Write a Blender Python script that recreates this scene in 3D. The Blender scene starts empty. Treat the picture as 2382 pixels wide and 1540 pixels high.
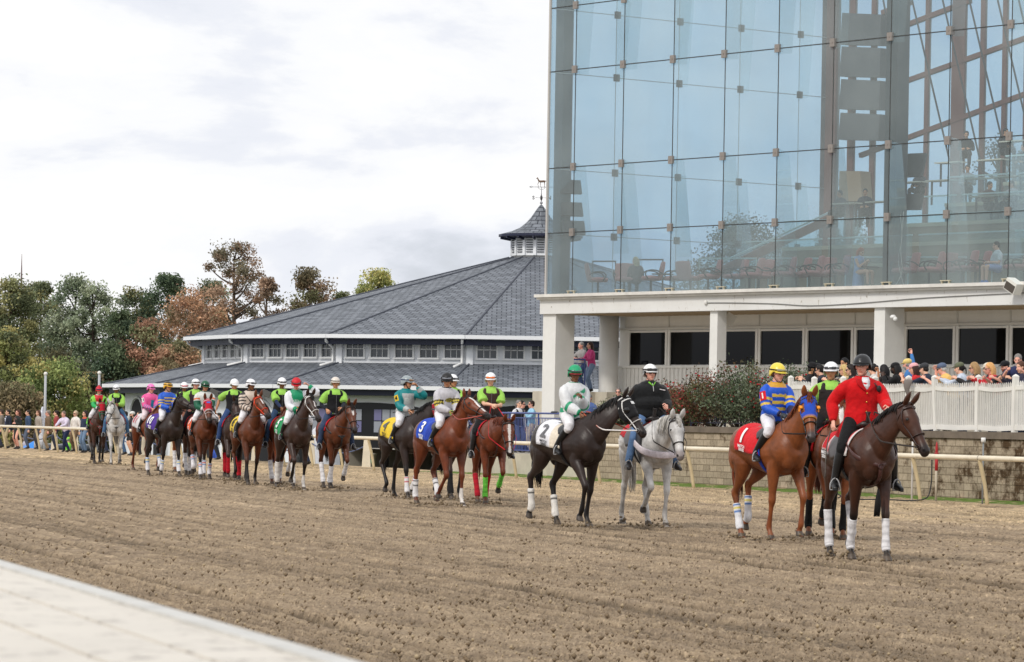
import bpy, bmesh, math, random
import numpy as np
from mathutils import Vector, Matrix
random.seed(7); RS = np.random.RandomState(7)
SC = bpy.context.scene
COL = SC.collection
R = math.radians
# ------------------------------------------------------------------ camera
FPX, CX, CY, ROLL, HC = 8500.0, 1190.5, 977.5, 0.017, 1.6
cd = bpy.data.cameras.new('camera'); cam = bpy.data.objects.new('camera', cd); COL.objects.link(cam)
cd.sensor_width = 36; cd.lens = FPX/2381*36; cd.shift_y = (CY-770)/2381
cd.clip_start = 0.5; cd.clip_end = 3000
_c, _s = math.cos(ROLL), math.sin(ROLL)
RX = Vector((_c, 0, _s)); UX = Vector((-_s, 0, _c)); FW = Vector((0, 1, 0))
m = Matrix.Identity(4)
for i in range(3):
    m[i][0] = RX[i]; m[i][1] = UX[i]; m[i][2] = -FW[i]
m[0][3], m[1][3], m[2][3] = 0, 0, HC
cam.matrix_world = m
cd.dof.use_dof = True; cd.dof.focus_distance = 62; cd.dof.aperture_fstop = 17
SC.camera = cam
# ------------------------------------------------------------------ world
SUN_EL, SUN_AZ = R(42), R(-142)       # azimuth measured from +Y clockwise: behind the camera on the left
w = bpy.data.worlds.new('World'); SC.world = w; w.use_nodes = True
nt = w.node_tree; nt.nodes.clear()
def N(t, typ, **kw):
    n = t.nodes.new(typ)
    for k, v in kw.items(): setattr(n, k, v)
    return n
out = N(nt, 'ShaderNodeOutputWorld'); bg = N(nt, 'ShaderNodeBackground'); bg.inputs[1].default_value = 0.1
sky = N(nt, 'ShaderNodeTexSky'); sky.sky_type = 'NISHITA'; sky.sun_disc = False
sky.sun_elevation = SUN_EL; sky.sun_rotation = SUN_AZ; sky.air_density = 1.2; sky.dust_density = 1.5
tc = N(nt, 'ShaderNodeTexCoord')
mp = N(nt, 'ShaderNodeMapping'); mp.inputs['Scale'].default_value = (1, 1, 2.6); mp.inputs['Location'].default_value = (0.3, 0.1, 0.05)
nt.links.new(tc.outputs['Generated'], mp.inputs[0])
def wnoise(sc, det, rough, dist=0.0):
    n = N(nt, 'ShaderNodeTexNoise'); n.inputs['Scale'].default_value = sc; n.inputs['Detail'].default_value = det
    n.inputs['Roughness'].default_value = rough; n.inputs['Distortion'].default_value = dist
    nt.links.new(mp.outputs[0], n.inputs['Vector']); return n
n1 = wnoise(7.5, 8, 0.55, 0.35); n2 = wnoise(26, 8, 0.6, 0.2)
def ramp(t, stops, interp='EASE'):
    r = N(t, 'ShaderNodeValToRGB'); r.color_ramp.interpolation = interp
    while len(r.color_ramp.elements) < len(stops): r.color_ramp.elements.new(0.5)
    for e, (p, c) in zip(r.color_ramp.elements, stops):
        e.position = p; e.color = (c[0], c[1], c[2], 1)
    return r
def mixn(t, a, b, f, blend='MIX'):
    n = N(t, 'ShaderNodeMix'); n.data_type = 'RGBA'; n.blend_type = blend
    for s, v in ((0, f), (6, a), (7, b)):
        if isinstance(v, bpy.types.NodeSocket): t.links.new(v, n.inputs[s])
        else: n.inputs[s].default_value = v if s == 0 else (v[0], v[1], v[2], 1)
    return n.outputs[2]
add = N(nt, 'ShaderNodeMath', operation='MULTIPLY_ADD'); add.inputs[1].default_value = 0.3
nt.links.new(n2.outputs[0], add.inputs[0]); nt.links.new(n1.outputs[0], add.inputs[2])
rg = ramp(nt, [(0.46, (7.2, 7.6, 8.6)), (0.58, (8.6, 8.85, 9.5)), (0.66, (9.8, 9.9, 10.1)), (0.78, (10.8, 10.7, 10.7))])
nt.links.new(add.outputs[0], rg.inputs[0])
rf = ramp(nt, [(0.40, (0.72, 0.72, 0.72)), (0.58, (1, 1, 1))])
nt.links.new(add.outputs[0], rf.inputs[0])
nt.links.new(mixn(nt, sky.outputs[0], rg.outputs[0], rf.outputs[0]), bg.inputs[0])
nt.links.new(bg.outputs[0], out.inputs[0])
# ------------------------------------------------------------------ sun
sl = bpy.data.lights.new('sun', 'SUN'); sl.energy = 1.95; sl.angle = R(9); sl.color = (1, 0.95, 0.87)
so = bpy.data.objects.new('sun', sl); COL.objects.link(so)
sd = Vector((math.sin(SUN_AZ)*math.cos(SUN_EL), math.cos(SUN_AZ)*math.cos(SUN_EL), math.sin(SUN_EL)))
so.rotation_euler = sd.to_track_quat('Z', 'Y').to_euler(); so.location = sd*50
SC.view_settings.view_transform = 'Standard'; SC.view_settings.look = 'None'
SC.view_settings.exposure = 0.0; SC.view_settings.gamma = 1
SC.cycles.transparent_max_bounces = 40; SC.cycles.max_bounces = 6; SC.cycles.use_denoising = True
SC.cycles.diffuse_bounces = 3; SC.cycles.glossy_bounces = 3
# ------------------------------------------------------------------ photo rays -> real positions
def ray(x, y):
    return RX*((x-CX)/FPX) + UX*((CY-y)/FPX) + FW
def at(x, y, d): return Vector((0, 0, HC)) + ray(x, y)*d
def ground(x, y, z=0.0):
    r = ray(x, y); return Vector((0, 0, HC)) + r*((z-HC)/r.z)
# ------------------------------------------------------------------ materials
MATS = {}
def lin(c):
    return tuple(((v/255)/12.92 if v/255 <= .04045 else ((v/255+.055)/1.055)**2.4) for v in c)
def mat(name, col=(200,200,200), rough=0.6, metal=0.0, var=0.0, vscale=8.0, bump=0.0, bscale=40.0, attr=False, spec=0.5, sheen=0.0, emis=None, lincol=None):
    if name in MATS: return MATS[name]
    M = bpy.data.materials.new(name); M.use_nodes = True; t = M.node_tree
    p = t.nodes['Principled BSDF']; p.inputs['Roughness'].default_value = rough; p.inputs['Metallic'].default_value = metal
    p.inputs['Specular IOR Level'].default_value = spec
    if sheen: p.inputs['Sheen Weight'].default_value = sheen; p.inputs['Sheen Roughness'].default_value = 0.5
    c = lincol or lin(col); base = (c[0], c[1], c[2], 1)
    tcn = N(t, 'ShaderNodeTexCoord')
    src = None
    if attr:
        a = N(t, 'ShaderNodeAttribute'); a.attribute_name = 'Col'; src = a.outputs[0]
    if var:
        n = N(t, 'ShaderNodeTexNoise'); n.inputs['Scale'].default_value = vscale; n.inputs['Detail'].default_value = 6
        n.inputs['Roughness'].default_value = 0.65
        t.links.new(tcn.outputs['Object'], n.inputs['Vector'])
        r = ramp(t, [(0.3, (1-var,)*3), (0.7, (1+var*.4,)*3)], 'LINEAR'); t.links.new(n.outputs[0], r.inputs[0])
        src = mixn(t, src if src else base[:3], r.outputs[0], 1.0, 'MULTIPLY')
    if src: t.links.new(src, p.inputs['Base Color'])
    else: p.inputs['Base Color'].default_value = base
    if bump:
        n = N(t, 'ShaderNodeTexNoise'); n.inputs['Scale'].default_value = bscale; n.inputs['Detail'].default_value = 5
        t.links.new(tcn.outputs['Object'], n.inputs['Vector'])
        b = N(t, 'ShaderNodeBump'); b.inputs['Strength'].default_value = bump; b.inputs['Distance'].default_value = 0.02
        t.links.new(n.outputs[0], b.inputs['Height']); t.links.new(b.outputs[0], p.inputs['Normal'])
    if emis: p.inputs['Emission Color'].default_value = (*lin(col), 1); p.inputs['Emission Strength'].default_value = emis
    MATS[name] = M
    return M
def colmat(c, kind='cloth'):
    rough, spec, sheen = {'cloth': (.85, .25, .15), 'leather': (.38, .5, 0), 'gloss': (.2, .5, 0), 'metal': (.3, .5, 0), 'matte': (.9, .1, 0), 'satin': (.5, .4, .1)}[kind]
    return mat('%s_%02x%02x%02x' % ((kind,)+tuple(int(v) for v in c)), c, rough, 0.9 if kind == 'metal' else 0, 0.12 if kind in ('cloth', 'leather') else 0, 14, 0.25 if kind == 'cloth' else 0, 30, spec=spec, sheen=sheen)
COAT = mat('horse_coat', attr=True, rough=.43, spec=.36, var=.42, vscale=4.5, bump=.3, bscale=9)
CLOTHV = mat('printed_cloth', attr=True, rough=.8, spec=.22, sheen=.08, var=.22, vscale=11, bump=.9, bscale=13)
SILK = mat('jockey_silk', attr=True, rough=.5, spec=.4, var=.2, vscale=9, bump=1.0, bscale=9)
SKIN = mat('skin', attr=True, rough=.55, spec=.35, var=.08, vscale=20)
HAIR = mat('hair', attr=True, rough=.6, spec=.3, var=.4, vscale=30)
LEAF = mat('leaf', attr=True, rough=.7, spec=.2)
BARK = mat('bark', (88, 74, 62), .9, var=.5, vscale=3, bump=.5, bscale=6)
# ------------------------------------------------------------------ mesh builder
class MB:
    def __init__(s): s.v = []; s.f = []; s.c = []; s.uv = None; s.cur = None
    def add(s, vs, fs, col=None):
        o = len(s.v); s.v += [tuple(p) for p in vs]; s.f += [tuple(i+o for i in f) for f in fs]
        c = col or s.cur or (255, 255, 255); s.c += [c]*len(vs)
        return s
    def box(s, c, h, rot=None, col=None):
        """c centre, h half sizes, rot 3x3 / z angle"""
        vs = [Vector((x*h[0], y*h[1], z*h[2])) for x in (-1, 1) for y in (-1, 1) for z in (-1, 1)]
        if rot is not None:
            M = Matrix.Rotation(rot, 3, 'Z') if isinstance(rot, (int, float)) else rot
            vs = [M @ v for v in vs]
        c = Vector(c)
        return s.add([v+c for v in vs], [(0,1,3,2),(4,6,7,5),(0,4,5,1),(2,3,7,6),(0,2,6,4),(1,5,7,3)], col)
    def bar(s, a, b, w, h=None, up=(0,0,1), col=None):
        a, b = Vector(a), Vector(b); d = b-a; L = d.length
        if L < 1e-6: return s
        d /= L; u = Vector(up); sd_ = d.cross(u)
        if sd_.length < 1e-3: sd_ = d.cross(Vector((1, 0, 0)))
        sd_.normalize(); u = sd_.cross(d); M = Matrix((sd_, d, u)).transposed()
        return s.box((a+b)/2, (w/2, L/2, (h or w)/2), M, col)
    def prism(s, poly, z0, z1, col=None):
        n = len(poly); vs = [(p[0], p[1], z0) for p in poly]+[(p[0], p[1], z1) for p in poly]
        fs = [tuple(range(n))[::-1], tuple(range(n, 2*n))]+[(i, (i+1) % n, n+(i+1) % n, n+i) for i in range(n)]
        return s.add(vs, fs, col)
    def ell(s, c, r, M=None, n=14, k=9, col=None):
        vs = []; fs = []
        for i in range(k+1):
            th = math.pi*i/k
            for j in range(n):
                ph = 2*math.pi*j/n
                vs.append(Vector((r[0]*math.sin(th)*math.cos(ph), r[1]*math.sin(th)*math.sin(ph), r[2]*math.cos(th))))
        for i in range(k):
            for j in range(n):
                a, b = i*n+j, i*n+(j+1) % n
                fs.append((a, b, b+n, a+n))
        if M is not None: vs = [M @ v for v in vs]
        c = Vector(c); return s.add([v+c for v in vs], fs, col)
    def tube(s, pts, rads, side=None, n=12, sub=3, cap=True, col=None):
        pts = [Vector(p) for p in pts]; rads = [(r, r) if isinstance(r, (int, float)) else r for r in rads]
        P, Q = [], []
        m_ = len(pts)
        for i in range(m_-1):
            p0, p1, p2, p3 = pts[max(i-1, 0)], pts[i], pts[i+1], pts[min(i+2, m_-1)]
            r0, r1, r2, r3 = rads[max(i-1, 0)], rads[i], rads[i+1], rads[min(i+2, m_-1)]
            for k in range(sub):
                t = k/sub; a = -.5*t+t*t-.5*t**3; b = 1-2.5*t*t+1.5*t**3; c = .5*t+2*t*t-1.5*t**3; d = -.5*t*t+.5*t**3
                P.append(p0*a+p1*b+p2*c+p3*d); Q.append((max(r0[0]*a+r1[0]*b+r2[0]*c+r3[0]*d, .0005), max(r0[1]*a+r1[1]*b+r2[1]*c+r3[1]*d, .0005)))
        P.append(pts[-1]); Q.append(rads[-1])
        k = len(P); vs = []; S_ = Vector(side) if side is not None else None
        for i in range(k):
            T = (P[min(i+1, k-1)]-P[max(i-1, 0)])
            if T.length < 1e-9: T = Vector((0, 0, 1))
            T.normalize()
            if S_ is None:
                S_ = T.orthogonal()
            s_ = S_-T*S_.dot(T)
            if s_.length < 1e-4: s_ = T.orthogonal()
            s_.normalize()
            if side is None: S_ = s_
            b_ = T.cross(s_)
            for j in range(n):
                a = 2*math.pi*j/n; vs.append(P[i]+s_*(Q[i][0]*math.cos(a))+b_*(Q[i][1]*math.sin(a)))
        fs = [(i*n+j, i*n+(j+1) % n, (i+1)*n+(j+1) % n, (i+1)*n+j) for i in range(k-1) for j in range(n)]
        if cap:
            T0 = (P[0]-P[1]).normalized() if (P[0]-P[1]).length > 1e-9 else Vector((0, 0, -1)); T1 = (P[-1]-P[-2]).normalized() if (P[-1]-P[-2]).length > 1e-9 else Vector((0, 0, 1))
            vs.append(P[0]+T0*min(Q[0])*.45); vs.append(P[-1]+T1*min(Q[-1])*.45); a, b = k*n, k*n+1
            fs += [(a, (j+1) % n, j) for j in range(n)]+[(b, (k-1)*n+j, (k-1)*n+(j+1) % n) for j in range(n)]
        return s.add(vs, fs, col)
    def lathe(s, prof, c=(0, 0, 0), n=20, col=None, M=None):
        vs = [Vector((r*math.cos(2*math.pi*j/n), r*math.sin(2*math.pi*j/n), z)) for r, z in prof for j in range(n)]
        if M is not None: vs = [M @ v for v in vs]
        k = len(prof); c = Vector(c)
        return s.add([v+c for v in vs], [(i*n+j, i*n+(j+1) % n, (i+1)*n+(j+1) % n, (i+1)*n+j) for i in range(k-1) for j in range(n)], col)
    def mesh(s, name, vcol=True, smooth=False):
        me = bpy.data.meshes.new(name); me.from_pydata(s.v, [], s.f); me.update()
        if vcol and s.c:
            a = me.color_attributes.new('Col', 'FLOAT_COLOR', 'POINT')
            arr = np.ones((len(s.v), 4), np.float32)
            u = {}; 
            for i, c in enumerate(s.c):
                if c not in u: u[c] = lin(c)
                arr[i, :3] = u[c]
            a.data.foreach_set('color', arr.ravel())
        if s.uv is not None:
            uvl = me.uv_layers.new(name='UVMap'); fl = []
            for uvs in s.uv: fl += [x for p in uvs for x in p]
            uvl.data.foreach_set('uv', fl)
        if smooth: me.polygons.foreach_set('use_smooth', [True]*len(me.polygons))
        return me
    def build(s, name, material, parent=None, smooth=False, loc=None):
        me = s.mesh(name, smooth=smooth); me.materials.append(material)
        return link(name, me, parent, loc)
def link(name, me, parent=None, loc=None):
    o = bpy.data.objects.new(name, me); COL.objects.link(o)
    if parent is not None: o.parent = parent
    if loc is not None: o.location = loc
    return o
def tag(o, label=None, cat=None, group=None, kind=None):
    if label: o['label'] = label
    if cat: o['category'] = cat
    if group: o['group'] = group
    if kind: o['kind'] = kind
    return o
def empty(name, loc, rz=0.0, label=None, cat=None, group=None, sc=1.0):
    o = bpy.data.objects.new(name, None); COL.objects.link(o); o.location = loc; o.rotation_euler = (0, 0, rz); o.scale = (sc, sc, sc)
    o.empty_display_size = .1
    return tag(o, label, cat, group)
def copy_tree(o, parent=None):
    c = o.copy(); COL.objects.link(c)
    if parent is not None:
        c.parent = parent
    for ch in [x for x in o.children]: copy_tree(ch, c)
    return c
# fused (voxel remeshed) surfaces are evaluated together in one pass
JOBS = []
def fuse(mb, name, material, parent, voxel, colfn, smooth=2, fac=.5):
    me = bpy.data.meshes.new(name); me.from_pydata(mb.v, [], mb.f)
    o = link(name, me, parent)
    r = o.modifiers.new('r', 'REMESH'); r.mode = 'VOXEL'; r.voxel_size = voxel; r.use_smooth_shade = True
    if smooth:
        s_ = o.modifiers.new('s', 'SMOOTH'); s_.iterations = smooth; s_.factor = fac
    JOBS.append((o, material, colfn)); return o
def bake_jobs():
    dg = bpy.context.evaluated_depsgraph_get(); dg.update()
    new = []
    for o, M, fn in JOBS: new.append(bpy.data.meshes.new_from_object(o.evaluated_get(dg)))
    for (o, M, fn), me in zip(JOBS, new):
        old = o.data; o.modifiers.clear(); o.data = me; bpy.data.meshes.remove(old); me.materials.clear(); me.materials.append(M)
        n = len(me.vertices); co = np.empty(n*3, np.float32); me.vertices.foreach_get('co', co); co = co.reshape(-1, 3)
        arr = np.ones((n, 4), np.float32)
        if callable(fn): arr[:, :3] = fn(co)
        else: arr[:, :3] = lin(fn)
        a = me.color_attributes.new('Col', 'FLOAT_COLOR', 'POINT'); a.data.foreach_set('color', arr.ravel())
        me.polygons.foreach_set('use_smooth', [True]*len(me.polygons)); me.name = o.name
    JOBS.clear()
TEXTC = {}
def text2d(s, size=1.0, bold=0.0):
    """filled outline of a string: verts (centred, metres) and faces"""
    key = (s, bold)
    if key not in TEXTC:
        cu = bpy.data.curves.new('t', 'FONT'); cu.body = s; cu.size = 1; cu.offset = bold; cu.resolution_u = 3
        cu.align_x = 'CENTER'; cu.align_y = 'CENTER'
        o = bpy.data.objects.new('t', cu); COL.objects.link(o)
        dg = bpy.context.evaluated_depsgraph_get(); me = bpy.data.meshes.new_from_object(o.evaluated_get(dg))
        if len(s) < 3:
            bm = bmesh.new(); bm.from_mesh(me); bmesh.ops.triangulate(bm, faces=bm.faces[:])
            for q in range(3): bmesh.ops.subdivide_edges(bm, edges=[e for e in bm.edges if e.calc_length() > .16], cuts=1); bmesh.ops.triangulate(bm, faces=bm.faces[:])
            bm.to_mesh(me); bm.free()
        vs = [(v.co.x, v.co.y) for v in me.vertices]; fs = [tuple(p.vertices) for p in me.polygons]
        bpy.data.objects.remove(o); bpy.data.curves.remove(cu); bpy.data.meshes.remove(me)
        x0 = min(v[0] for v in vs); x1 = max(v[0] for v in vs); y0 = min(v[1] for v in vs); y1 = max(v[1] for v in vs)
        h = y1-y0; TEXTC[key] = ([((x-(x0+x1)/2)/h, (y-(y0+y1)/2)/h) for x, y in vs], fs)
    vs, fs = TEXTC[key]
    return [(x*size, y*size) for x, y in vs], fs
def decal(mb, s, size, fn, col, bold=.02):
    """fn maps (u,v) to a 3-D point on the carrying surface"""
    vs, fs = text2d(s, size, bold); mb.add([fn(u, v) for u, v in vs], fs, col)
def vnoise(x, y, seed=0):
    """value noise on numpy arrays"""
    xi = np.floor(x).astype(np.int64); yi = np.floor(y).astype(np.int64); fx = x-xi; fy = y-yi
    fx = fx*fx*(3-2*fx); fy = fy*fy*(3-2*fy)
    def h(a, b):
        n = (a*374761393+b*668265263+seed*974634777) & 0xffffffff; n = ((n ^ (n >> 13))*1274126177) & 0xffffffff
        return ((n ^ (n >> 16)) & 0xffff)/65535.0
    return (h(xi, yi)*(1-fx)+h(xi+1, yi)*fx)*(1-fy)+(h(xi, yi+1)*(1-fx)+h(xi+1, yi+1)*fx)*fy
# ------------------------------------------------------------------ text used on things (outlined once, before anything else exists)
for s_ in ('1', '2', '3', '4', '5', '6', '9', '10', '11', '12', 'B', 'F', 'S', 'N', 'MATCH', 'SERIES'): text2d(s_, 1, .03)
# ------------------------------------------------------------------ horses (x forward, y left, z up, ground at z = 0)
TX = [-.86, -.83, -.74, -.60, -.42, -.22, 0, .22, .40, .56, .68, .78, .84]
TZ = [1.27, 1.26, 1.265, 1.285, 1.30, 1.275, 1.245, 1.235, 1.25, 1.25, 1.22, 1.19, 1.18]
TH = [.03, .13, .24, .300, .308, .285, .308, .342, .362, .345, .28, .185, .05]
TW = [.03, .12, .215, .295, .325, .310, .325, .315, .285, .270, .25, .175, .05]
FEET = []
def trunk(x): return float(np.interp(x, TX, TZ)), float(np.interp(x, TX, TH)), float(np.interp(x, TX, TW))
def tsurf(x, th, off=0.0, drop=None):
    """point on the barrel; th = 0 on the spine, +90 deg on the left flank, -90 on the right"""
    z, h, w_ = trunk(x)
    a = abs(th); sg = 1 if th >= 0 else -1
    if drop is not None and a > drop:
        a0 = drop; e = a-drop
        return Vector((x, sg*((w_+off)*math.sin(a0)+e*.02), z+(h+off)*math.cos(a0)-e*h))
    return Vector((x, sg*(w_+off)*math.sin(a), z+(h+off)*math.cos(a)))
def ik(a, b, l1, l2, bend):
    """middle joint between a and b in the xz plane (y interpolated)"""
    dx, dz = b[0]-a[0], b[2]-a[2]; d = math.hypot(dx, dz)
    if d > (l1+l2)*.998: k = d/((l1+l2)*.998); l1 *= k; l2 *= k
    t = (l1*l1-l2*l2+d*d)/(2*d); h = math.sqrt(max(l1*l1-t*t, 0)); ux, uz = dx/d, dz/d
    nx, nz = -uz*bend, ux*bend
    if bend*nx < 0: nx, nz = -nx, -nz
    f = t/d
    return Vector((a[0]+ux*t+nx*h, a[1]+(b[1]-a[1])*f, a[2]+uz*t+nz*h))
HEADP = [(0, .075, .10, .086), (.12, .088, .165, .108), (.28, .090, .205, .116), (.42, .083, .182, .098), (.56, .068, .122, .074), (.74, .058, .084, .058), (.88, .060, .076, .062), (.97, .052, .065, .056), (1.0, .03, .035, .04)]
COATS = {  # body, points, mane
 'darkbay': ((70, 40, 27), (20, 15, 14), (20, 15, 14)), 'bay': ((98, 50, 26), (26, 18, 15), (30, 18, 14)), 'black': ((46, 33, 29), (22, 18, 18), (16, 14, 15)),
 'chestnut': ((134, 74, 38), (122, 64, 34), (104, 50, 26)), 'redchestnut': ((112, 54, 28), (92, 42, 24), (92, 42, 24)), 'grey': ((214, 212, 210), (165, 160, 154), (190, 186, 180)), 'brown': ((56, 35, 27), (24, 18, 17), (20, 15, 14))}
def horse(label, px, py, phi, coat, ne=42, ny=0, hy=0, hp=55, gait=0.0, wraps=None, cloth=None, bridle=((30,26,26), None), hood=None, blaze=None, socks=(), breast=None,
          mane='short', saddle='race', saddle_col=(25, 22, 22), pad=None, sc=1.0, vox=.014, rein=(30, 26, 26), hand=(.50, 1.74), band=None, forelock=True, hoof=(70, 62, 56), muzz=None):
    loc = ground(px, py); yaw = -math.pi/2+R(phi)
    root = empty('horse', loc, yaw, label, 'horse', 'horses and ponies in the post parade', sc)
    H = {'root': root, 'loc': loc, 'yaw': yaw, 'sc': sc}
    cb, cp, cm = COATS[coat]
    mb = MB()
    sub = [(x, *trunk(x)) for x in TX]
    mb.tube([(x, 0, z) for x, z, h, w_ in sub], [(w_, h) for x, z, h, w_ in sub], side=(0, 1, 0), n=26, sub=3)
    mb.ell((.02, 0, 1.53), (.55, .10, .06), n=14)                 # spine
    mb.ell((.42, 0, 1.56), (.24, .055, .075), n=14)               # withers
    mb.ell((-.50, 0, 1.51), (.25, .13, .09), n=14)                # croup
    for sg in (1, -1):
        mb.ell((.50, sg*.150, 1.24), (.22, .105, .30), Matrix.Rotation(R(22), 3, 'Y'), n=18, k=12)   # shoulder
        mb.ell((.70, sg*.08, 1.14), (.115, .105, .17), n=14, k=10)       # breast
        mb.ell((-.58, sg*.165, 1.20), (.20, .12, .30), Matrix.Rotation(R(12), 3, 'Y'), n=14)  # thigh
    # neck + head
    B = Vector((.53, 0, 1.36)); e = R(ne); y_ = R(ny)
    poll = B+Vector((math.cos(e)*math.cos(y_), math.cos(e)*math.sin(y_), math.sin(e)))*.86
    mid = B+Vector((math.cos(e-.10)*math.cos(y_*.55), math.cos(e-.10)*math.sin(y_*.55), math.sin(e-.02)))*.47
    q1 = B+Vector((math.cos(e-.12)*math.cos(y_*.3), math.cos(e-.12)*math.sin(y_*.3), math.sin(e-.12)))*.24
    side = Vector((-math.sin(y_*.6), math.cos(y_*.6), 0))
    pk = poll-Vector((math.cos(y_), math.sin(y_), 0))*.04-Vector((0, 0, .05))
    neckp = [B-Vector((.12, 0, .06)), q1, mid, (mid+pk)/2+Vector((0, 0, .012)), pk]
    neckr = [(.18, .345), (.135, .265), (.100, .205), (.086, .165), (.082, .135)]
    mb.tube(neckp, neckr, side=side, n=18, sub=5)
    hyaw = y_+R(hy); d = R(hp)
    A = Vector((math.cos(hyaw)*math.cos(d), math.sin(hyaw)*math.cos(d), -math.sin(d)))
    Nn = Vector((math.cos(hyaw)*math.sin(d), math.sin(hyaw)*math.sin(d), math.cos(d)))
    S = Nn.cross(A)                                                 # horse's left
    if S.dot(Vector((-math.sin(hyaw), math.cos(hyaw), 0))) < 0: S = -S
    HL = .69; H0 = poll-A*.03
    def hpt(t, ang, off=0.0):
        """surface of the head: t along it, ang 0 forehead, 90 left cheek, 180 jaw"""
        tp = [h[0] for h in HEADP]; top = float(np.interp(t, tp, [h[1] for h in HEADP])); bot = float(np.interp(t, tp, [h[2] for h in HEADP])); ww = float(np.interp(t, tp, [h[3] for h in HEADP]))
        c_ = H0+A*(t*HL)+Nn*((top-bot)/2); a = R(ang)
        return c_+Nn*(((top+bot)/2+off)*math.cos(a))+S*((ww+off)*math.sin(a))
    mb.tube([H0+A*(h[0]*HL)+Nn*((h[1]-h[2])/2) for h in HEADP], [(h[3], (h[1]+h[2])/2) for h in HEADP], side=S, n=18, sub=4)
    for sg in (1, -1):
        ey = hpt(.30, sg*58); mb.ell(ey-Nn*.012, (.038, .026, .032), Matrix((A, S, Nn)).transposed(), n=10)
        eb = H0+A*.015+Nn*.05+S*(sg*.052); tip = eb+Nn*.165-A*.085+S*(sg*.035)
        if d < R(40): tip = eb+Vector((0, 0, .16))+S*(sg*.03)
        mb.tube([eb-Nn*.02, eb+(tip-eb)*.35+S*sg*.012, eb+(tip-eb)*.7+S*sg*.006, tip], [(.026, .034), (.032, .044), (.025, .034), (.007, .009)], side=A, n=10, sub=3)
        mb.ell(hpt(.9, sg*52)-Nn*.004, (.03, .016, .02), Matrix((A, S, Nn)).transposed(), n=8)
    # legs
    legs = []
    def foot(phase, lift0):
        p = phase % 1.0
        if p < .62: return .31-.62*(p/.62), 0.0
        q = (p-.62)/.38; return -.31+.62*q, math.sin(math.pi*q)
    ph = {('h', 1): 0.0, ('f', 1): .25, ('h', -1): .5, ('f', -1): .75}
    for (kind, sg), off in ph.items():
        dx, lf = foot(gait+off, 0)
        if kind == 'f':
            el = Vector((.47+dx*.12, sg*.165, 1.02)); hoofc = Vector((.52+dx, sg*(.145+.01*lf), .045))
            fk = hoofc+Vector((-.055, 0, .135))
            if lf > .02: fk = Vector((.47+dx*.9-.05*lf, sg*.145, .18+.20*lf)); hoofc = fk+Vector((-.03-.09*lf, 0, -.125+.02*lf))
            kn = ik(el, fk, .475, .375, 1)
            c1 = kn.lerp(fk, .25); c2 = kn.lerp(fk, .62); pa = fk.lerp(hoofc, .5)
            P = [Vector((.55, sg*.14, 1.26)), el, el.lerp(kn, .38), el.lerp(kn, .78), kn, c1, c2, fk, pa, hoofc+Vector((0, 0, .012))]
            Q = [(.17, .10), (.125, .095), (.094, .074), (.062, .052), (.060, .053), (.040, .035), (.035, .031), (.046, .041), (.036, .034), (.050, .047)]
        else:
            st = Vector((-.40+dx*.25, sg*.175, 1.02)); hoofc = Vector((-.62+dx*1.05, sg*(.13+.01*lf), .045))
            fk = hoofc+Vector((-.055, 0, .135))
            if lf > .02: fk = Vector((-.62+dx*1.05-.05*lf, sg*.13, .18+.14*lf)); hoofc = fk+Vector((-.03-.07*lf, 0, -.125+.01*lf))
            kn = ik(st, fk, .50, .46, -1)
            c1 = kn.lerp(fk, .22); c2 = kn.lerp(fk, .62); pa = fk.lerp(hoofc, .5)
            P = [Vector((-.57, sg*.12, 1.34)), Vector((-.50, sg*.155, 1.18)), st+Vector((-.05, 0, .02)), st.lerp(kn, .45), st.lerp(kn, .82), kn, c1, c2, fk, pa, hoofc+Vector((0, 0, .012))]
            Q = [(.23, .14), (.235, .15), (.175, .125), (.108, .076), (.062, .048), (.068, .052), (.049, .041), (.040, .033), (.049, .043), (.038, .035), (.050, .047)]
        mb.tube(P, Q, side=(1, 0, 0), n=14, sub=4)
        dirn = Vector((1, 0, 0)) if lf < .05 else Vector((1, 0, -.35*lf)).normalized()
        hm = Matrix.Rotation(R(38)*lf, 3, 'Y')
        vs = []
        for zz, rx, ry, ox in ((.03, .044, .043, 0), (0, .054, .052, .012), (-.045, .066, .060, .03)):
            for j in range(12):
                a = 2*math.pi*j/12; vs.append(hoofc+hm @ Vector((ox+rx*math.cos(a), ry*math.sin(a), zz)))
        vs += [hoofc+hm @ Vector((.03, 0, -.045)), hoofc+hm @ Vector((0, 0, .03))]
        mb.add(vs, [(i*12+j, i*12+(j+1) % 12, (i+1)*12+(j+1) % 12, (i+1)*12+j) for i in range(2) for j in range(12)]+[(36, 24+(j+1) % 12, 24+j) for j in range(12)]+[(37, j, (j+1) % 12) for j in range(12)])
        legs.append((kind, sg, kn, c1, c2, fk, pa, hoofc))
    CBl, CPl = np.array(lin(cb)), np.array(lin(cp)); HOl = np.array(lin(hoof)); Hf = [np.array(v) for v in (H0, A, S, Nn)]
    sockset = set(socks)
    mz = np.array(lin(muzz or ((150, 140, 138) if coat == 'grey' else (40, 30, 28))))
    lowp = (coat in ('darkbay', 'bay', 'brown', 'black'))
    seedh = int(px)
    def colfn(co):
        n = len(co); out = np.tile(CBl, (n, 1))
        nz = vnoise(co[:, 0]*3+seedh, co[:, 2]*3+co[:, 1]*3, 3)
        # coat: dapples on greys, lighter flank on bays
        if coat == 'grey':
            dn = vnoise(co[:, 0]*16+50, co[:, 2]*16+co[:, 1]*7, 5); out *= (0.80+.22*np.clip(dn*1.4, 0, 1))[:, None]
            fl = vnoise(co[:, 0]*60+50, co[:, 2]*60+co[:, 1]*60, 6) > .93; out[fl] *= .55
        else: out *= (0.86+.3*nz)[:, None]
        zt = .70 if lowp else .50
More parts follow.
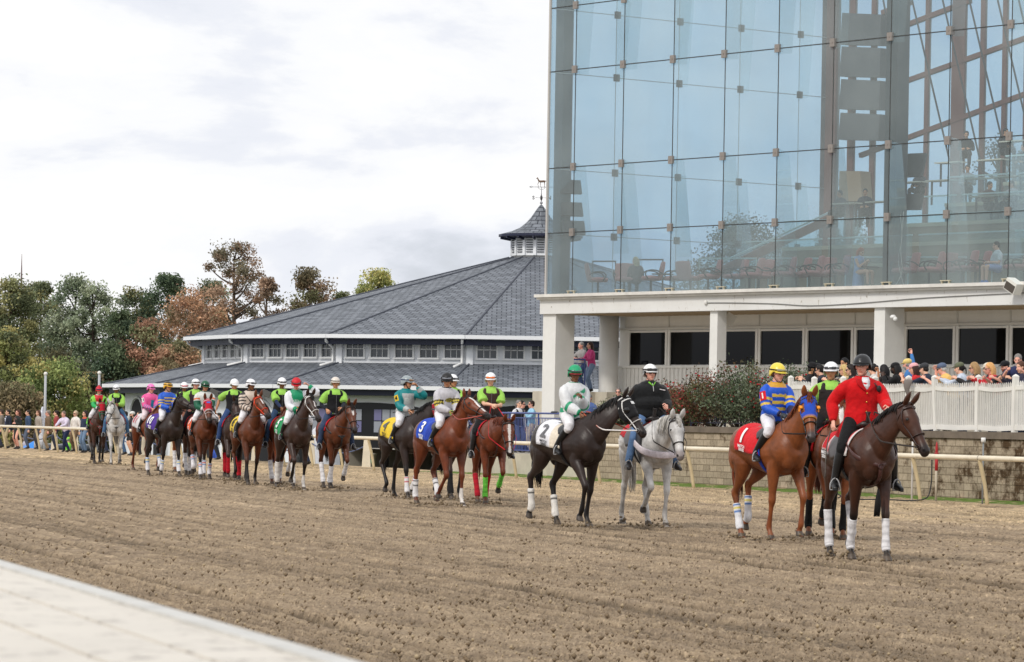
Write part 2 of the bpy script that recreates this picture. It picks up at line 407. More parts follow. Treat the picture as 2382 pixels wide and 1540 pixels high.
        f = np.clip((zt-co[:, 2])/.22+(nz-.5)*.5, 0, 1)*(np.ones(n) if lowp or coat == 'grey' else .6*np.ones(n))
        if coat == 'grey': f *= .6
        out = out*(1-f[:, None])+CPl*f[:, None]
        h = co-Hf[0]; a_ = h @ Hf[1]/HL; s2 = h @ Hf[2]; n2 = h @ Hf[3]
        inhead = (a_ > -.05) & (a_ < 1.1) & (np.abs(s2) < .14) & (np.abs(n2) < .24) & (co[:, 0] > .75)
        out[inhead & (a_ > .86)] = mz
        fm = inhead & (a_ > .74) & (a_ <= .86); k = ((a_-.74)/.12)[:, None]; out[fm] = (out*(1-k)+mz*k)[fm]
        if blaze:
            wd, t0, t1 = blaze; bw = wd*(.55+.9*vnoise(a_*7, a_*0, seedh)); m_ = inhead & (n2 > .02) & (np.abs(s2) < bw) & (a_ > t0) & (a_ < t1)
            out[m_] = lin((228, 222, 218))
        for sg in (1, -1):
            ep = np.array(hpt(.30, sg*60)); out[((co-ep)**2).sum(1) < .024**2] = lin((12, 9, 8))
            npnt = np.array(hpt(.93, sg*58)); out[((co-npnt)**2).sum(1) < .022**2] = lin((14, 10, 10))
            out[inhead & (a_ < -.01+.0) & (n2 > .12)] *= 1
        for i, L in enumerate(legs):
            hc = np.array(L[7]); dd = ((co-hc)**2).sum(1)
            key = L[0]+('l' if L[1] > 0 else 'r')
            if key in sockset:
                fkk = np.array(L[5]); c2 = np.array(L[4]); m_ = (((co-fkk)**2).sum(1) < .17**2) | (((co-hc)**2).sum(1) < .13**2)
                out[m_ & (co[:, 2] < fkk[2]+.14)] = lin((222, 216, 210))
            out[(dd < .088**2) & (co[:, 2] < hc[2]+.02)] = HOl
        dirt = np.clip((.16-co[:, 2])/.16, 0, 1)*.45*vnoise(co[:, 0]*30, co[:, 1]*30+co[:, 2]*20, 9)
        out = out*(1-dirt[:, None])+np.array(lin((140, 118, 92)))*dirt[:, None]
        return out
    fuse(mb, 'body', COAT, root, vox, colfn, 2, .5)
    ym = MB()
    for sg in (1, -1): ym.ell(hpt(.305, sg*61, .002), (.022, .012, .016), Matrix((A, S, Nn)).transposed(), n=8, k=6)
    if not (hood and hood.get('blink')): ym.build('eyes', colmat((14, 10, 9), 'gloss'), root, True)
    # mane, forelock, tail
    cmv = cm
    def jit(c, v=.25): k = 1+random.uniform(-v, v); return tuple(max(0, min(255, int(x*k))) for x in c)
    mm = MB(); nst = 90 if mane == 'long' else 60
    crest = [q1+Vector((-.05, 0, .235)), q1.lerp(mid, .5)+Vector((-.02, 0, .215)), mid+Vector((-.035, 0, .185)), (mid+pk)/2+Vector((-.035, 0, .155)), poll+Vector((-.03, 0, .06))]
    def curvept(P, t):
        t *= len(P)-1; i = min(int(t), len(P)-2); return P[i].lerp(P[i+1], t-i)
    ml = .24 if mane == 'long' else .13
    for i in range(nst):
        p = curvept(crest, (i+random.random())/nst)+side*random.uniform(-.015, .015); L = ml*random.uniform(.7, 1.25); rs = -1 if random.random() < .85 else 1
        mm.tube([p-Vector((0, 0, .03)), p+side*(rs*.035)+Vector((0, 0, .012)), p+side*(rs*(.085))-Vector((.01, 0, L*.45)), p+side*(rs*(.095+random.uniform(-.01, .03)))-Vector((random.uniform(-.03, .05), 0, L))], [(.016, .010), (.016, .010), (.013, .008), (.003, .002)], n=5, sub=2, col=jit(cmv))
    mm.build('mane', HAIR, root, True)
    if forelock:
        fm = MB()
        for i in range(16):
            p = H0+A*.0+Nn*.085+S*random.uniform(-.03, .03); L = random.uniform(.12, .2)
            fm.tube([p-A*.03, p+A*.04+Nn*.025, p+A*L*.6+Nn*.02+S*random.uniform(-.03, .03), p+A*L+Nn*.004+S*random.uniform(-.04, .04)], [(.010, .006), (.011, .006), (.009, .005), (.002, .002)], n=5, sub=2, col=jit(cmv))
        fm.build('forelock', HAIR, root, True)
    tm = MB(); dock = Vector((-.83, 0, 1.40)); tl = random.uniform(.72, .9)
    tm.tube([dock+Vector((.06, 0, .02)), dock+Vector((-.07, 0, -.06)), dock+Vector((-.11, 0, -.30)), dock+Vector((-.09, 0, -.55))], [.04, .045, .05, .02], n=8, sub=2, col=cmv)
    swing = random.uniform(-.06, .06)
    for i in range(70):
        a = random.uniform(0, 6.28); r_ = random.random()**.5; oy = math.cos(a)*r_; ox = math.sin(a)*r_; L = tl*random.uniform(.7, 1.08)
        t0 = random.uniform(0, .45); st_ = dock.lerp(dock+Vector((-.09, 0, -.5)), t0)+Vector((-.05, 0, 0))
        tm.tube([st_, st_+Vector((-.04+ox*.05, oy*.05, -L*.3)), dock+Vector((-.12+ox*.08, oy*.075+swing*.6, -L*.65-t0*.1)), dock+Vector((-.10+ox*.06, oy*.055+swing, -L-t0*.08))], [(.014, .009), (.016, .010), (.013, .008), (.002, .002)], n=5, sub=2, col=jit(cmv))
    tm.build('tail', HAIR, root, True)
    # leg wraps
    if wraps:
        for L in legs:
            key = L[0]+('l' if L[1] > 0 else 'r')
            if key not in wraps: continue
            wc = wraps[key]; kind, sg, kn, c1, c2, fk, pa, hc = L
            base = wc[0]; stripes = wc[1] if len(wc) > 1 else None; tall = wc[2] if len(wc) > 2 else .12
            st = kn.lerp(fk, tall); en = fk.lerp(hc, .42); wm = MB()
            pts = [st, st.lerp(fk, .3), st.lerp(fk, .65), fk, en]; rr = [.054, .052, .050, .058, .052] if kind == 'h' else [.050, .047, .046, .055, .049]
            wm.tube(pts, rr, side=(1, 0, 0), n=14, sub=4, col=base)
            if stripes:
                # recolour rings near the top
                n = 14
                for ri in range(len(wm.v)//n):
                    if ri in (1, 3, 5): 
                        c_ = stripes[(ri//2) % len(stripes)]
                        for j in range(n): wm.c[ri*n+j] = c_
            elif tall < .2:
                for ri in range(len(wm.v)//14):
                    if ri % 3 == 1:
                        for j in range(14): wm.c[ri*14+j] = tuple(int(v*.88) for v in base)
            wm.build('leg_wrap', CLOTHV, root, True)
    # bridle
    bc, bc2 = bridle; nose = bc2 or bc
    def strap(mbb, pts, w_, c): mbb.tube(pts, [(w_, .005)]*len(pts), n=8, sub=3, col=c)
    bm = MB()
    def ring(t, a0, a1, k, off=.008): return [hpt(t, a0+(a1-a0)*i/k, off) for i in range(k+1)]
    bm.tube(ring(.62, 0, 360, 18), [(.007, .016)]*19, side=A, n=6, sub=1, col=nose)
    for sg in (1, -1):
        bm.tube([hpt(.03, sg*15, .01), hpt(.10, sg*70, .01), hpt(.3, sg*88, .01), hpt(.55, sg*95, .01), hpt(.80, sg*100, .01)], [(.010, .006)]*5, side=A, n=6, sub=3, col=bc)
        bm.tube([hpt(.07, sg*50, .01), hpt(.18, sg*110, .01), hpt(.26, sg*170, .012)], [(.008, .005)]*3, side=A, n=6, sub=3, col=bc)
        bm.lathe([(.028, -.004), (.036, 0), (.028, .004), (.028, -.004)], hpt(.82, sg*100, .012), 14, (150, 150, 150), Matrix((A, Nn, S)).transposed())
    bm.tube(ring(.10, -75, 75, 8, .012), [(.011, .005)]*9, side=A, n=6, sub=1, col=bc if not band else band)
    bm.tube(ring(.02, -110, 110, 10, .012), [(.010, .005)]*11, side=A, n=6, sub=1, col=bc)
    bm.build('bridle', CLOTHV if max(bc) > 90 else colmat(bc, 'leather'), root, True)
    if blaze is None and coat not in ('grey',) and hood is None and random.random() < .0: pass
    # hood or blinkers
    if hood:
        hm_ = MB(); hc_ = hood['col']; tr = hood.get('trim', hc_)
        ts = np.linspace(-.02, .52, 9)
        K = 22; vs = []
        for t in ts:
            for j in range(K+1):
                a = -150+300*j/K; vs.append(hpt(max(t, 0), a, .012))
        fs = []; colr = []
        for i in range(len(ts)-1):
            for j in range(K):
                tmid = (ts[i]+ts[i+1])/2; am = abs(-150+300*(j+.5)/K)
                eye = (.20 < tmid < .38) and (42 < am < 84)
                ear = tmid < .07 and 22 < am < 62
                if (eye and not hood.get('blink')) or ear: continue
                fs.append((i*(K+1)+j, i*(K+1)+j+1, (i+1)*(K+1)+j+1, (i+1)*(K+1)+j))
        hm_.add(vs, fs, hc_)
        for idx in range(len(hm_.v)):
            i = idx//(K+1)
            if i == len(ts)-1: hm_.c[idx] = tr
        ho = hm_.build('hood', CLOTHV, root, True)
        sm = ho.modifiers.new('s', 'SOLIDIFY'); sm.thickness = .008; sm.offset = 1
        for sg in (1, -1):
            cupm = MB()
            if hood.get('blink') or hood.get('cup'):
                cc = hood.get('cup', (20, 20, 22)); c0 = hpt(.31, sg*66, .0); ax = (S*sg*.75+Nn*.45+A*(-.1)).normalized(); u_ = ax.orthogonal().normalized(); v_ = ax.cross(u_)
                Mx = Matrix((u_, v_, ax)).transposed()
                if hood.get('blink'): cupm.ell(c0+ax*.004, (.052, .052, .045), Mx, n=14, k=8, col=cc)
                else:
                    # half cups behind the eye
                    pts = []
                    for k in range(9):
                        a = math.pi*(k/8); pts.append(c0+(-A*math.sin(a)*.055)+(Nn*math.cos(a)*.05)+S*sg*.018)
                    cupm.tube(pts, [(.010, .026)]*9, side=Nn, n=6, sub=1, col=cc)
            if cupm.v: cupm.build('blinker_cup', colmat(hood.get('cup', (20, 20, 22)), 'gloss' if hood.get('blink') else 'satin'), root, True)
        if hood.get('patch'):
            pm = MB(); 
            pm.add([hpt(.17, -20, .024), hpt(.17, 20, .024), hpt(.24, 20, .024), hpt(.24, -20, .024)], [(0, 1, 2, 3)], hood['patch']); pm.build('hood_patch', CLOTHV, root)
    if band == 'pom': pass
    # reins
    hx, hz = hand; rm = MB()
    for sg in (1, -1):
        b0 = hpt(.82, sg*100, .02); h0 = Vector((hx, sg*.07, hz)); md = b0.lerp(h0, .5)+Vector((0, sg*.10, -.10))
        if sg < 0 or True: md.y = md.y+(-.08 if sg < 0 else .08)
        c_ = rein if isinstance(rein[0], int) else rein[0]
        rm.tube([b0, b0.lerp(md, .6)+Vector((0, sg*.03, -.02)), md, h0, h0+Vector((-.05, -sg*.03, -.02))], [(.010, .004)]*5, side=(0, 0, 1), n=6, sub=4, col=c_)
        if not isinstance(rein[0], int):
            rm.c = [ (rein[1] if v[0] < md.x else c) for v, c in zip(rm.v, rm.c)]
    rm.build('reins', CLOTHV, root, True)
    # cloth
    if cloth:
        cc = cloth['col']; x0, x1, dr = cloth.get('x0', -.50), cloth.get('x1', .16), cloth.get('drop', 1.75)
        cm_ = MB(); NX, NT = 16, 30; vs = []
        off = .016
        def cpt(x, th, o=0.0): return tsurf(x+.10*abs(th)/1.6*cloth.get('slant', 1), th, off+o, 1.35)
        for i in range(NX+1):
            x = x0+(x1-x0)*i/NX
            for j in range(NT+1):
                th = -dr+2*dr*j/NT; rip = .006*math.sin(i*1.3+j*.9)*max(0, abs(th)-.8); vs.append(cpt(x, th, rip))
        fs = [(i*(NT+1)+j, i*(NT+1)+j+1, (i+1)*(NT+1)+j+1, (i+1)*(NT+1)+j) for i in range(NX) for j in range(NT)]
        cm_.add(vs, fs, cc)
        if cloth.get('trim'):
            for idx in range(len(vs)):
                i, j = divmod(idx, NT+1)
                if i in (0,) or j in (0, NT): cm_.c[idx] = cloth['trim']
        if cloth.get('front'):
            for idx in range(len(vs)):
                i, j = divmod(idx, NT+1)
                if i > NX*.62: cm_.c[idx] = cloth['front']
        co_ = cm_.build('saddlecloth', CLOTHV, root, True)
        sm = co_.modifiers.new('s', 'SOLIDIFY'); sm.thickness = .008; sm.offset = 1
        nc = cloth.get('ncol', (245, 245, 245)); xc = x0+(x1-x0)*cloth.get('nx', .33)
        for sg in (1, -1):
            hgt = .315; dm = MB(); lm = MB()
            def fn(u, v, sg=sg, thc=.98, yc=0):
                th = thc-(v+yc)/hgt; return cpt(xc-sg*u-.02, sg*th, .019)
            if cloth.get('num'): decal(dm, cloth['num'], .23, fn, nc, .03)
            if cloth.get('text'):
                decal(lm, 'MATCH', .045, lambda u, v, sg=sg: cpt(xc-sg*u, sg*(1.52-v/hgt), .016), cloth.get('tcol', nc), .03)
                decal(lm, 'SERIES', .045, lambda u, v, sg=sg: cpt(xc-sg*u, sg*(1.68-v/hgt), .016), cloth.get('tcol', nc), .03)
            if dm.v: dm.build('number', CLOTHV, root)
            if lm.v: lm.build('lettering', CLOTHV, root)
    # saddle and girth
    gx = .26
    gm = MB(); K = 24
    gcol = cloth.get('girth', (30, 28, 30)) if cloth else (30, 28, 30)
    pts = [tsurf(gx+.02*math.cos(2*math.pi*j/K), 2*math.pi*j/K-math.pi, .012) for j in range(K+1)]
    gm.tube(pts, [(.045 if saddle == 'race' else .05, .006)]*(K+1), side=(1, 0, 0), n=6, sub=1, col=gcol)
    gm.build('girth', CLOTHV, root, True)
    sd_ = MB()
    if saddle == 'race':
        sd_.tube([(-.06, 0, 1.60), (.06, 0, 1.585), (.2, 0, 1.60), (.30, 0, 1.63)], [(.10, .028), (.12, .03), (.11, .03), (.06, .03)], side=(0, 1, 0), n=12, sub=3, col=saddle_col)
        for sg in (1, -1):
            pts = [tsurf(.22, sg*.35, .03), tsurf(.24, sg*.8, .035), tsurf(.26, sg*1.1, .035)]
            sd_.tube(pts, [(.11, .010), (.12, .010), (.06, .008)], side=(1, 0, 0), n=10, sub=3, col=saddle_col)
    else:
        sd_.tube([(-.20, 0, 1.66), (-.12, 0, 1.63), (.05, 0, 1.605), (.22, 0, 1.63), (.32, 0, 1.68)], [(.14, .05), (.16, .04), (.15, .035), (.14, .04), (.08, .04)], side=(0, 1, 0), n=14, sub=3, col=saddle_col)
        sd_.tube([(.31, 0, 1.68), (.34, 0, 1.76), (.345, 0, 1.80)], [.028, .022, .03], n=10, sub=2, col=saddle_col)
        sd_.ell((.345, 0, 1.81), (.045, .04, .014), n=12, k=6, col=saddle_col)
        for sg in (1, -1):
            pts = [tsurf(.05, sg*.25, .05), tsurf(.06, sg*.7, .045), tsurf(.08, sg*1.2, .04), tsurf(.10, sg*1.6, .04)]
            sd_.tube(pts, [(.26, .014), (.27, .014), (.22, .012), (.10, .01)], side=(1, 0, 0), n=12, sub=3, col=saddle_col)
    sd_.build('saddle', colmat(saddle_col, 'leather'), root, True)
    if pad:
        pm = MB(); NX, NT = 10, 20; vs = []
        x0, x1, dr = pad.get('x0', -.28), pad.get('x1', .42), pad.get('drop', 1.45)
        for i in range(NX+1):
            for j in range(NT+1):
                th = -dr+2*dr*j/NT; vs.append(tsurf(x0+(x1-x0)*i/NX, th, .024))
        pm.add(vs, [(i*(NT+1)+j, i*(NT+1)+j+1, (i+1)*(NT+1)+j+1, (i+1)*(NT+1)+j) for i in range(NX) for j in range(NT)], pad['col'])
        if pad.get('trim'):
            for idx in range(len(vs)):
                i, j = divmod(idx, NT+1)
                if i in (0, NX) or j in (0, NT): pm.c[idx] = pad['trim']
        po = pm.build('saddle_pad', CLOTHV, root, True); sm = po.modifiers.new('s', 'SOLIDIFY'); sm.thickness = .014; sm.offset = 1
    if breast:
        b_ = MB(); c_ = breast['col']; wd = breast.get('w', .018)
        ctr = Vector((.865, 0, 1.16))
        if breast.get('type') == 'collar':
            pts = [Vector((.30, -.33, 1.30)), Vector((.60, -.295, 1.18)), Vector((.80, -.19, 1.12)), Vector((.885, 0, 1.10)), Vector((.80, .19, 1.12)), Vector((.60, .295, 1.18)), Vector((.30, .33, 1.30))]
            b_.tube(pts, [(wd, .012)]*7, side=(0, 0, 1), n=8, sub=4, col=c_)
        else:
            for sg in (1, -1):
                b_.tube([Vector((.24, sg*.265, 1.47)), Vector((.48, sg*.295, 1.38)), Vector((.70, sg*.25, 1.26)), ctr], [(wd*.7, .008), (wd, .008), (wd*1.2, .009), (wd, .008)], side=(0, 0, 1), n=8, sub=4, col=c_)
            b_.tube([ctr, Vector((.83, 0, 1.02)), Vector((.66, 0, .93)), Vector((.3, 0, .905))], [(wd, .008)]*4, side=(0, 1, 0), n=8, sub=4, col=c_)
            b_.lathe([(.03, -.006), (.042, 0), (.03, .006), (.03, -.006)], ctr+Vector((.012, 0, 0)), 14, (170, 170, 170), Matrix.Rotation(R(90), 3, 'Y'))
        b_.build('breast_collar', CLOTHV if max(c_) > 120 else colmat(c_, 'leather'), root, True)
    for L in legs: FEET.append((loc+Matrix.Rotation(yaw, 3, 'Z') @ (L[7]*sc), L[7].z))
    H.update(dict(hpt=hpt, legs=legs, A=A, S=S, Nn=Nn))
    return H
# ------------------------------------------------------------------ people
def ik3(a, b, l1, l2, pole):
    d = b-a; D = d.length
    if D > (l1+l2)*.995: b = a+d*((l1+l2)*.995/D); d = b-a; D = d.length
    t = (l1*l1-l2*l2+D*D)/(2*D); h = math.sqrt(max(l1*l1-t*t, 0)); u = d/D; p = pole-u*pole.dot(u)
    p = p.normalized() if p.length > 1e-4 else Vector((0, 0, -1))
    return a+u*t+p*h, b
V = Vector
def make_pose(P, lean=0.0, tyaw=0.0, side=0.0, hyaw=0.0, hpitch=0.0, hands=(None, None), hips=.095, knees=None, ankles=None, toes=None, tl=.49, sh=.198, poles=None, hroll=0.0):
    """hands/knees/ankles given as (left, right) in local coordinates"""
    M = Matrix.Rotation(tyaw, 3, 'Z') @ Matrix.Rotation(lean, 3, 'Y') @ Matrix.Rotation(side, 3, 'X')
    tf, tlft, tu = M @ V((1, 0, 0)), M @ V((0, 1, 0)), M @ V((0, 0, 1))
    J = dict(P=P, tf=tf, tl=tlft, tu=tu, TL=tl); nb = P+tu*tl; J['N'] = nb
    HM = Matrix.Rotation(tyaw*.5+hyaw, 3, 'Z') @ Matrix.Rotation(lean*.35+hpitch, 3, 'Y') @ Matrix.Rotation(hroll, 3, 'X')
    J['HM'] = HM; J['H'] = nb+tu*.055+HM @ V((.018, 0, .090))
    for i, sg in ((0, 1), (1, -1)):
        s_ = nb+tlft*(sg*sh*.97)-tu*.082; J['s%d' % i] = s_
        h_ = hands[i] if hands[i] is not None else s_+V((.03, sg*.08, -.53))
        pole = (poles[i] if poles and poles[i] is not None else V((-.55, sg*.55, -.7)))
        el, wr = ik3(s_, h_, .285, .255, pole); J['e%d' % i] = el; J['w%d' % i] = wr
        hp_ = P+V((0, 0, 0))+Matrix.Rotation(tyaw*.6, 3, 'Z') @ V((0, sg*hips, -.02)); J['h%d' % i] = hp_
        J['k%d' % i] = knees[i]; J['a%d' % i] = ankles[i]; J['t%d' % i] = toes[i] if toes else V((1, 0, -.15))
    return J
def ride(kind='race', lean=.18, tyaw=0, hyaw=0, hpitch=0, hands=None, side=0, poles=None, hroll=0):
    P = V((0, 0, .09)); 
    hd = list(hands) if hands else [None, None]
    if hd[0] is None: hd[0] = V((.40, .06, .13))
    if hd[1] is None: hd[1] = V((.40, -.06, .13))
    if kind == 'race': kn = [V((.33, .255, -.10)), V((.33, -.255, -.10))]; an = [V((.06, .315, -.42)), V((.06, -.315, -.42))]
    else: kn = [V((.24, .31, -.26)), V((.24, -.31, -.26))]; an = [V((.16, .375, -.68)), V((.16, -.375, -.68))]
    return make_pose(P, lean, tyaw, side, hyaw, hpitch, hd, knees=kn, ankles=an, toes=[V((1, .25, -.22)), V((1, -.25, -.22))], tl=.47, poles=poles, hroll=hroll)
def stand(lean=0.0, tyaw=0, hyaw=0, hpitch=0, hands=(None, None), feet=None, side=0, poles=None, ph=.93):
    feet = feet or [V((.02, .11, .09)), V((-.03, -.11, .09))]
    P = V((-.25*lean, 0, ph)); kn = []
    for i, sg in ((0, 1), (1, -1)):
        k, _ = ik3(P+V((0, sg*.095, -.02)), feet[i], .44, .43, V((1, sg*.1, 0))); kn.append(k)
    return make_pose(P, lean, tyaw, side, hyaw, hpitch, hands, knees=kn, ankles=feet, toes=[V((1, .25, -.35)), V((1, -.25, -.35))], poles=poles)
def sit(hyaw=0, hpitch=.15, hands=None, tyaw=0, lean=.05):
    P = V((0, 0, .52)); hd = hands or (V((.32, .12, .66)), V((.32, -.12, .66)))
    return make_pose(P, lean, tyaw, 0, hyaw, hpitch, hd, knees=[V((.42, .13, .53)), V((.42, -.13, .53))], ankles=[V((.44, .12, .10)), V((.44, -.12, .10))], toes=[V((1, 0, -.3))]*2)
TS = [(-.11, .135, .10), (-.05, .165, .118), (.03, .165, .120), (.12, .150, .110), (.20, .156, .112), (.30, .178, .120), (.37, .186, .118), (.42, .160, .104), (.465, .10, .078), (.51, .06, .062)]
SKINS = {'light': (226, 178, 152), 'tan': (196, 142, 108), 'brown': (130, 88, 62), 'dark': (72, 50, 40), 'pink': (232, 172, 152)}
def hand_mesh(mb, wr, dirn, palm_n, col, curl=.7, sc=1.0):
    d = dirn.normalized(); n_ = (palm_n-d*palm_n.dot(d)).normalized(); s_ = d.cross(n_)
    mb.tube([wr-d*.01, wr+d*.03*sc, wr+d*.075*sc, wr+d*.09*sc], [(.022*sc, .018*sc), (.036*sc, .016*sc), (.040*sc, .015*sc), (.036*sc, .012*sc)], side=s_, n=8, sub=2, col=col)
    for i, L in enumerate((.062, .072, .068, .052)):
        b = wr+d*.085*sc+s_*((i-1.5)*.020*sc); c1 = curl
        p1 = b+(d*math.cos(c1*.6)+n_*math.sin(c1*.6))*L*.42*sc; p2 = p1+(d*math.cos(c1*1.7)+n_*math.sin(c1*1.7))*L*.33*sc; p3 = p2+(d*math.cos(c1*2.6)+n_*math.sin(c1*2.6))*L*.28*sc
        mb.tube([b, p1, p2, p3], [.0095*sc, .009*sc, .008*sc, .006*sc], n=6, sub=2, col=col)
    b = wr+d*.03*sc+s_*(-.034*sc); mb.tube([b, b+(d*.6-s_*.6+n_*.3)*.035*sc, b+(d*.9-s_*.35+n_*.6)*.062*sc], [.012*sc, .010*sc, .007*sc], n=6, sub=2, col=col)
def person(label, loc, yaw, J, o, vox=.013, group=None, sc=1.0, fat=1.0, cat='person', crop=None):
    root = empty('person', loc, yaw, label, cat, group, sc)
    P, tf, tlv, tu, H, HM = J['P'], J['tf'], J['tl'], J['tu'], J['H'], J['HM']
    TLs = J['TL']/.49
    def tp(v, a=0.0, r=0.0, off=0.0):
        """torso surface point: v height above pelvis, a angle from the front (+ = left)"""
        v_ = v; wv = float(np.interp(v_, [t[0] for t in TS], [t[1] for t in TS]))*fat+off; dv = float(np.interp(v_, [t[0] for t in TS], [t[2] for t in TS]))*fat+off
        return P+tu*(v_*TLs)+tf*(dv*math.cos(a))+tlv*(wv*math.sin(a))
    skin = SKINS[o.get('skin', 'light')]; skl = np.array(lin(skin))
    mb = MB(); hair = o.get('hair', ('short', (60, 44, 34)))
    def torso(mbb, off, v0=-.11, v1=.51, ff=fat, extra=0):
        T = [(v0, *[float(np.interp(v0, [t[0] for t in TS], [t[k] for t in TS])) for k in (1, 2)])]+[t for t in TS if v0 < t[0] < v1]+[(v1, *[float(np.interp(v1, [t[0] for t in TS], [t[k] for t in TS])) for k in (1, 2)])]
        mbb.tube([P+tu*(t[0]*TLs) for t in T], [(t[1]*ff+off, t[2]*ff+off) for t in T], side=tlv, n=20, sub=3)
    torso(mb, -.006, ff=min(fat, 1.1))
    mb.tube([J['N']-tu*.03, J['N']+tu*.06, H-HM @ V((.02, 0, .06))], [(.062, .062), (.052, .055), (.052, .058)], side=tlv, n=12, sub=2)
    for i, sg in ((0, 1), (1, -1)):
        s_, e, w_ = J['s%d' % i], J['e%d' % i], J['w%d' % i]
        mb.tube([s_-tlv*sg*.03, s_.lerp(e, .3), e, e.lerp(w_, .4), w_], [.052, .046, .037, .038, .025], n=10, sub=3)
        h, k, a, t = J['h%d' % i], J['k%d' % i], J['a%d' % i], J['t%d' % i].normalized()
        mb.tube([h, h.lerp(k, .4), k, k.lerp(a, .3), a], [.085, .075, .053, .054, .036], n=12, sub=3)
        mb.tube([a-t*.05+V((0, 0, -.03)), a+V((0, 0, -.035)), a+t*.09+V((0, 0, -.04)), a+t*.16+V((0, 0, -.045))], [(.032, .03), (.04, .04), (.042, .028), (.03, .018)], side=(-t.y, t.x, 0), n=10, sub=2)
    hh = lambda x, y, z: H+HM @ V((x, y, z))
    mb.ell(hh(-.012, 0, .035), (.096, .075, .090), HM, n=18, k=12); mb.ell(hh(.030, 0, -.035), (.062, .058, .080), HM, n=16, k=10)
    mb.ell(hh(.055, 0, -.098), (.030, .030, .022), HM, n=12); mb.tube([hh(.080, 0, .02), hh(.098, 0, -.005), hh(.112, 0, -.03), hh(.095, 0, -.045)], [(.009, .010), (.011, .012), (.017, .013), (.012, .008)], side=HM @ V((0, 1, 0)), n=8, sub=3)
    mb.ell(hh(.072, 0, .028), (.020, .050, .012), HM, n=12); mb.ell(hh(.082, 0, -.068), (.014, .025, .010), HM, n=10)
    for sg in (1, -1): mb.ell(hh(-.004, sg*.076, -.01), (.020, .010, .032), HM, n=8); mb.ell(hh(.058, sg*.038, -.022), (.028, .022, .022), HM, n=8)
    fv = min(vox, .012)
    Hn, HMi = np.array(H), np.array(HM)
    brow = np.array(lin(hair[1])); lipc = skl*np.array([.85, .55, .55]); beard = o.get('beard')
    def skinfn(co):
        out = np.tile(skl, (len(co), 1)); l = (co-Hn) @ HMi
        x, y, z = l[:, 0], l[:, 1], l[:, 2]; ay = np.abs(y)
        face = (np.abs(x) < .16) & (ay < .1) & (np.abs(z) < .16)
        out[face & (x > .05) & (((ay-.031)/.016)**2+((z-.004)/.009)**2 < 1)] = lin((40, 28, 24))
        out[face & (x > .05) & (np.abs(ay-.033) < .020) & (np.abs(z-.027) < .006)] = brow*.9+.1*skl
        out[face & (x > .06) & (ay < .024) & (np.abs(z+.069) < .008)] = lipc
        cheek = face & (x > .04) & (((ay-.045)/.02)**2+((z+.03)/.02)**2 < 1); out[cheek] *= np.array([1.03, .90, .90])
        if beard: out[face & (x > .02) & (z < -.045) & ~((ay < .024) & (np.abs(z+.069) < .008))] = lin(beard)
        if hair[0] != 'bald': out[face & (((z > .075) & (x > -.2)) | ((x < -.01) & (z > -.03)))] = brow
        return np.clip(out, 0, 1)
    fuse(mb, 'body', SKIN, root, fv, skinfn, 1, .4)
    for i, sg in ((0, 1), (1, -1)):
        hb = MB(); e, w_ = J['e%d' % i], J['w%d' % i]; gcol = o.get('gloves') or skin
        hand_mesh(hb, w_, (w_-e), V((0, -sg*.8, -.6)), gcol, o.get('curl', .9), o.get('handsc', 1.0))
        hb.build('glove' if o.get('gloves') else 'hand', SKIN, root, True)
    # hair
    hm = MB(); ht, hc_ = hair; k_ = 1.0
    if ht != 'bald' :
        hm.ell(hh(-.022, 0, .045), (.100, .085, .092), HM, n=16, k=10, col=hc_)
        hm.ell(hh(-.055, 0, -.005), (.062, .074, .075), HM, n=14, k=8, col=hc_)
        def strand(a, b, c, r): hm.tube([a, b, c], [(r, r*.7), (r, r*.7), (r*.3, r*.3)], n=6, sub=3, col=tuple(int(min(255, v*random.uniform(.8, 1.2))) for v in hc_))
        if ht in ('long', 'curly'):
            for i in range(26):
                a = R(75+210*i/25)+random.uniform(-.08, .08); cx, cy = -.02+.085*math.cos(a), .085*math.sin(a); L = random.uniform(.20, .30)
                strand(hh(cx, cy, .05), hh(cx*1.15-.01, cy*1.18, -.06), H+HM @ V((cx*1.1-.02, cy*1.25, -.05))+V((0, 0, -L*.75)), .022)
        if ht in ('ponytail', 'bun'):
            if ht == 'bun': hm.ell(hh(-.12, 0, .03), (.045, .045, .045), HM, n=10, k=7, col=hc_)
            else:
                for i in range(10): strand(hh(-.10, random.uniform(-.02, .02), .03), hh(-.145, random.uniform(-.03, .03), -.03), hh(-.13, random.uniform(-.035, .035), -.18), .018)
        hat = o.get('helmet') or o.get('cap')
        if not (hat and ht == 'short'): 
            fuse(hm, 'hair', HAIR, root, .012, hc_, 1, .3)
        else:
            h2 = MB(); h2.ell(hh(-.045, 0, -.02), (.062, .072, .06), HM, n=12, k=8, col=hc_); fuse(h2, 'hair', HAIR, root, .012, hc_, 1, .3)
    # legs
    bt = o.get('bottom')
    if bt:
        b = MB(); bo = o.get('bfit', .012); short = o.get('shorts')
        torso(b, .012, -.13, .05 if not o.get('highwaist') else .12)
        for i, sg in ((0, 1), (1, -1)):
            h, k, a = J['h%d' % i], J['k%d' % i], J['a%d' % i]
            if short: b.tube([h, h.lerp(k, .5), h.lerp(k, .85)], [.095*fat**.5+bo, .085+bo, .075+bo], n=14, sub=3)
            elif o.get('boots'): b.tube([h, h.lerp(k, .4), k, k.lerp(a, .25)], [.093*fat**.5+bo, .080*fat**.5+bo, .058+bo, .050+bo*.5], n=14, sub=3)
            else: b.tube([h, h.lerp(k, .4), k, k.lerp(a, .4), a+V((0, 0, .005))], [.093*fat**.5+bo, .080*fat**.5+bo, .060+bo, .056+bo, .047+bo], n=14, sub=3)
        fuse(b, 'trousers' if not short else 'shorts', CLOTHV, root, vox, bt, 1, .5)
    sk = o.get('skirt')
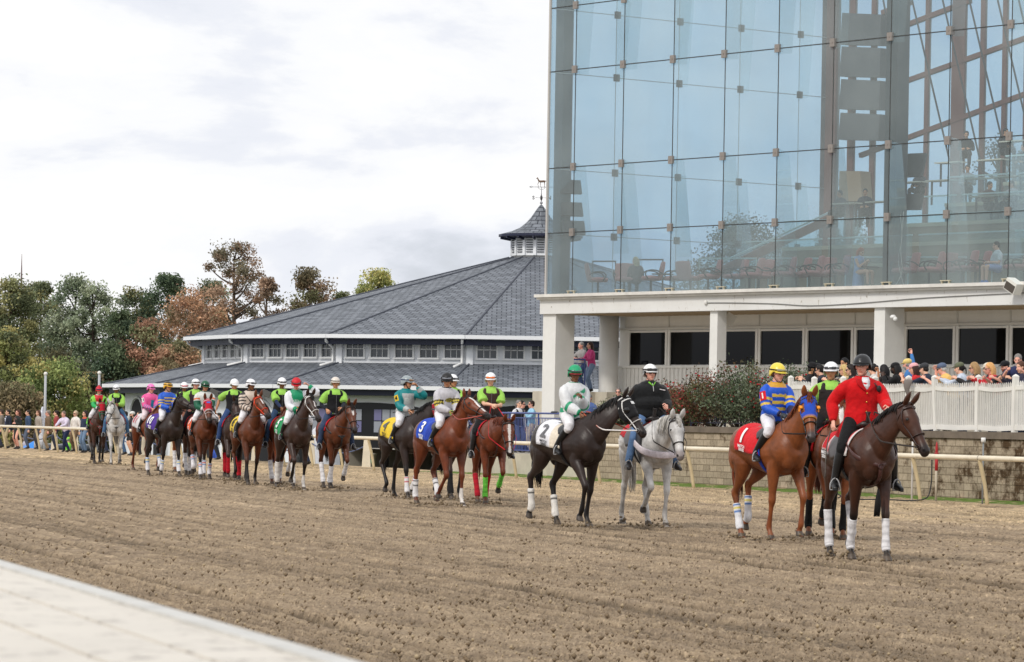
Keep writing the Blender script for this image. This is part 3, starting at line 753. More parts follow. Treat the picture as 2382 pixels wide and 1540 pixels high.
    if sk:
        b = MB(); kz = -.55
        b.tube([P+tu*.05, P-V((0, 0, .1)), P-V((0, 0, .3)), P-V((0, 0, .50))], [(.17, .125), (.19, .15), (.20, .17), (.21, .18)], side=tlv, n=20, sub=3)
        fuse(b, 'skirt', CLOTHV, root, vox, sk, 2)
    for i, sg in ((0, 1), (1, -1)):
        k, a, t = J['k%d' % i], J['a%d' % i], J['t%d' % i].normalized(); b = MB(); bc = o.get('boots') or o.get('shoes', (40, 34, 30))
        sd_ = V((-t.y, t.x, 0))
        b.tube([a-t*.07+V((0, 0, -.045)), a+V((0, 0, -.038)), a+t*.10+V((0, 0, -.045)), a+t*.185+V((0, 0, -.055))], [(.036, .032), (.046, .048), (.048, .034), (.030, .02)], side=sd_, n=12, sub=3)
        b.tube([a-t*.085+V((0, 0, -.082)), a+t*.02+V((0, 0, -.082)), a+t*.19+V((0, 0, -.078))], [(.036, .012), (.042, .012), (.034, .01)], side=sd_, n=10, sub=2)
        if o.get('boots'): b.tube([k.lerp(a, .12)+V((0,0,.0)), k.lerp(a, .4), k.lerp(a, .8), a+V((0, 0, -.02))], [.066, .066, .052, .050], n=14, sub=3)
        else: b.tube([a+V((0, 0, .03)), a+V((0, 0, -.03))], [.045, .048], n=10, sub=1)
        fuse(b, 'boot' if o.get('boots') else 'shoe', colmat(bc, 'leather'), root, min(vox, .012), bc, 1, .4)
    # upper garments
    def upper(name, spec, off, sleeves=True):
        b = MB(); lo = spec.get('fit', .014)+off; v0 = spec.get('v0', -.10)
        torso(b, lo, v0, .49)
        if spec.get('tails'):
            L = spec['tails']
            b.tube([P+tu*.05, P+tu*(-.06), P+V((-.03, 0, -L*.55)), P+V((-.05, 0, -L))], [(.165*fat+lo, .118*fat+lo), (.175*fat+lo, .13*fat+lo), (.215*fat+lo, .17+lo), (.25*fat+lo, .20+lo)], side=tlv, n=20, sub=3)
        if spec.get('belly'): b.ell(P+tu*.14+tf*.03, (.15*fat, .19*fat, .17), Matrix((tf, tlv, tu)).transposed(), n=16)
        col_ = spec.get('collar')
        b.tube([J['N']-tu*.045, J['N']+tu*.02], [(.085, .078), (.068, .066)], side=tlv, n=14, sub=2)
        for i, sg in ((0, 1), (1, -1)): b.tube([J['N']-tu*.012+tlv*sg*.02, J['N'].lerp(J['s%d' % i], .55)-tu*.002, J['s%d' % i]+tu*.008-tlv*sg*.01], [(.050, .052), (.044+off, .050+off), (.044+off, .048+off)], side=tf, n=12, sub=2)
        sl = spec.get('sleeve', 'long')
        for i, sg in ((0, 1), (1, -1)):
            s_, e, w_ = J['s%d' % i], J['e%d' % i], J['w%d' % i]; f = fat**.5; q = spec.get('arm', 0)*.5; lo = (spec.get('fit', .014))*.55+off
            if not sleeves or sl == 'none': b.ell(s_-tlv*sg*.015, (.06*f+off, .055, .065*f+off), Matrix((tf, tlv, tu)).transposed(), n=12); continue
            if sl == 'short': b.tube([s_-tlv*sg*.03, s_.lerp(e, .3), s_.lerp(e, .80)], [.054*f+lo, .056*f+lo+q, .056*f+lo+q*1.5], n=14, sub=3)
            else: b.tube([s_-tlv*sg*.03, s_.lerp(e, .35), e, e.lerp(w_, .45), w_-(w_-e).normalized()*.012], [.054*f+lo, .054*f+lo+q, .044*f+lo+q*1.2, .042*f+lo+q, .030+lo*.8], n=14, sub=4)
        pat = spec.get('pat'); c0 = np.array(lin(spec['col']))
        Pn, tun, tfn, tln = np.array(P), np.array(tu), np.array(tf), np.array(tlv)
        A_ = [(np.array(J['s%d' % i]), np.array(J['e%d' % i]), np.array(J['w%d' % i])) for i in (0, 1)]
        def fn(co):
            n = len(co); out = np.tile(c0, (n, 1)); d = co-Pn; v = (d @ tun)/TLs; lat = d @ tln; fr = d @ tfn
            def segd(p, a, b):
                ab = b-a; t = np.clip(((p-a) @ ab)/(ab @ ab), 0, 1); return np.sqrt(((p-a-t[:, None]*ab)**2).sum(1)), t
            # part: 0 torso, 1 left arm, 2 right arm ; t along the arm 0..1
            part = np.zeros(n, int); tt = np.zeros(n)
            tor = np.sqrt((lat/1.45)**2+fr**2); tor = np.where((v > .5) | (v < -.3), tor+.2, tor)
            best = np.maximum(tor-.055, 0)
            for i in (0, 1):
                s_, e, w_ = A_[i]
                d1, t1 = segd(co, s_, e); d2, t2 = segd(co, e, w_)
                dm = np.minimum(d1, d2)-.02; ta = np.where(d1 < d2, t1*.53, .53+t2*.47)
                outb = (lat*(1 if i == 0 else -1) > .125) | (dm < best-.01)
                m_ = (dm < best+.02) & outb; part[m_] = i+1; tt[m_] = ta[m_]
            if pat:
                pat(out, dict(v=v, lat=lat, fr=fr, part=part, t=tt, co=co))
            if spec.get('trimcol') is not None:
                out[(part == 0) & (v > .44)] = lin(spec['trimcol'])
            if spec.get('cuff') is not None:
                out[(part > 0) & (tt > .93)] = lin(spec['cuff'])
            return out
        return fuse(b, name, spec.get('mat', CLOTHV), root, vox, fn, 1, .5)
    if o.get('under'): upper('shirt', o['under'], -.004)
    if o.get('top'): upper(o['top'].get('name', 'shirt'), o['top'], 0)
    if o.get('vest'):
        b = MB(); vf = .032
        torso(b, vf, -.06, .375)
        for sg in (1, -1):
            b.tube([tp(.34, sg*.62, off=.02), tp(.43, sg*.75, off=.026), J['N']+tlv*sg*.10-tu*.03+tf*.01, tp(.36, sg*2.4, off=.02)], [(.05, .02), (.038, .018), (.034, .018), (.05, .02)], side=tlv, n=10, sub=3)
        fuse(b, 'vest', CLOTHV, root, vox, o['vest'], 1, .5)
        if o.get('vestquilt', 1):
            z = MB(); z.tube([tp(v, 0, off=vf+.002) for v in (-.04, .1, .25, .38)], [.004]*4, n=6, sub=2, col=(120, 120, 122)); z.build('zip', CLOTHV, root)
    if o.get('collar'):
        c = MB(); cc = o['collar']; K = 14
        for k in range(K):
            pass
        c.tube([J['N']+tu*.0+(tf*.075*math.cos(2*math.pi*k/K)+tlv*.082*math.sin(2*math.pi*k/K))*1.05 for k in range(K+1)], [(.022, .008)]*(K+1), side=tu, n=8, sub=1, col=cc)
        c.build('collar', CLOTHV, root, True)
    def band3(K, rx, ry, z, cx=0.0, a0=0, a1=360): return [hh(cx+rx*math.cos(R(a0+(a1-a0)*k/K)), ry*math.sin(R(a0+(a1-a0)*k/K)), z) for k in range(K+1)]
    he = o.get('helmet')
    if he:
        b = MB(); c = he['col']; n = 24; vs = []; fs = []
        rings = [(-.045, 1.02), (-.01, 1.04), (.03, 1.03), (.07, .95), (.105, .78), (.130, .50), (.142, .2)]
        for zi, (z, r_) in enumerate(rings):
            for j in range(n):
                a = 2*math.pi*j/n; zf = z
                if zi == 0: zf = .012 if math.cos(a) > .2 else (-.055 if math.cos(a) < -.2 else -.045+.057*(math.cos(a)+.2)/.4-.005)
                if zi == 1: zf = .028 if math.cos(a) > .2 else (-.02 if math.cos(a) < -.2 else -.02+.048*(math.cos(a)+.2)/.4)
                if zi == 2: zf = .045 if math.cos(a) > .2 else .03
                vs.append(hh(-.012+.124*r_*math.cos(a), .106*r_*math.sin(a), zf))
        fs = [(i*n+j, i*n+(j+1) % n, (i+1)*n+(j+1) % n, (i+1)*n+j) for i in range(len(rings)-1) for j in range(n)]+[tuple((len(rings)-1)*n+j for j in range(n))]
        b.add(vs, fs, c)
        if he.get('two'):
            for k, (x, y, z) in enumerate(list(b.v)):
                l = HM.transposed() @ (V((x, y, z))-H)
                if he['two'](l): b.c[k] = he.get('col2', (30, 30, 30))
        # peak
        pk = []; 
        for k in range(9):
            a = R(-62+124*k/8); pk.append((hh(-.012+.128*math.cos(a), .110*math.sin(a), .024), hh(-.012+.128*math.cos(a)+.055*math.cos(a*1.1)**.6 if math.cos(a*1.1) > 0 else 0, .112*math.sin(a), .010)))
        o_ = len(b.v); b.add([p for q in pk for p in q], [(2*k, 2*k+1, 2*k+3, 2*k+2) for k in range(8)], he.get('peak', c))
        ob = b.build('helmet', mat('helmet_shell', attr=True, rough=.3, spec=.5) if not he.get('cloth') else SILK, root, True)
        sm = ob.modifiers.new('s', 'SOLIDIFY'); sm.thickness = .008; sm.offset = -1
        if he.get('pom'):
            p = MB(); p.ell(hh(-.01, 0, .155), (.028, .028, .024), n=10, k=7, col=he['pom']); p.build('pompom', HAIR, root, True)
        gg = he.get('goggles')
        if gg:
            g = MB(); z0 = he.get('gz', .052)
            g.tube(band3(20, .128, .111, z0-.0, -.012), [(.010, .004)]*21, side=HM @ V((0, 0, 1)), n=6, sub=1, col=he.get('gband', (25, 25, 28)))
            g.build('goggle_strap', CLOTHV, root, True)
            g = MB(); g.tube(band3(10, .136, .117, z0, -.012, -42, 42), [(.018, .010)]*4+[(.013, .010)]*3+[(.018, .010)]*4, side=HM @ V((0, 0, 1)), n=8, sub=2, col=gg)
            g.build('goggles', mat('lens_gloss', attr=True, rough=.12, spec=.8), root, True)
        sp = MB()
        for sg in (1, -1): sp.tube([hh(.01, sg*.088, .0), hh(.02, sg*.078, -.06), hh(.05, sg*.03, -.125)], [(.008, .003)]*3, side=HM @ V((1, 0, 0)), n=6, sub=3, col=he.get('strap', (28, 28, 30)))
        sp.tube([hh(.05, .03, -.125), hh(.062, 0, -.130), hh(.05, -.03, -.125)], [(.008, .004)]*3, n=6, sub=2, col=he.get('strap', (28, 28, 30)))
        sp.build('chin_strap', CLOTHV, root, True)
    cp = o.get('cap')
    if cp:
        b = MB(); c = cp['col']
        b.ell(hh(-.014, 0, .062), (.112, .094, .078), HM, n=18, k=10, col=c)
        if cp.get('kind') == 'cowboy':
            b.lathe([(.09, .0), (.16, -.006), (.19, .012), (.16, .0), (.09, .008)], hh(-.01, 0, .055), 20, c, HM)
            b.tube([hh(-.01, 0, .06), hh(-.01, 0, .12), hh(-.01, 0, .155)], [(.085, .10), (.08, .095), (.05, .085)], side=HM @ V((0, 1, 0)), n=14, sub=3, col=c)
        elif cp.get('kind') == 'knit': pass
        else:
            bd = -1 if cp.get('kind') == 'back' else 1
            b.tube([hh(bd*.07-.01, 0, .05), hh(bd*.13-.01, 0, .045), hh(bd*.175-.01, 0, .032)], [(.075, .008), (.070, .007), (.045, .005)], side=HM @ V((0, 1, 0)), n=12, sub=3, col=cp.get('peak', c))
        fuse(b, 'cap' if cp.get('kind') != 'cowboy' else 'hat', CLOTHV, root, .010, c, 1, .4)
    if o.get('glasses'):
        g = MB(); gc = o['glasses']
        for sg in (1, -1):
            g.ell(hh(.094, sg*.033, .004), (.010, .030, .019), HM, n=12, k=7, col=gc); g.bar(hh(.09, sg*.06, .012), hh(-.01, sg*.084, .008), .005, .008, HM @ V((0, 0, 1)), gc)
        g.bar(hh(.10, -.015, .010), hh(.10, .015, .010), .006, .007, HM @ V((0, 0, 1)), gc)
        g.build('sunglasses', colmat(gc, 'gloss'), root, True)
    if o.get('mask'):
        g = MB(); g.ell(hh(.062, 0, -.058), (.052, .056, .050), HM, n=14, k=9); g.build('face_mask', colmat(o['mask'], 'cloth'), root, True)
    if o.get('tie'):
        g = MB(); g.tube([tp(.46, 0, off=.028), tp(.35, 0, off=.026), tp(.15, 0, off=.026), tp(.02, 0, off=.026)], [(.014, .006), (.020, .006), (.032, .006), (.024, .005)], side=tlv, n=8, sub=2, col=o['tie']); g.build('tie', CLOTHV, root, True)
    if o.get('shirtfront'):
        g = MB(); vs = [tp(v, a, off=.0305) for v, aa in ((.47, .42), (.36, .30), (.22, .14), (.10, .02)) for a in (-aa, -aa/2, 0, aa/2, aa)]
        g.add(vs, [(r*5+c, r*5+c+1, (r+1)*5+c+1, (r+1)*5+c) for r in range(3) for c in range(4)], o['shirtfront']); ob = g.build('shirt_front', CLOTHV, root, True)
        sm = ob.modifiers.new('s', 'SOLIDIFY'); sm.thickness = .006; sm.offset = 1
    if o.get('armnum'):
        txt, bgc, fc = o['armnum']; s_, e = J['s1'], J['e1']; u = (s_-e).normalized(); out_ = (-tlv*.75+tf*.66); out_ = (out_-u*out_.dot(u)).normalized(); r_ = out_.cross(u)*-1
        cen = s_.lerp(e, .45); rad = .085*fat**.6
        def ap(uu, vv, ex=0.0): a = uu/rad; return cen+u*vv+(out_*math.cos(a)+r_*math.sin(a))*(rad+ex)
        g = MB(); vs = [ap(-.048+.096*i/6, -.065+.13*j) for j in (0, 1) for i in range(7)]
        g.add(vs, [(i, i+1, 8+i, 7+i) for i in range(6)], bgc); g.build('arm_number_card', CLOTHV, root)
        g = MB(); decal(g, txt, .085, lambda a, b: ap(-a if r_.dot(r_) < 0 else a, b, .004), fc, .03); g.build('arm_number', CLOTHV, root)
    return dict(root=root, tp=tp, J=J, hh=hh, P=P)
def torso_decal(pr, txt, size, v, a, col, bgdisc=None, off=.032, name='chest_letter'):
    tp = pr['tp']
    if bgdisc:
        g = MB(); K = 20; rr, dc = bgdisc
        g.add([tp(v, a, off=off)]+[tp(v+rr*math.sin(2*math.pi*k/K), a+rr/.155*math.cos(2*math.pi*k/K), off=off) for k in range(K)], [(0, k+1, (k+1) % K+1) for k in range(K)], dc)
        g.build('chest_disc', CLOTHV, pr['root'], True)
    if txt:
        g = MB(); decal(g, txt, size, lambda x, y: tp(v+y, a+x/.155, off=off+.006), col, .05); g.build(name, CLOTHV, pr['root'])
# ------------------------------------------------------------------ the post parade
W_ = (232, 230, 226); G_ = (156, 208, 92); BLK = (24, 24, 26)
def L_(c): return np.array(lin(c))
def pat_stripes(base, st, bands, armbands):
    def f(out, d):
        v, part, t = d['v'], d['part'], d['t']
        for a, b in bands: out[(part == 0) & (v > a) & (v < b)] = L_(st)
        for a, b in armbands: out[(part > 0) & (t > a) & (t < b)] = L_(st)
    return f
def whip(label, pr, hand, tipdir, L=.62, col=(25, 24, 26)):
    J = pr['J']; root = pr['root']; wr = J['w%d' % hand]; d = V(tipdir).normalized()
    Mw = Matrix.Rotation(root.rotation_euler.z, 3, 'Z'); p = root.location+Mw @ (wr*root.scale.x)
    r = empty('riding_whip', p, root.rotation_euler.z, label, 'riding whip', 'whips held by the jockeys')
    b = MB(); b.tube([-d*.18, V((0, 0, 0)), d*L*.8], [.011, .009, .005], n=8, sub=3); b.build('shaft', colmat(col, 'leather'), r, True)
    b = MB(); b.tube([d*L*.78, d*L*.9, d*L], [(.018, .004), (.022, .004), (.018, .003)], n=6, sub=2); b.build('flap', colmat(col, 'leather'), r, True)
    b = MB(); b.tube([-d*.19, -d*.06], [.014, .013], n=8, sub=1); b.build('grip', colmat((40, 38, 36), 'matte'), r, True)
def mount(h, label, J, o, vox, kind='race', seat=.10, fat=1.0, group=None, sc=None):
    sz = 1.625 if kind == 'race' else 1.665
    Mh = Matrix.Rotation(h['yaw'], 3, 'Z'); loc = h['loc']+Mh @ V((seat*h['sc'], 0, sz*h['sc']))
    pr = person(label, loc, h['yaw'], J, o, vox, group or ('jockeys in the post parade' if kind == 'race' else 'pony riders in the post parade'), sc=sc or h['sc'], fat=fat)
    # stirrups belong to the horse's saddle
    for i in (0, 1):
        a = J['a%d' % i]; t = J['t%d' % i].normalized(); a2 = a*((sc or h['sc'])/h['sc'])+V((seat, 0, sz)); b = MB()
        col = (170, 170, 172); c = a2+t*.07+V((0, 0, -.05)); s_ = V((-t.y, t.x, 0)).normalized()
        b.bar(c-s_*.055-V((0, 0, .048)), c+s_*.055-V((0, 0, .048)), .05, .012, col=col)
        b.tube([c-s_*.058-V((0, 0, .048)), c-s_*.055+V((0, 0, .03)), c-s_*.02+V((0, 0, .085)), c+s_*.02+V((0, 0, .085)), c+s_*.055+V((0, 0, .03)), c+s_*.058-V((0, 0, .048))], [.009]*6, n=6, sub=2, col=col)
        b.build('stirrup', CLOTHV, h['root'], True)
        b = MB(); top = V((.16, (.24 if i == 0 else -.24), 1.50)); b.tube([c+V((0, 0, .085)), c.lerp(top, .5), top], [(.018, .004)]*3, side=(1, 0, 0), n=6, sub=2, col=(44, 36, 32)); b.build('stirrup_leather', CLOTHV, h['root'], True)
    return pr
def green_rider(h, label, vest, hyaw=0, hpitch=0, hands=None, skin='tan', pants=(46, 60, 88), helm=(236, 236, 238), gog=(40, 42, 48), fat=1.0, vox=.013, tyaw=0, sleeve='short', seat=.06, lean=.04, under=None, side=0, boots=None, hair=('short', (40, 30, 26)), goggles=True, **kw):
    o = dict(skin=skin, hair=hair, bottom=pants, top=dict(col=G_, sleeve=sleeve, fit=.026, arm=.03), vest=vest, collar=G_, helmet=dict(col=helm, goggles=gog if goggles else None, strap=(230, 230, 230) if kw.get('wstrap') else (28, 28, 30)), shoes=(40, 34, 32))
    if under: o['under'] = dict(col=under, fit=.006, sleeve='long')
    if boots: o['boots'] = boots
    o.update(kw.get('extra', {}))
    J = ride('western', lean, tyaw, hyaw, hpitch, hands, side)
    return mount(h, label, J, o, vox, 'western', seat, fat, sc=kw.get('sc'))
def parade():
    NV = .012
    wr_w = {k: ((232, 230, 232),) for k in ('fl', 'fr', 'hl', 'hr')}
    # --- outrider in the red coat
    h = horse('dark bay horse of the red-coated outrider, white wraps on all four legs', 1992, 1299, 13, 'darkbay', ne=37, ny=17, hy=14, hp=60, gait=.85, sc=.975, wraps=wr_w, breast=dict(col=(70, 38, 34), w=.024),
        saddle='western', saddle_col=(48, 36, 34), pad=dict(col=(196, 22, 34), trim=(236, 232, 230), drop=1.5), cloth=dict(col=(196, 22, 34), trim=(236, 232, 230), x0=-.52, x1=-.05, drop=1.42, slant=.6, text=1), bridle=((58, 40, 36), None), vox=NV, hand=(.52, 1.80), rein=(60, 54, 52), forelock=False)
    o = dict(skin='pink', hair=('short', (44, 30, 26)), bottom=(20, 20, 22), boots=(18, 18, 20), top=dict(name='coat', col=(205, 14, 22), fit=.030, arm=.022, tails=.24, cuff=None), collar=(205, 14, 22), shirtfront=None, helmet=dict(col=(26, 26, 28), strap=(20, 20, 22)))
    J = ride('western', .03, R(4), R(-34), .02, [V((.40, .20, .20)), V((.02, -.36, .03))])
    pr = mount(h, 'outrider in a red coat, black riding helmet and black breeches on the leading dark bay', J, o, .011, 'western', .08, 1.12, sc=1.0)
    tp = pr['tp']; rt = pr['root']
    g = MB()
    for v in (.30, .19, .07): g.ell(tp(v, -.02, off=.044), (.009, .011, .011), n=10, k=6)
    for v in (.28, .17): pass
    g.build('buttons', mat('brass', (214, 170, 80), .25, .9), rt, True)
    g = MB()
    for sg in (1, -1): g.tube([tp(.475, sg*.62, off=.036), tp(.42, sg*.40, off=.040), tp(.33, sg*.10, off=.042)], [(.034, .007), (.040, .007), (.006, .005)], side=J['tl'], n=8, sub=3, col=(176, 10, 18))
    g.build('lapels', CLOTHV, rt, True)
    g = MB(); vs = [tp(v, a, off=.033) for v, aa in ((.50, .40), (.45, .32), (.40, .18), (.35, .03)) for a in (-aa, 0, aa)]
    g.add(vs, [(r*3+c, r*3+c+1, r*3+c+4, r*3+c+3) for r in range(3) for c in range(2)], (228, 228, 232)); x = g.build('white_collar', CLOTHV, rt, True); sm = x.modifiers.new('s', 'SOLIDIFY'); sm.thickness = .01; sm.offset = 1
    g = MB(); g.ell(tp(.36, .62, off=.062), (.020, .032, .042), n=12, k=8); g.tube([tp(.36, .62, off=.06), tp(.43, .45, off=.05)], [.009, .009], n=6, sub=1); g.build('radio_microphone', colmat((26, 26, 28), 'satin'), rt, True)
    g = MB(); g.tube([pr['hh'](.108, -.012, .085), pr['hh'](.114, 0, .075), pr['hh'](.108, .012, .085)], [.005]*3, n=6, col=(120, 120, 122)); g.ell(pr['hh'](.113, 0, .055), (.006, .010, .010), n=8, k=5, col=(190, 190, 190)); g.build('helmet_badge', CLOTHV, rt, True)
    g = MB(); d0 = V((-.18, -.30, -.03)); g.tube([d0+V((.0, 0, .02)), d0+V((-.06, -.05, -.25)), d0+V((-.10, -.05, -.62))], [(.022, .006)]*3, side=(1, 0, 0), n=6, sub=4, col=(92, 84, 78)); g.build('saddle_strap', CLOTHV, rt, True)
    g = MB(); c0 = V((.72, .02, .88))
    for i in range(18): a = i*.35; g.tube([c0, c0+V((.02*math.cos(a), .03*math.sin(a), -.16)), c0+V((.03*math.cos(a)-.04, .035*math.sin(a), -.34))], [.008, .010, .003], n=5, sub=2, col=(22, 20, 20))
    g.build('tassel', HAIR, h['root'], True)
    # --- pony beside number one
    h = horse('chestnut pony with a loose mane between number one and the red-coated outrider', 1924, 1251, 4, 'chestnut', ne=42, ny=-4, hy=4, hp=62, gait=.1, wraps={'fl': (BLK,), 'fr': (BLK,), 'hl': (BLK,), 'hr': (BLK,)}, saddle='western', saddle_col=(58, 36, 32), pad=dict(col=(206, 24, 30), drop=1.6), bridle=((52, 36, 32), None), mane='long', vox=.014, blaze=(.025, .15, .6))
    green_rider(h, 'pony rider in lime shirt with grey sleeves and white helmet, left of the red coat', (46, 40, 40), hyaw=R(-16), under=(176, 180, 190), pants=(24, 24, 26), boots=(24, 24, 26), vox=.012, hands=[V((.40, .05, .14)), V((.16, -.33, .02))], hair=('ponytail', (32, 26, 24)), collar=None)
    # --- number one
    wb = {k: ((232, 232, 236), [(34, 110, 190), (226, 206, 60), (34, 110, 190)], .35) for k in ('hl', 'hr')}
    h = horse('bright chestnut racehorse with red number 1 cloth and blue blinker hood', 1784, 1253, 25, 'chestnut', ne=45, ny=-2, hy=-18, hp=62, gait=.72, wraps=wb, cloth=dict(col=(212, 26, 38), num='1', text=1, girth=(28, 62, 170)), hood=dict(col=(40, 78, 186), trim=(238, 170, 30), cup=(242, 150, 24)), bridle=((26, 24, 26), None), vox=NV, rein=(34, 30, 30), muzz=(70, 60, 60))
    blue, yel = (22, 84, 200), (226, 192, 70)
    o = dict(skin='pink', hair=('short', (90, 66, 46)), bottom=(228, 226, 232), bfit=.016, boots=(20, 20, 22), gloves=(44, 50, 58), top=dict(name='silks', mat=SILK, col=blue, fit=.030, arm=.016, pat=pat_stripes(blue, yel, [(.30, .345), (.20, .245), (.11, .15)], [(.28, .35), (.42, .48)]), trimcol=(214, 160, 50), cuff=(24, 28, 70)), collar=(214, 160, 50),
             helmet=dict(col=(232, 208, 76), goggles=(150, 146, 120), gz=.045, gband=(30, 28, 30)), glasses=(14, 14, 16), armnum=('1', (212, 30, 38), (245, 240, 240)))
    mount(h, 'jockey in blue silks with yellow hoops and yellow helmet on number 1', ride('race', .12, 0, R(8), .05, [V((.40, .05, .12)), V((.36, -.09, .12))]), o, .011, 'race', .13)
    # --- pony woman in black
    h = horse('grey white pony with fleece breast collar, carrying the rider in the black jacket', 1503, 1222, 15, 'grey', ne=19, ny=2, hy=-4, hp=63, gait=.05, saddle='western', saddle_col=(40, 34, 34), pad=dict(col=(190, 30, 44), x0=-.34, x1=.30, drop=1.3), cloth=dict(col=(200, 36, 48), x0=-.55, x1=-.2, drop=1.25, ncol=(240, 236, 232), text=1), breast=dict(type='collar', col=(216, 206, 212), w=.055), bridle=((36, 32, 32), None), vox=NV, mane='long', rein=(40, 34, 32), hand=(.48, 1.80))
    o = dict(skin='pink', hair=('short', (70, 60, 56)), bottom=(92, 122, 164), shoes=(46, 42, 42), top=dict(name='jacket', col=(25, 26, 28), fit=.03, arm=.014, v0=-.13, belly=1), collar=(26, 26, 28), helmet=dict(col=(236, 236, 236), goggles=(30, 30, 34), two=lambda l: -.01 < l.z < .035), glasses=(16, 16, 18))
    J = ride('western', -.02, 0, R(4), -.03, [V((.38, .16, .20)), V((.12, -.28, .04))])
    pr = mount(h, 'heavy-set rider in a black zip jacket and jeans on the grey white pony', J, o, .012, 'western', .06, 1.42)
    g = MB(); g.tube([pr['tp'](v, 0, off=.036) for v in (.47, .40, .34)], [.006]*3, n=6, col=(190, 190, 190)); g.build('zip', CLOTHV, pr['root'], True)
    g = MB(); g.add([pr['tp'](v, a, off=.042) for v, a in ((.385, .35), (.37, .75), (.355, .75), (.37, .35))], [(0, 1, 2, 3)], (214, 206, 206)); g.build('embroidery', CLOTHV, pr['root'])
    g = MB()
    for sg in (1, -1): g.tube([pr['tp'](.49, sg*.4, off=.03), pr['tp'](.43, 0, off=.038)], [(.014, .006), (.008, .005)], side=J['tu'], n=8, sub=2, col=(120, 190, 60))
    g.build('undershirt_collar', CLOTHV, pr['root'], True)
    g = MB()
    pts = [V((.42, -.27, .0)), V((.50, -.22, -.15)), V((.56, -.25, -.40))]
    vs = []
    for i in range(9):
        t = i/8
        for j in range(7):
            u = j/6; vs.append(V((.14+.42*u, -.255-.03*math.sin(u*3)-.02*t, 1.66-.05*u-.62*t*(.35+.65*u))))
    g.add(vs, [(i*7+j, i*7+j+1, (i+1)*7+j+1, (i+1)*7+j) for i in range(8) for j in range(6)], (56, 56, 60)); x = g.build('leather_apron', colmat((50, 50, 54), 'leather'), h['root'], True); sm = x.modifiers.new('s', 'SOLIDIFY'); sm.thickness = .012
    # --- number two
    wt = {k: ((232, 228, 222), [(236, 234, 230), BLK, (236, 234, 230)], .40) for k in ('hl', 'hr')}
    h = horse('near black racehorse with white number 2 cloth, black blinker hood and white bridle', 1318, 1222, 31, 'black', ne=42, ny=28, hy=0, hp=56, gait=.20, wraps=wt, cloth=dict(col=(232, 232, 238), num='2', ncol=(112, 112, 116), text=1, tcol=(28, 28, 30), front=(226, 214, 196)), hood=dict(col=(30, 30, 33), blink=1, cup=(20, 18, 20), patch=(236, 236, 236)), bridle=((226, 224, 222), None), rein=[(232, 228, 226), (186, 92, 66)], vox=NV, mane='short', forelock=False)
    gr, wh = (34, 156, 112), (222, 224, 226)
    def pat2(out, d):
        v, lat, part, t = d['v'], d['lat'], d['part'], d['t']; q = (v-lat*.55)
        out[(part == 0) & ((np.abs(q-.33) < .035) | (np.abs(q-.17) < .035) | (np.abs(q-.01) < .03))] = L_(gr)
        out[(part > 0) & (np.abs(t-.60) < .05)] = L_(gr); out[(part > 0) & (t > .94)] = L_(gr)
    o = dict(skin='brown', hair=('short', (24, 20, 20)), bottom=(230, 228, 232), bfit=.016, boots=(18, 18, 20), top=dict(name='silks', mat=SILK, col=wh, fit=.045, arm=.03, pat=pat2), collar=gr,
             helmet=dict(col=(30, 164, 112), goggles=(60, 96, 90), gband=(24, 26, 28), cloth=1, peak=(130, 30, 34)), glasses=(12, 12, 14), armnum=('2', (226, 222, 216), (30, 30, 32)))
    pr = mount(h, 'jockey in white silks with green diagonal sashes and green helmet on number 2', ride('race', .10, 0, R(-22), .08, [V((.28, -.02, .34)), V((.36, -.08, .10))]), o, .012, 'race', .10)
    whip('black whip held out level behind the jockey on number 2', pr, 1, (-1, -.25, .02))
    # --- number three with its ponies
    wr = {'fl': ((120, 222, 80),), 'fr': ((120, 222, 80),), 'hl': ((178, 20, 40),), 'hr': ((178, 20, 40),)}
    h = horse('chestnut pony with white blaze, red reins and lime green front wraps', 1134, 1170, 11, 'redchestnut', ne=13, ny=8, hy=-10, hp=70, gait=.55, wraps=wr, saddle='western', saddle_col=(46, 38, 40), pad=dict(col=(160, 22, 44), trim=(200, 30, 44), drop=1.45), blaze=(.020, .12, .95), bridle=((34, 28, 28), None), band=(196, 40, 48), rein=(212, 40, 50), breast=dict(col=(60, 34, 34), w=.016), vox=.013, hand=(.50, 1.84), forelock=False)
    green_rider(h, 'pony rider in lime polo and brown vest with orange goggles on a white helmet', (68, 50, 46), hyaw=R(-12), hpitch=.05, hands=[V((.36, .05, .20)), V((.40, -.03, .22))], skin='light', pants=(28, 26, 28), gog=(236, 120, 40), fat=1.05, vox=.012, boots=(30, 28, 30), seat=.06)
    h = horse('dark pony half hidden behind number 3', 1046, 1159, 14, 'darkbay', ne=40, ny=10, hp=50, gait=.30, wraps={'fl': (BLK,), 'fr': (BLK,)}, saddle='western', vox=.016)
    green_rider(h, 'pony rider in lime green half hidden behind the jockey in grey silks', (30, 28, 32), hyaw=R(25), vox=.015, seat=.02)
    w3 = {'hl': ((232, 230, 232), [BLK, (232, 230, 232), BLK], .40), 'hr': ((232, 230, 232), [BLK, (232, 230, 232), BLK], .40)}
    h = horse('red chestnut racehorse with blue number 3 cloth and one white front stocking', 1024, 1174, 27, 'redchestnut', ne=45, ny=-6, hy=30, hp=30, gait=.95, wraps=w3, cloth=dict(col=(34, 74, 186), num='3', text=1, front=(26, 58, 160)), bridle=((28, 24, 26), (20, 18, 20)), socks=('fl',), rein=(176, 90, 80), blaze=(.024, .12, .8), vox=.013, mane='short', forelock=False)
    gy = (196, 194, 200)
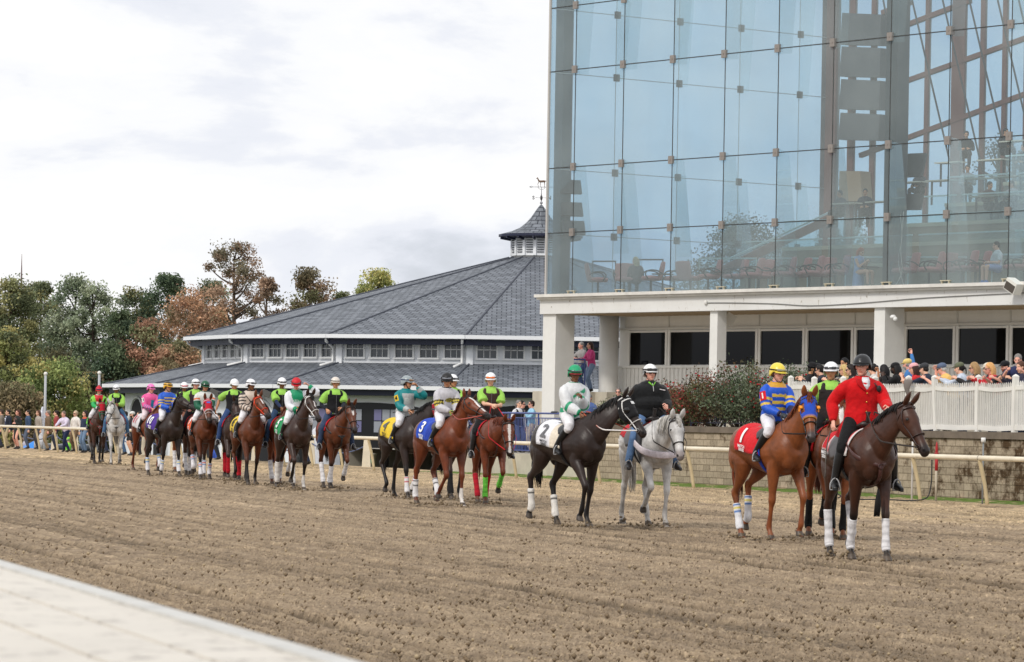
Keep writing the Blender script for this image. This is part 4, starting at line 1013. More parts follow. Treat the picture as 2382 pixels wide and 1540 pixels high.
    def pat3(out, d):
        v, lat, fr, part, t = d['v'], d['lat'], d['fr'], d['part'], d['t']
        m = (part == 0) & (fr > 0) & (((v-.27)/.045)**2+((lat-.005)/.085)**2 < 1); out[m] = L_((28, 28, 30))
        dots = m & (((v*1000 % 24) < 13) & ((lat*1000+5000) % 26 < 14)); out[dots] = L_((214, 196, 60))
        a = (part > 0) & (t > .30) & (t < .52); out[a] = L_((30, 30, 32))
        z = a & (((t*100 % 11)-5.5)**2+(((lat+fr)*260 % 11)-5.5)**2 < 16); out[z] = L_((220, 200, 70))
    o = dict(skin='tan', hair=('short', (24, 20, 20)), bottom=(232, 230, 234), bfit=.016, boots=(22, 22, 24), gloves=(150, 170, 70), top=dict(name='silks', mat=SILK, col=gy, fit=.036, arm=.022, pat=pat3), collar=(30, 30, 32), helmet=dict(col=(30, 30, 32), cloth=1, goggles=(120, 124, 134)), glasses=(12, 12, 14))
    pr = mount(h, 'jockey in pale grey silks with yellow sleeve diamonds and black helmet on number 3', ride('race', .14, 0, R(-28), .12, [V((.38, .04, .10)), V((.34, -.06, .12))]), o, .012, 'race', .12)
    whip('black whip lying back past the knee of the jockey on number 3', pr, 1, (-1, -.3, .08), .5)
    w4 = {'fl': ((232, 230, 232), [(200, 40, 60), (232, 230, 232), (200, 40, 60)], .35), 'fr': ((232, 230, 232), [(200, 40, 60), (232, 230, 232), (200, 40, 60)], .35)}
    h = horse('black racehorse with yellow number 4 cloth and red and white hood, head turned away', 934, 1157, 24, 'black', ne=40, ny=24, hy=12, hp=50, gait=.40, wraps=w4, cloth=dict(col=(230, 196, 48), num='4', ncol=(100, 104, 104), text=1, tcol=(34, 34, 36)), hood=dict(col=(160, 34, 46), trim=(228, 226, 226)), bridle=((226, 222, 220), None), vox=.013, rein=(36, 34, 34), forelock=False)
    teal, sil = (12, 128, 132), (184, 186, 186)
    def pat4(out, d):
        out[d['part'] > 0] = L_(teal); out[(d['part'] > 0) & (d['t'] > .8)] = L_(sil); out[(d['part'] == 0) & (d['v'] > .42)] = L_(teal)
    o = dict(skin='tan', hair=('short', (30, 24, 22)), bottom=(228, 226, 230), bfit=.016, boots=(22, 22, 24), top=dict(name='silks', mat=SILK, col=sil, fit=.036, arm=.022, pat=pat4), collar=teal, helmet=dict(col=(146, 156, 160), goggles=(140, 100, 60), gband=(28, 50, 90)), glasses=(14, 14, 16), armnum=('4', (226, 190, 50), (24, 24, 26)))
    pr = mount(h, 'jockey in grey and teal silks with a letter B, hand raised to the face', ride('race', .08, 0, R(40), .02, [V((.34, .12, .62)), V((.36, -.06, .14))]), o, .013, 'race', .10)
    torso_decal(pr, 'B', .13, .26, -.10, (196, 202, 198), (.10, teal))
    whip('black whip held low behind the jockey on number 4', pr, 1, (-1, -.35, -.10), .5)
    # --- bay pony alone
    h = horse('bay pony with white star and white wraps carrying the rider in the black vest', 774, 1135, 15, 'bay', ne=34, ny=8, hy=2, hp=62, gait=.62, wraps=wr_w, saddle='western', saddle_col=(34, 32, 34), pad=dict(col=(196, 26, 38), drop=1.45), breast=dict(col=(34, 32, 34), w=.02), blaze=(.022, .18, .42), bridle=((40, 34, 32), None), vox=.014)
    green_rider(h, 'slim pony rider in lime green and black vest with one hand on the thigh', (26, 26, 30), hyaw=R(-4), hpitch=-.04, hands=[V((.38, .07, .14)), V((.16, -.22, .10))], skin='tan', pants=(52, 68, 98), helm=(216, 206, 196), wstrap=1, under=(28, 32, 46), gog=(180, 176, 170))
    # --- number five
    w5 = {k: ((232, 228, 224),) for k in ('hl', 'hr')}
    h = horse('reddish pony half hidden behind number 5', 650, 1127, 12, 'redchestnut', ne=38, ny=6, hp=55, gait=.55, wraps=wr_w, saddle='western', pad=dict(col=(196, 26, 38), drop=1.5), vox=.016)
    green_rider(h, 'pony rider in lime green and ribbed black vest looking down beside the red-capped jockey', (30, 30, 32), hyaw=R(4), hpitch=.12, skin='brown', pants=(48, 72, 104), seat=.06, vox=.015, under=(36, 50, 84))
    h = horse('dark brown racehorse with green number 5 cloth and white bridle', 680, 1138, 17, 'brown', ne=50, ny=8, hy=12, hp=50, gait=.14, wraps=w5, cloth=dict(col=(10, 142, 80), num='5', text=1), bridle=((230, 228, 226), None), socks=('fl',), rein=(34, 30, 32), vox=.014, blaze=(.012, .15, .5))
    g5 = (18, 150, 104)
    def pat5(out, d):
        v, lat, fr, part, t = d['v'], d['lat'], d['fr'], d['part'], d['t']; out[part == 0] = L_(g5)
        z = np.abs(((lat*1000+2000) % 42)-21)/21; m = (part == 0) & (fr > 0) & (np.abs(lat) < .105) & (v > .10) & (v < .20+.10*(1-z)*1.0); out[m] = L_((228, 230, 232))
        out[(part == 0) & (fr > 0) & (np.abs(lat) < .10) & (np.abs(v-.115) < .018)] = L_((214, 160, 60))
        out[(part > 0) & (t > .86)] = L_(g5)
    o = dict(skin='pink', hair=('short', (40, 30, 26)), bottom=(232, 230, 234), bfit=.016, boots=(22, 22, 24), top=dict(name='silks', mat=SILK, col=(228, 230, 236), fit=.036, arm=.022, pat=pat5), collar=g5, helmet=dict(col=(204, 22, 40), cloth=1, goggles=(100, 60, 66)), glasses=(18, 16, 18))
    pr = mount(h, 'jockey in red cap and green silks with a white crown, arm raised to the head', ride('race', .14, 0, R(-14), .30, [V((.16, .26, .66)), V((.36, -.05, .12))], poles=[V((.2, .9, -.2)), None]), o, .013, 'race', .12)
    whip('black whip angled back across the green saddlecloth', pr, 1, (-1, -.25, -.15), .5)
    # --- number six
    h = horse('brown pony behind the jockey in tan and black silks, red wraps', 540, 1117, 8, 'brown', ne=40, ny=0, hp=55, gait=.2, wraps={k: ((186, 24, 40),) for k in ('fl', 'fr', 'hl', 'hr')}, saddle='western', pad=dict(col=(190, 26, 40), drop=1.4), vox=.016)
    green_rider(h, 'pony rider in lime green with a plain white helmet, bare arm reaching back', (28, 28, 32), hyaw=R(16), hpitch=.15, skin='tan', hands=[V((.36, .05, .14)), V((-.10, -.42, .08))], pants=(50, 74, 120), vox=.015, goggles=False)
    h = horse('bay racehorse with orange bridle and black and yellow cloth', 574, 1126, 17, 'bay', ne=47, ny=-4, hy=26, hp=40, gait=.33, cloth=dict(col=(228, 196, 60), num='6', ncol=(40, 40, 42), front=(34, 32, 34), text=1, tcol=(40, 40, 42)), bridle=((226, 74, 44), None), rein=(40, 34, 34), blaze=(.016, .15, .4), vox=.014, forelock=False)
    tan_ = (214, 196, 182)
    def pat6(out, d):
        v, lat, fr, part, t = d['v'], d['lat'], d['fr'], d['part'], d['t']; q = np.abs(v-.25)
        out[(part == 0) & (np.abs(q-np.abs(lat)*1.1) < .02)] = L_((50, 46, 44)); out[(part == 0) & (v < .12)] = L_((44, 42, 40))
        out[(part > 0) & ((t*7 % 1) < .42)] = L_((56, 52, 50))
    o = dict(skin='brown', hair=('short', (24, 20, 20)), bottom=(230, 228, 232), bfit=.016, boots=(22, 22, 24), top=dict(name='silks', mat=SILK, col=tan_, fit=.036, arm=.022, pat=pat6), collar=(40, 40, 40), helmet=dict(col=(236, 236, 240), goggles=(30, 30, 34)))
    pr = mount(h, 'jockey in tan silks with dark cross sashes and striped sleeves on the orange-bridled bay', ride('race', .16, 0, R(30), .02, [V((.38, .04, .12)), V((.34, -.06, .12))]), o, .013, 'race', .10)
    whip('long black whip trailing from the jockey in tan silks', pr, 1, (-1, -.4, -.18), .6)
    # --- nine
    h = horse('dark pony with white wraps behind the red-hooded bay', 450, 1106, 12, 'darkbay', ne=40, ny=0, hp=55, gait=.7, wraps=wr_w, saddle='western', pad=dict(col=(190, 26, 40), drop=1.5), vox=.017)
    green_rider(h, 'tall pony rider in lime green and dark vest with red lenses, in the middle pack', (56, 46, 50), hyaw=R(10), skin='pink', gog=(60, 50, 50), hands=[V((.36, .05, .14)), V((.30, -.20, .10))], vox=.016, pants=(34, 34, 40), sc=1.05, extra=dict(glasses=(150, 30, 24)))
    w9 = {k: ((232, 230, 234), [(70, 130, 190), (200, 50, 60), (70, 130, 190)], .40) for k in ('fl', 'fr', 'hl', 'hr')}
    h = horse('bay racehorse with red blinker hood and orange saddlecloth', 470, 1114, 13, 'bay', ne=43, ny=-6, hy=8, hp=54, gait=.30, wraps=w9, cloth=dict(col=(240, 96, 36), num='9', text=1), hood=dict(col=(186, 28, 50), trim=(232, 230, 230), patch=(90, 110, 200)), bridle=((200, 190, 190), None), vox=.014, forelock=False)
    gd = (12, 92, 66)
    def pat9(out, d):
        out[(d['part'] > 0) & (d['t'] > .30)] = L_(gd); out[(d['part'] > 0) & (d['t'] > .18) & (d['t'] < .26)] = L_((214, 110, 60)); out[(d['part'] > 0) & (d['t'] > .9)] = L_((230, 230, 230))
    o = dict(skin='tan', hair=('short', (24, 20, 20)), bottom=(230, 228, 232), bfit=.016, boots=(22, 22, 24), top=dict(name='silks', mat=SILK, col=(214, 216, 212), fit=.036, arm=.022, pat=pat9), collar=gd, helmet=dict(col=(20, 84, 56), goggles=(34, 44, 40)), glasses=(12, 12, 14))
    pr = mount(h, 'jockey in white silks with green sleeves and green helmet on the red-hooded bay', ride('race', .16, 0, R(10), .1, [V((.38, .04, .12)), V((.34, -.06, .12))]), o, .014, 'race', .12)
    torso_decal(pr, 'F', .12, .26, .05, (226, 226, 226), (.10, gd))
    # --- ten
    h = horse('chestnut pony hidden behind the black number 10, white front wraps', 424, 1098, 12, 'chestnut', ne=44, ny=4, hp=55, gait=.85, wraps=wr_w, saddle='western', vox=.017)
    green_rider(h, 'small pony rider in lime green with orange goggles behind number 10', (30, 30, 34), hyaw=R(0), hpitch=.14, skin='brown', gog=(200, 70, 80), vox=.017)
    w10 = {k: ((232, 230, 234), [(70, 140, 200), (216, 206, 90), (70, 140, 200)], .40) for k in ('fl', 'fr', 'hl', 'hr')}
    h = horse('near black racehorse with purple number 10 cloth, head held out over its neighbour', 380, 1106, 29, 'black', ne=50, ny=-6, hy=30, hp=26, gait=.88, wraps=w10, cloth=dict(col=(74, 40, 140), num='10', text=1), bridle=((28, 24, 26), None), vox=.014, forelock=False)
    o = dict(skin='tan', hair=('short', (24, 20, 20)), bottom=(230, 228, 234), bfit=.016, boots=(22, 22, 24), top=dict(name='silks', mat=SILK, col=(36, 92, 200), fit=.030, arm=.016, pat=pat_stripes(blue, yel, [(.33, .365), (.25, .285), (.17, .205), (.09, .125)], [(.25, .31), (.38, .44), (.52, .58)])), collar=(214, 170, 60),
             helmet=dict(col=(232, 178, 50), goggles=(40, 36, 36), two=lambda l: l.z > .075), gloves=(60, 64, 80))
    mount(h, 'jockey in blue silks with yellow hoops and black and orange cap on number 10', ride('race', .12, 0, R(18), .02, [V((.40, .04, .12)), V((.34, -.06, .14))]), o, .014, 'race', .10)
    # --- eleven
    h = horse('light chestnut racehorse with white cloth carrying the pink jockey', 342, 1094, 24, 'redchestnut', ne=40, ny=8, hp=50, gait=.05, cloth=dict(col=(214, 212, 214), num='11', ncol=(200, 40, 60)), vox=.015)
    pk = (236, 92, 158)
    def pat11(out, d):
        v, lat, fr, part, t = d['v'], d['lat'], d['fr'], d['part'], d['t']; out[(part == 0) & (lat > -.01) & (v < .32) & (v > .08)] = L_((20, 140, 172)); out[(part > 0) & (t > .55) & ((t*9 % 1) < .4)] = L_((44, 120, 170))
    o = dict(skin='pink', hair=('short', (60, 40, 30)), bottom=(224, 208, 212), bfit=.016, boots=(22, 22, 24), top=dict(name='silks', mat=SILK, col=pk, fit=.036, arm=.022, pat=pat11), collar=(236, 170, 200), helmet=dict(col=(240, 120, 190), goggles=(80, 60, 60)), armnum=('11', (232, 226, 226), (60, 40, 60)))
    pr = mount(h, 'jockey in bright pink silks with a blue patch and pink helmet', ride('race', .16, 0, R(14), .08, [V((.38, .04, .12)), V((.36, -.05, .12))]), o, .015, 'race', .10)
    whip('black whip held level in front of the pink jockey', pr, 1, (.7, -.7, .05), .6)
    # --- twelve
    h = horse('grey white pony at the very back of the parade', 268, 1080, 7, 'grey', ne=38, ny=-14, hy=-6, hp=55, gait=.42, saddle='western', pad=dict(col=(190, 30, 40), drop=1.5), bridle=((40, 36, 36), None), breast=dict(col=(40, 36, 38), w=.012), vox=.015, mane='long')
    green_rider(h, 'last pony rider in lime green with long sleeves on the rear grey pony', (28, 28, 32), hyaw=R(-14), hpitch=.14, skin='brown', sleeve='long', pants=(74, 110, 150), hands=[V((.36, .06, .22)), V((.40, -.04, .20))], vox=.016)
    h = horse('dark bay racehorse in a red hood at the back of the parade', 226, 1078, 11, 'darkbay', ne=40, ny=2, hy=0, hp=64, gait=.40, cloth=dict(col=(112, 214, 60), num='12', ncol=(30, 30, 30)), hood=dict(col=(176, 24, 44), trim=(30, 140, 110)), bridle=((30, 140, 110), None), vox=.015, forelock=False, breast=dict(col=(150, 40, 44), w=.012))
    def pat12(out, d):
        v, lat, fr, part, t = d['v'], d['lat'], d['fr'], d['part'], d['t']; out[(part > 0)] = L_((40, 170, 90)); out[(part > 0) & (t < .35)] = L_((130, 210, 70))
        out[(part == 0) & (fr > 0) & (((v-.24)/.05)**2+((np.abs(lat)-.05)/.04)**2 < 1)] = L_((230, 226, 226)); out[(part > 0) & (t > .92)] = L_((230, 230, 230))
    o = dict(skin='pink', hair=('short', (40, 30, 26)), bottom=(228, 224, 228), bfit=.016, boots=(22, 22, 24), top=dict(name='silks', mat=SILK, col=(204, 28, 40), fit=.030, arm=.016, pat=pat12), collar=(220, 220, 220), helmet=dict(col=(206, 28, 50), cloth=1, goggles=(70, 50, 90), pom=(206, 28, 50)), glasses=(14, 14, 16), armnum=('12', (130, 210, 70), (20, 30, 20)))
    pr = mount(h, 'jockey in red silks with green sleeves and a red pompom cap on number 12', ride('race', .14, 0, R(0), .08), o, .015, 'race', .10)
    whip('black whip of the last jockey in red and green', pr, 1, (-1, -.3, -.2), .45)
# ------------------------------------------------------------------ ground
RA = Vector((9.5, 78.0, 0)); RD = Vector((-.367, .930, 0)); RN = Vector((.930, .367, 0))   # rail line, its direction (away), outward normal
def rl(t, n=0.0, z=0.0):
    p = RA+RD*t+RN*n; return Vector((p.x, p.y, z))
def ground_mat():
    M = bpy.data.materials.new('track_dirt'); M.use_nodes = True; t = M.node_tree; p = t.nodes['Principled BSDF']; p.inputs['Roughness'].default_value = .95; p.inputs['Specular IOR Level'].default_value = .15
    tcn = N(t, 'ShaderNodeTexCoord'); at_ = N(t, 'ShaderNodeAttribute'); at_.attribute_name = 'Col'
    def ns(sc, det, rg=.6, mp_=None):
        n = N(t, 'ShaderNodeTexNoise'); n.inputs['Scale'].default_value = sc; n.inputs['Detail'].default_value = det; n.inputs['Roughness'].default_value = rg
        t.links.new(mp_ or tcn.outputs['Object'], n.inputs['Vector']); return n
    a = ns(46, 4, .7); r1 = ramp(t, [(.30, (.42, .40, .38)), (.46, (.90, .90, .90)), (.62, (1.06, 1.06, 1.06)), (.75, (1.3, 1.28, 1.24))], 'LINEAR'); t.links.new(a.outputs[0], r1.inputs[0])
    b = ns(1.1, 5, .6); r2 = ramp(t, [(.3, (.84, .84, .86)), (.7, (1.12, 1.11, 1.08))], 'LINEAR'); t.links.new(b.outputs[0], r2.inputs[0])
    mp1 = N(t, 'ShaderNodeMapping'); mp1.inputs['Rotation'].default_value = (0, 0, math.atan2(RD.y, RD.x)*-1); mp1.inputs['Scale'].default_value = (.35, 1, 1); t.links.new(tcn.outputs['Object'], mp1.inputs[0])
    mp2 = N(t, 'ShaderNodeVectorMath', operation='MULTIPLY'); mp2.inputs[1].default_value = (.12, 5.0, 1); t.links.new(mp1.outputs[0], mp2.inputs[0])
    c = ns(1.4, 4, .6, mp2.outputs[0]); r3 = ramp(t, [(.35, (.80, .79, .78)), (.6, (1.08, 1.08, 1.07))], 'LINEAR'); t.links.new(c.outputs[0], r3.inputs[0])
    x = mixn(t, at_.outputs[0], r1.outputs[0], .85, 'MULTIPLY'); x = mixn(t, x, r2.outputs[0], 1, 'MULTIPLY'); x = mixn(t, x, r3.outputs[0], 1, 'MULTIPLY')
    t.links.new(x, p.inputs['Base Color'])
    bm = N(t, 'ShaderNodeBump'); bm.inputs['Strength'].default_value = .9; bm.inputs['Distance'].default_value = .035
    n3 = ns(30, 5, .75); t.links.new(n3.outputs[0], bm.inputs['Height']); t.links.new(bm.outputs[0], p.inputs['Normal'])
    return M
def np_mesh(name, co, faces4, cols, material, smooth=True):
    me = bpy.data.meshes.new(name); nv, nf = len(co), len(faces4); me.vertices.add(nv); me.vertices.foreach_set('co', co.astype(np.float32).ravel())
    k = faces4.shape[1]; me.loops.add(nf*k); me.loops.foreach_set('vertex_index', faces4.astype(np.int32).ravel()); me.polygons.add(nf)
    me.polygons.foreach_set('loop_start', np.arange(0, nf*k, k, dtype=np.int32))
    me.update(calc_edges=True)
    if cols is not None:
        a = me.color_attributes.new('Col', 'FLOAT_COLOR', 'POINT'); arr = np.ones((nv, 4), np.float32); arr[:, :3] = cols; a.data.foreach_set('color', arr.ravel())
    if smooth: me.polygons.foreach_set('use_smooth', np.ones(nf, bool))
    me.materials.append(material); return me
def track():
    rows = [21.5]
    while rows[-1] < 190: rows.append(rows[-1]*1.0021)
    rows = np.array(rows); cx = np.concatenate([np.arange(-34, -12, .10), np.arange(-12, -4.2, .035), np.arange(-4.2, 5, .013), np.arange(5, 10, .03), np.arange(10, 14, .09)])
    X, Y = np.meshgrid(cx, rows)
    tn = -((X-RA.x)*RN.x+(Y-RA.y)*RN.y)      # metres from the rail towards the camera
    ta = (X-RA.x)*RD.x+(Y-RA.y)*RD.y
    clod = np.maximum(vnoise(X*15, Y*8, 1)-.55, 0)*.022+np.maximum(vnoise(X*38, Y*13, 2)-.42, 0)*.034+(vnoise(X*7, Y*4, 12)-.5)*.008
    har = vnoise(tn*5.2+vnoise(ta*.5, tn*.7, 8)*1.2, ta*.14, 3)*vnoise(tn*.5, ta*.06, 4); har2 = np.abs(np.sin(tn*9+vnoise(ta*.3, tn, 6)*3))*vnoise(tn*.7, ta*.05, 5)
    big = vnoise(X*.6, Y*.6, 7)*.03
    th = X*.956+Y*.294+(vnoise(X*.12, Y*.03, 33)-.5)*.5; ts = Y*.956-X*.294
    def fur(fr, fl, sd): q = vnoise(th*fr, ts*fl, sd); return (1-np.abs(2*q-1))**3.6
    furrow = fur(4.2, .02, 41)**2.0*(.45+1.0*vnoise(th*.9, ts*.08, 42))+.8*fur(8.2, .03, 43)**1.8*(.3+1.1*vnoise(th*1.3, ts*.12, 44))
    grain = RS.rand(*X.shape)
    prints = np.maximum(vnoise(tn*3, ta*2.2, 21)-.62, 0)*.20*np.clip((9-tn)/6, 0, 1)
    Z = clod*(.6+.8*vnoise(tn*2.2, ta*.08, 31))-.035+har*.03+big-prints-furrow*.095+(grain-.5)*(.010+.008*vnoise(th*3, ts*.5, 45))
    Z = np.where((tn < 0), Z*.4, Z)
    Z *= np.clip((tn+3)/3, 0, 1)
    edge = np.clip((tn+3.0)/.6, 0, 1)
    left = np.clip((ta-34)/6, 0, 1)
    Z = Z+(-np.clip((-tn-2.6)/3.5, 0, 1)*1.25*left)
    Z -= .012
    dirt = np.array(lin((184, 163, 137))); sand = np.array(lin((222, 196, 158)))
    f = np.clip((8.0-tn+(vnoise(tn*1.5, ta*.25, 9)-.5)*5)/3.2, 0, 1)[..., None]*(.5+.5*vnoise(tn*4, ta*.5, 10))[..., None]
    colr = dirt*(1-f)+sand*f
    g3 = RS.rand(*X.shape); tone = .93+.20*(g3-.5); tone = np.where(g3 < .09, .58, tone); tone = np.where(g3 > .965, 1.38, tone); tone = tone*(1-.62*np.clip(furrow*1.3, 0, 1))
    colr = colr*tone[..., None]
    moist = (.86+.25*vnoise(tn*.8, ta*.05, 11))[..., None]; colr = colr*moist
    g = (tn < -1.2) & (left < .5); gn = vnoise(X*6, Y*2, 13); colr[g & (gn > .25)] = np.array(lin((104, 128, 58)))*1.0
    g2 = (tn < -3.2) & (left > .5); colr[g2] = np.array(lin((84, 92, 52)))
    nr, nc = X.shape; idx = np.arange(nr*nc).reshape(nr, nc)
    F = np.stack([idx[:-1, :-1], idx[:-1, 1:], idx[1:, 1:], idx[1:, :-1]], -1).reshape(-1, 4)
    co = np.stack([X, Y, Z], -1).reshape(-1, 3)
    GM = ground_mat()
    o = link('track', np_mesh('track', co, F, colr.reshape(-1, 3), GM)); tag(o, kind='structure')
    b = MB(); b.add([(-900, -60, -1.5), (900, -60, -1.5), (900, 1500, -1.5), (-900, 1500, -1.5)], [(0, 1, 2, 3)], (86, 92, 56)); tag(b.build('ground', mat('far_grass', (84, 92, 54), .95, var=.5, vscale=.5)), kind='structure')
    b = MB(); b.add([(-34, -20, -.10), (14, -20, -.10), (14, 21.6, -.02), (-34, 21.6, -.02)], [(0, 1, 2, 3)], (158, 140, 117)); tag(b.build('track_near_side', GM), kind='structure')
def clods():
    nC = 9000; rs = np.random.RandomState(3); vs = []; fs = []; cs = []
    Yc = 22/(1-rs.rand(nC)*(1-22/120.)); Xc = (rs.rand(nC)-.5)*.30*Yc
    for i in range(nC):
        x, y = Xc[i], Yc[i]; tnn = -((x-RA.x)*RN.x+(y-RA.y)*RN.y)
        if tnn < 0: continue
        s = .005+.017*rs.rand()**4; o_ = len(vs); q = rs.rand(6)*.8+.6
        vs += [(x+s*q[0], y, .006), (x, y+s*q[1], .004), (x-s*q[2], y, .006), (x, y-s*q[3], .003), (x, y, s*q[4]), (x, y, -s)]
        fs += [(o_, o_+1, o_+4), (o_+1, o_+2, o_+4), (o_+2, o_+3, o_+4), (o_+3, o_, o_+4), (o_+1, o_, o_+5), (o_+2, o_+1, o_+5), (o_+3, o_+2, o_+5), (o_, o_+3, o_+5)]
        c = lin((122, 106, 86)) if rs.rand() < .8 else lin((170, 152, 124)); cs += [c]*6
    for p, hz in FEET:
        for i in range(20):
            a = rs.rand()*6.28; q = .05+.30*rs.rand()**1.5; x, y = p.x+q*math.cos(a), p.y+q*math.sin(a)*1.6; s = .008+.022*rs.rand()**2; o_ = len(vs); u = rs.rand(6)*.8+.6; h0 = s*.3+(.10*rs.rand()**3 if q < .2 else 0)
            vs += [(x+s*u[0], y, h0), (x, y+s*u[1], h0), (x-s*u[2], y, h0), (x, y-s*u[3], h0), (x, y, h0+s*u[4]), (x, y, h0-s)]
            fs += [(o_, o_+1, o_+4), (o_+1, o_+2, o_+4), (o_+2, o_+3, o_+4), (o_+3, o_, o_+4), (o_+1, o_, o_+5), (o_+2, o_+1, o_+5), (o_+3, o_+2, o_+5), (o_, o_+3, o_+5)]
            cs += [lin((128, 112, 90))]*6
    o = link('dirt_clods', np_mesh('dirt_clods', np.array(vs), np.array(fs), np.array(cs), mat('clod', attr=True, rough=.95, spec=.1), False)); tag(o, kind='stuff')
# ------------------------------------------------------------------ rails
CREAM = mat('cream_rail', (228, 217, 194), .45, var=.16, vscale=2.5, bump=.05)
def rails():
    r = empty('running_rail', rl(-14), 0, 'long cream running rail on slanted posts along the far side of the track', 'rail')
    o0 = r.location; b = MB(); rnd = random.Random(4)
    b.tube([rl(t, 0, .97)-o0 for t in np.linspace(-14, 150, 42)], [.054]*42, n=14, sub=1, cap=True); b.build('rail_pipe', CREAM, r, True)
    for k in range(54):
        t = -13+3.0*k; p = rl(t)-o0; b = MB()
        b.tube([p+V((0, 0, .95)), p+RN*.03+V((0, 0, .84)), p+RN*.14+RD*0+V((0, 0, .4)), p+RN*.22+V((0, 0, -.1))], [(.042, .042), (.042, .05), (.04, .045), (.04, .045)], n=10, sub=2); b.build('post', mat('cream_post', (206, 188, 150), .5, var=.2, vscale=3), r, True)
        if k % 2 == 0:
            b = MB(); b.lathe([(.0565, -.01), (.0585, 0), (.0565, .01)], p+V((0, 0, .97)), 16, (90, 86, 80), V((RD.x, RD.y, 0)).to_track_quat('Z', 'Y').to_matrix()); b.build('joint_ring', colmat((120, 112, 100), 'satin'), r, True)
    # near rail under the camera
    p0 = ground(0, 1312, 1.3); p1 = ground(785, 1540, 1.3)
    d = (p1-p0).normalized(); nn = V((-d.y, d.x, 0));
    if nn.x > 0: nn = -nn
    nn = -nn if (nn.x > 0) else nn
    a0 = p0-d*6; a1 = p1+d*3
    r = empty('near_rail', V((a1.x, a1.y, 0)), 0, 'broad cream rail with seams filling the lower left corner, out of focus', 'rail'); o0 = r.location
    M = bpy.data.materials.new('near_rail_paint'); M.use_nodes = True; t = M.node_tree; p = t.nodes['Principled BSDF']; p.inputs['Roughness'].default_value = .5
    tcn = N(t, 'ShaderNodeTexCoord'); n = N(t, 'ShaderNodeTexNoise'); n.inputs['Scale'].default_value = 16; n.inputs['Detail'].default_value = 5; n.inputs['Roughness'].default_value = .7; t.links.new(tcn.outputs['Object'], n.inputs[0])
    n_ = N(t, 'ShaderNodeTexNoise'); n_.inputs['Scale'].default_value = 3; n_.inputs['Detail'].default_value = 4; t.links.new(tcn.outputs['Object'], n_.inputs[0])
    rr = ramp(t, [(.0, (.20, .17, .14)), (.36, (.36, .32, .27)), (.44, (.66, .61, .53)), (1, (.70, .65, .57))], 'LINEAR'); t.links.new(n.outputs[0], rr.inputs[0])
    r5 = ramp(t, [(.3, (.88, .88, .88)), (.7, (1, 1, 1))], 'LINEAR'); t.links.new(n_.outputs[0], r5.inputs[0])
    t.links.new(mixn(t, rr.outputs[0], r5.outputs[0], 1, 'MULTIPLY'), p.inputs['Base Color'])
    prof = [(-.02, -.16), (0, -.012), (.004, 0), (.028, .004), (.030, .0035), (.155, .004), (.157, -.0035), (.165, -.0035), (.167, .004), (.29, .004), (.292, -.0035), (.300, -.0035), (.302, .004), (.46, .002), (.50, -.02), (.52, -.16)]
    b = MB(); vs = []; segs = 12
    for i in range(segs+1):
        c = a0.lerp(a1, i/segs)-o0
        for (q, z) in prof: vs.append(c+nn*q+V((0, 0, 1.3+z-o0.z-0)) -V((0,0,1.3)))
    np_ = len(prof); b.add(vs, [(i*np_+j, i*np_+j+1, (i+1)*np_+j+1, (i+1)*np_+j) for i in range(segs) for j in range(np_-1)])
    b.build('cap', M, r)
    gm = MB(); c0 = a0-o0; c1 = a1-o0; gm.bar(c0+nn*.02+V((0, 0, .0045)), c1+nn*.02+V((0, 0, .0045)), .04, .008); gm.build('edge_trim', mat('edge_grey', (200, 198, 192), .45, var=.25, vscale=14), r)
    for k in range(4):
        c = a0.lerp(a1, (k+.5)/4)-o0+nn*.24; b = MB(); b.tube([c+V((0, 0, -.06)), c+V((0, 0, -1.3))], [.05, .05], n=12, sub=1); b.build('post', CREAM, r, True)
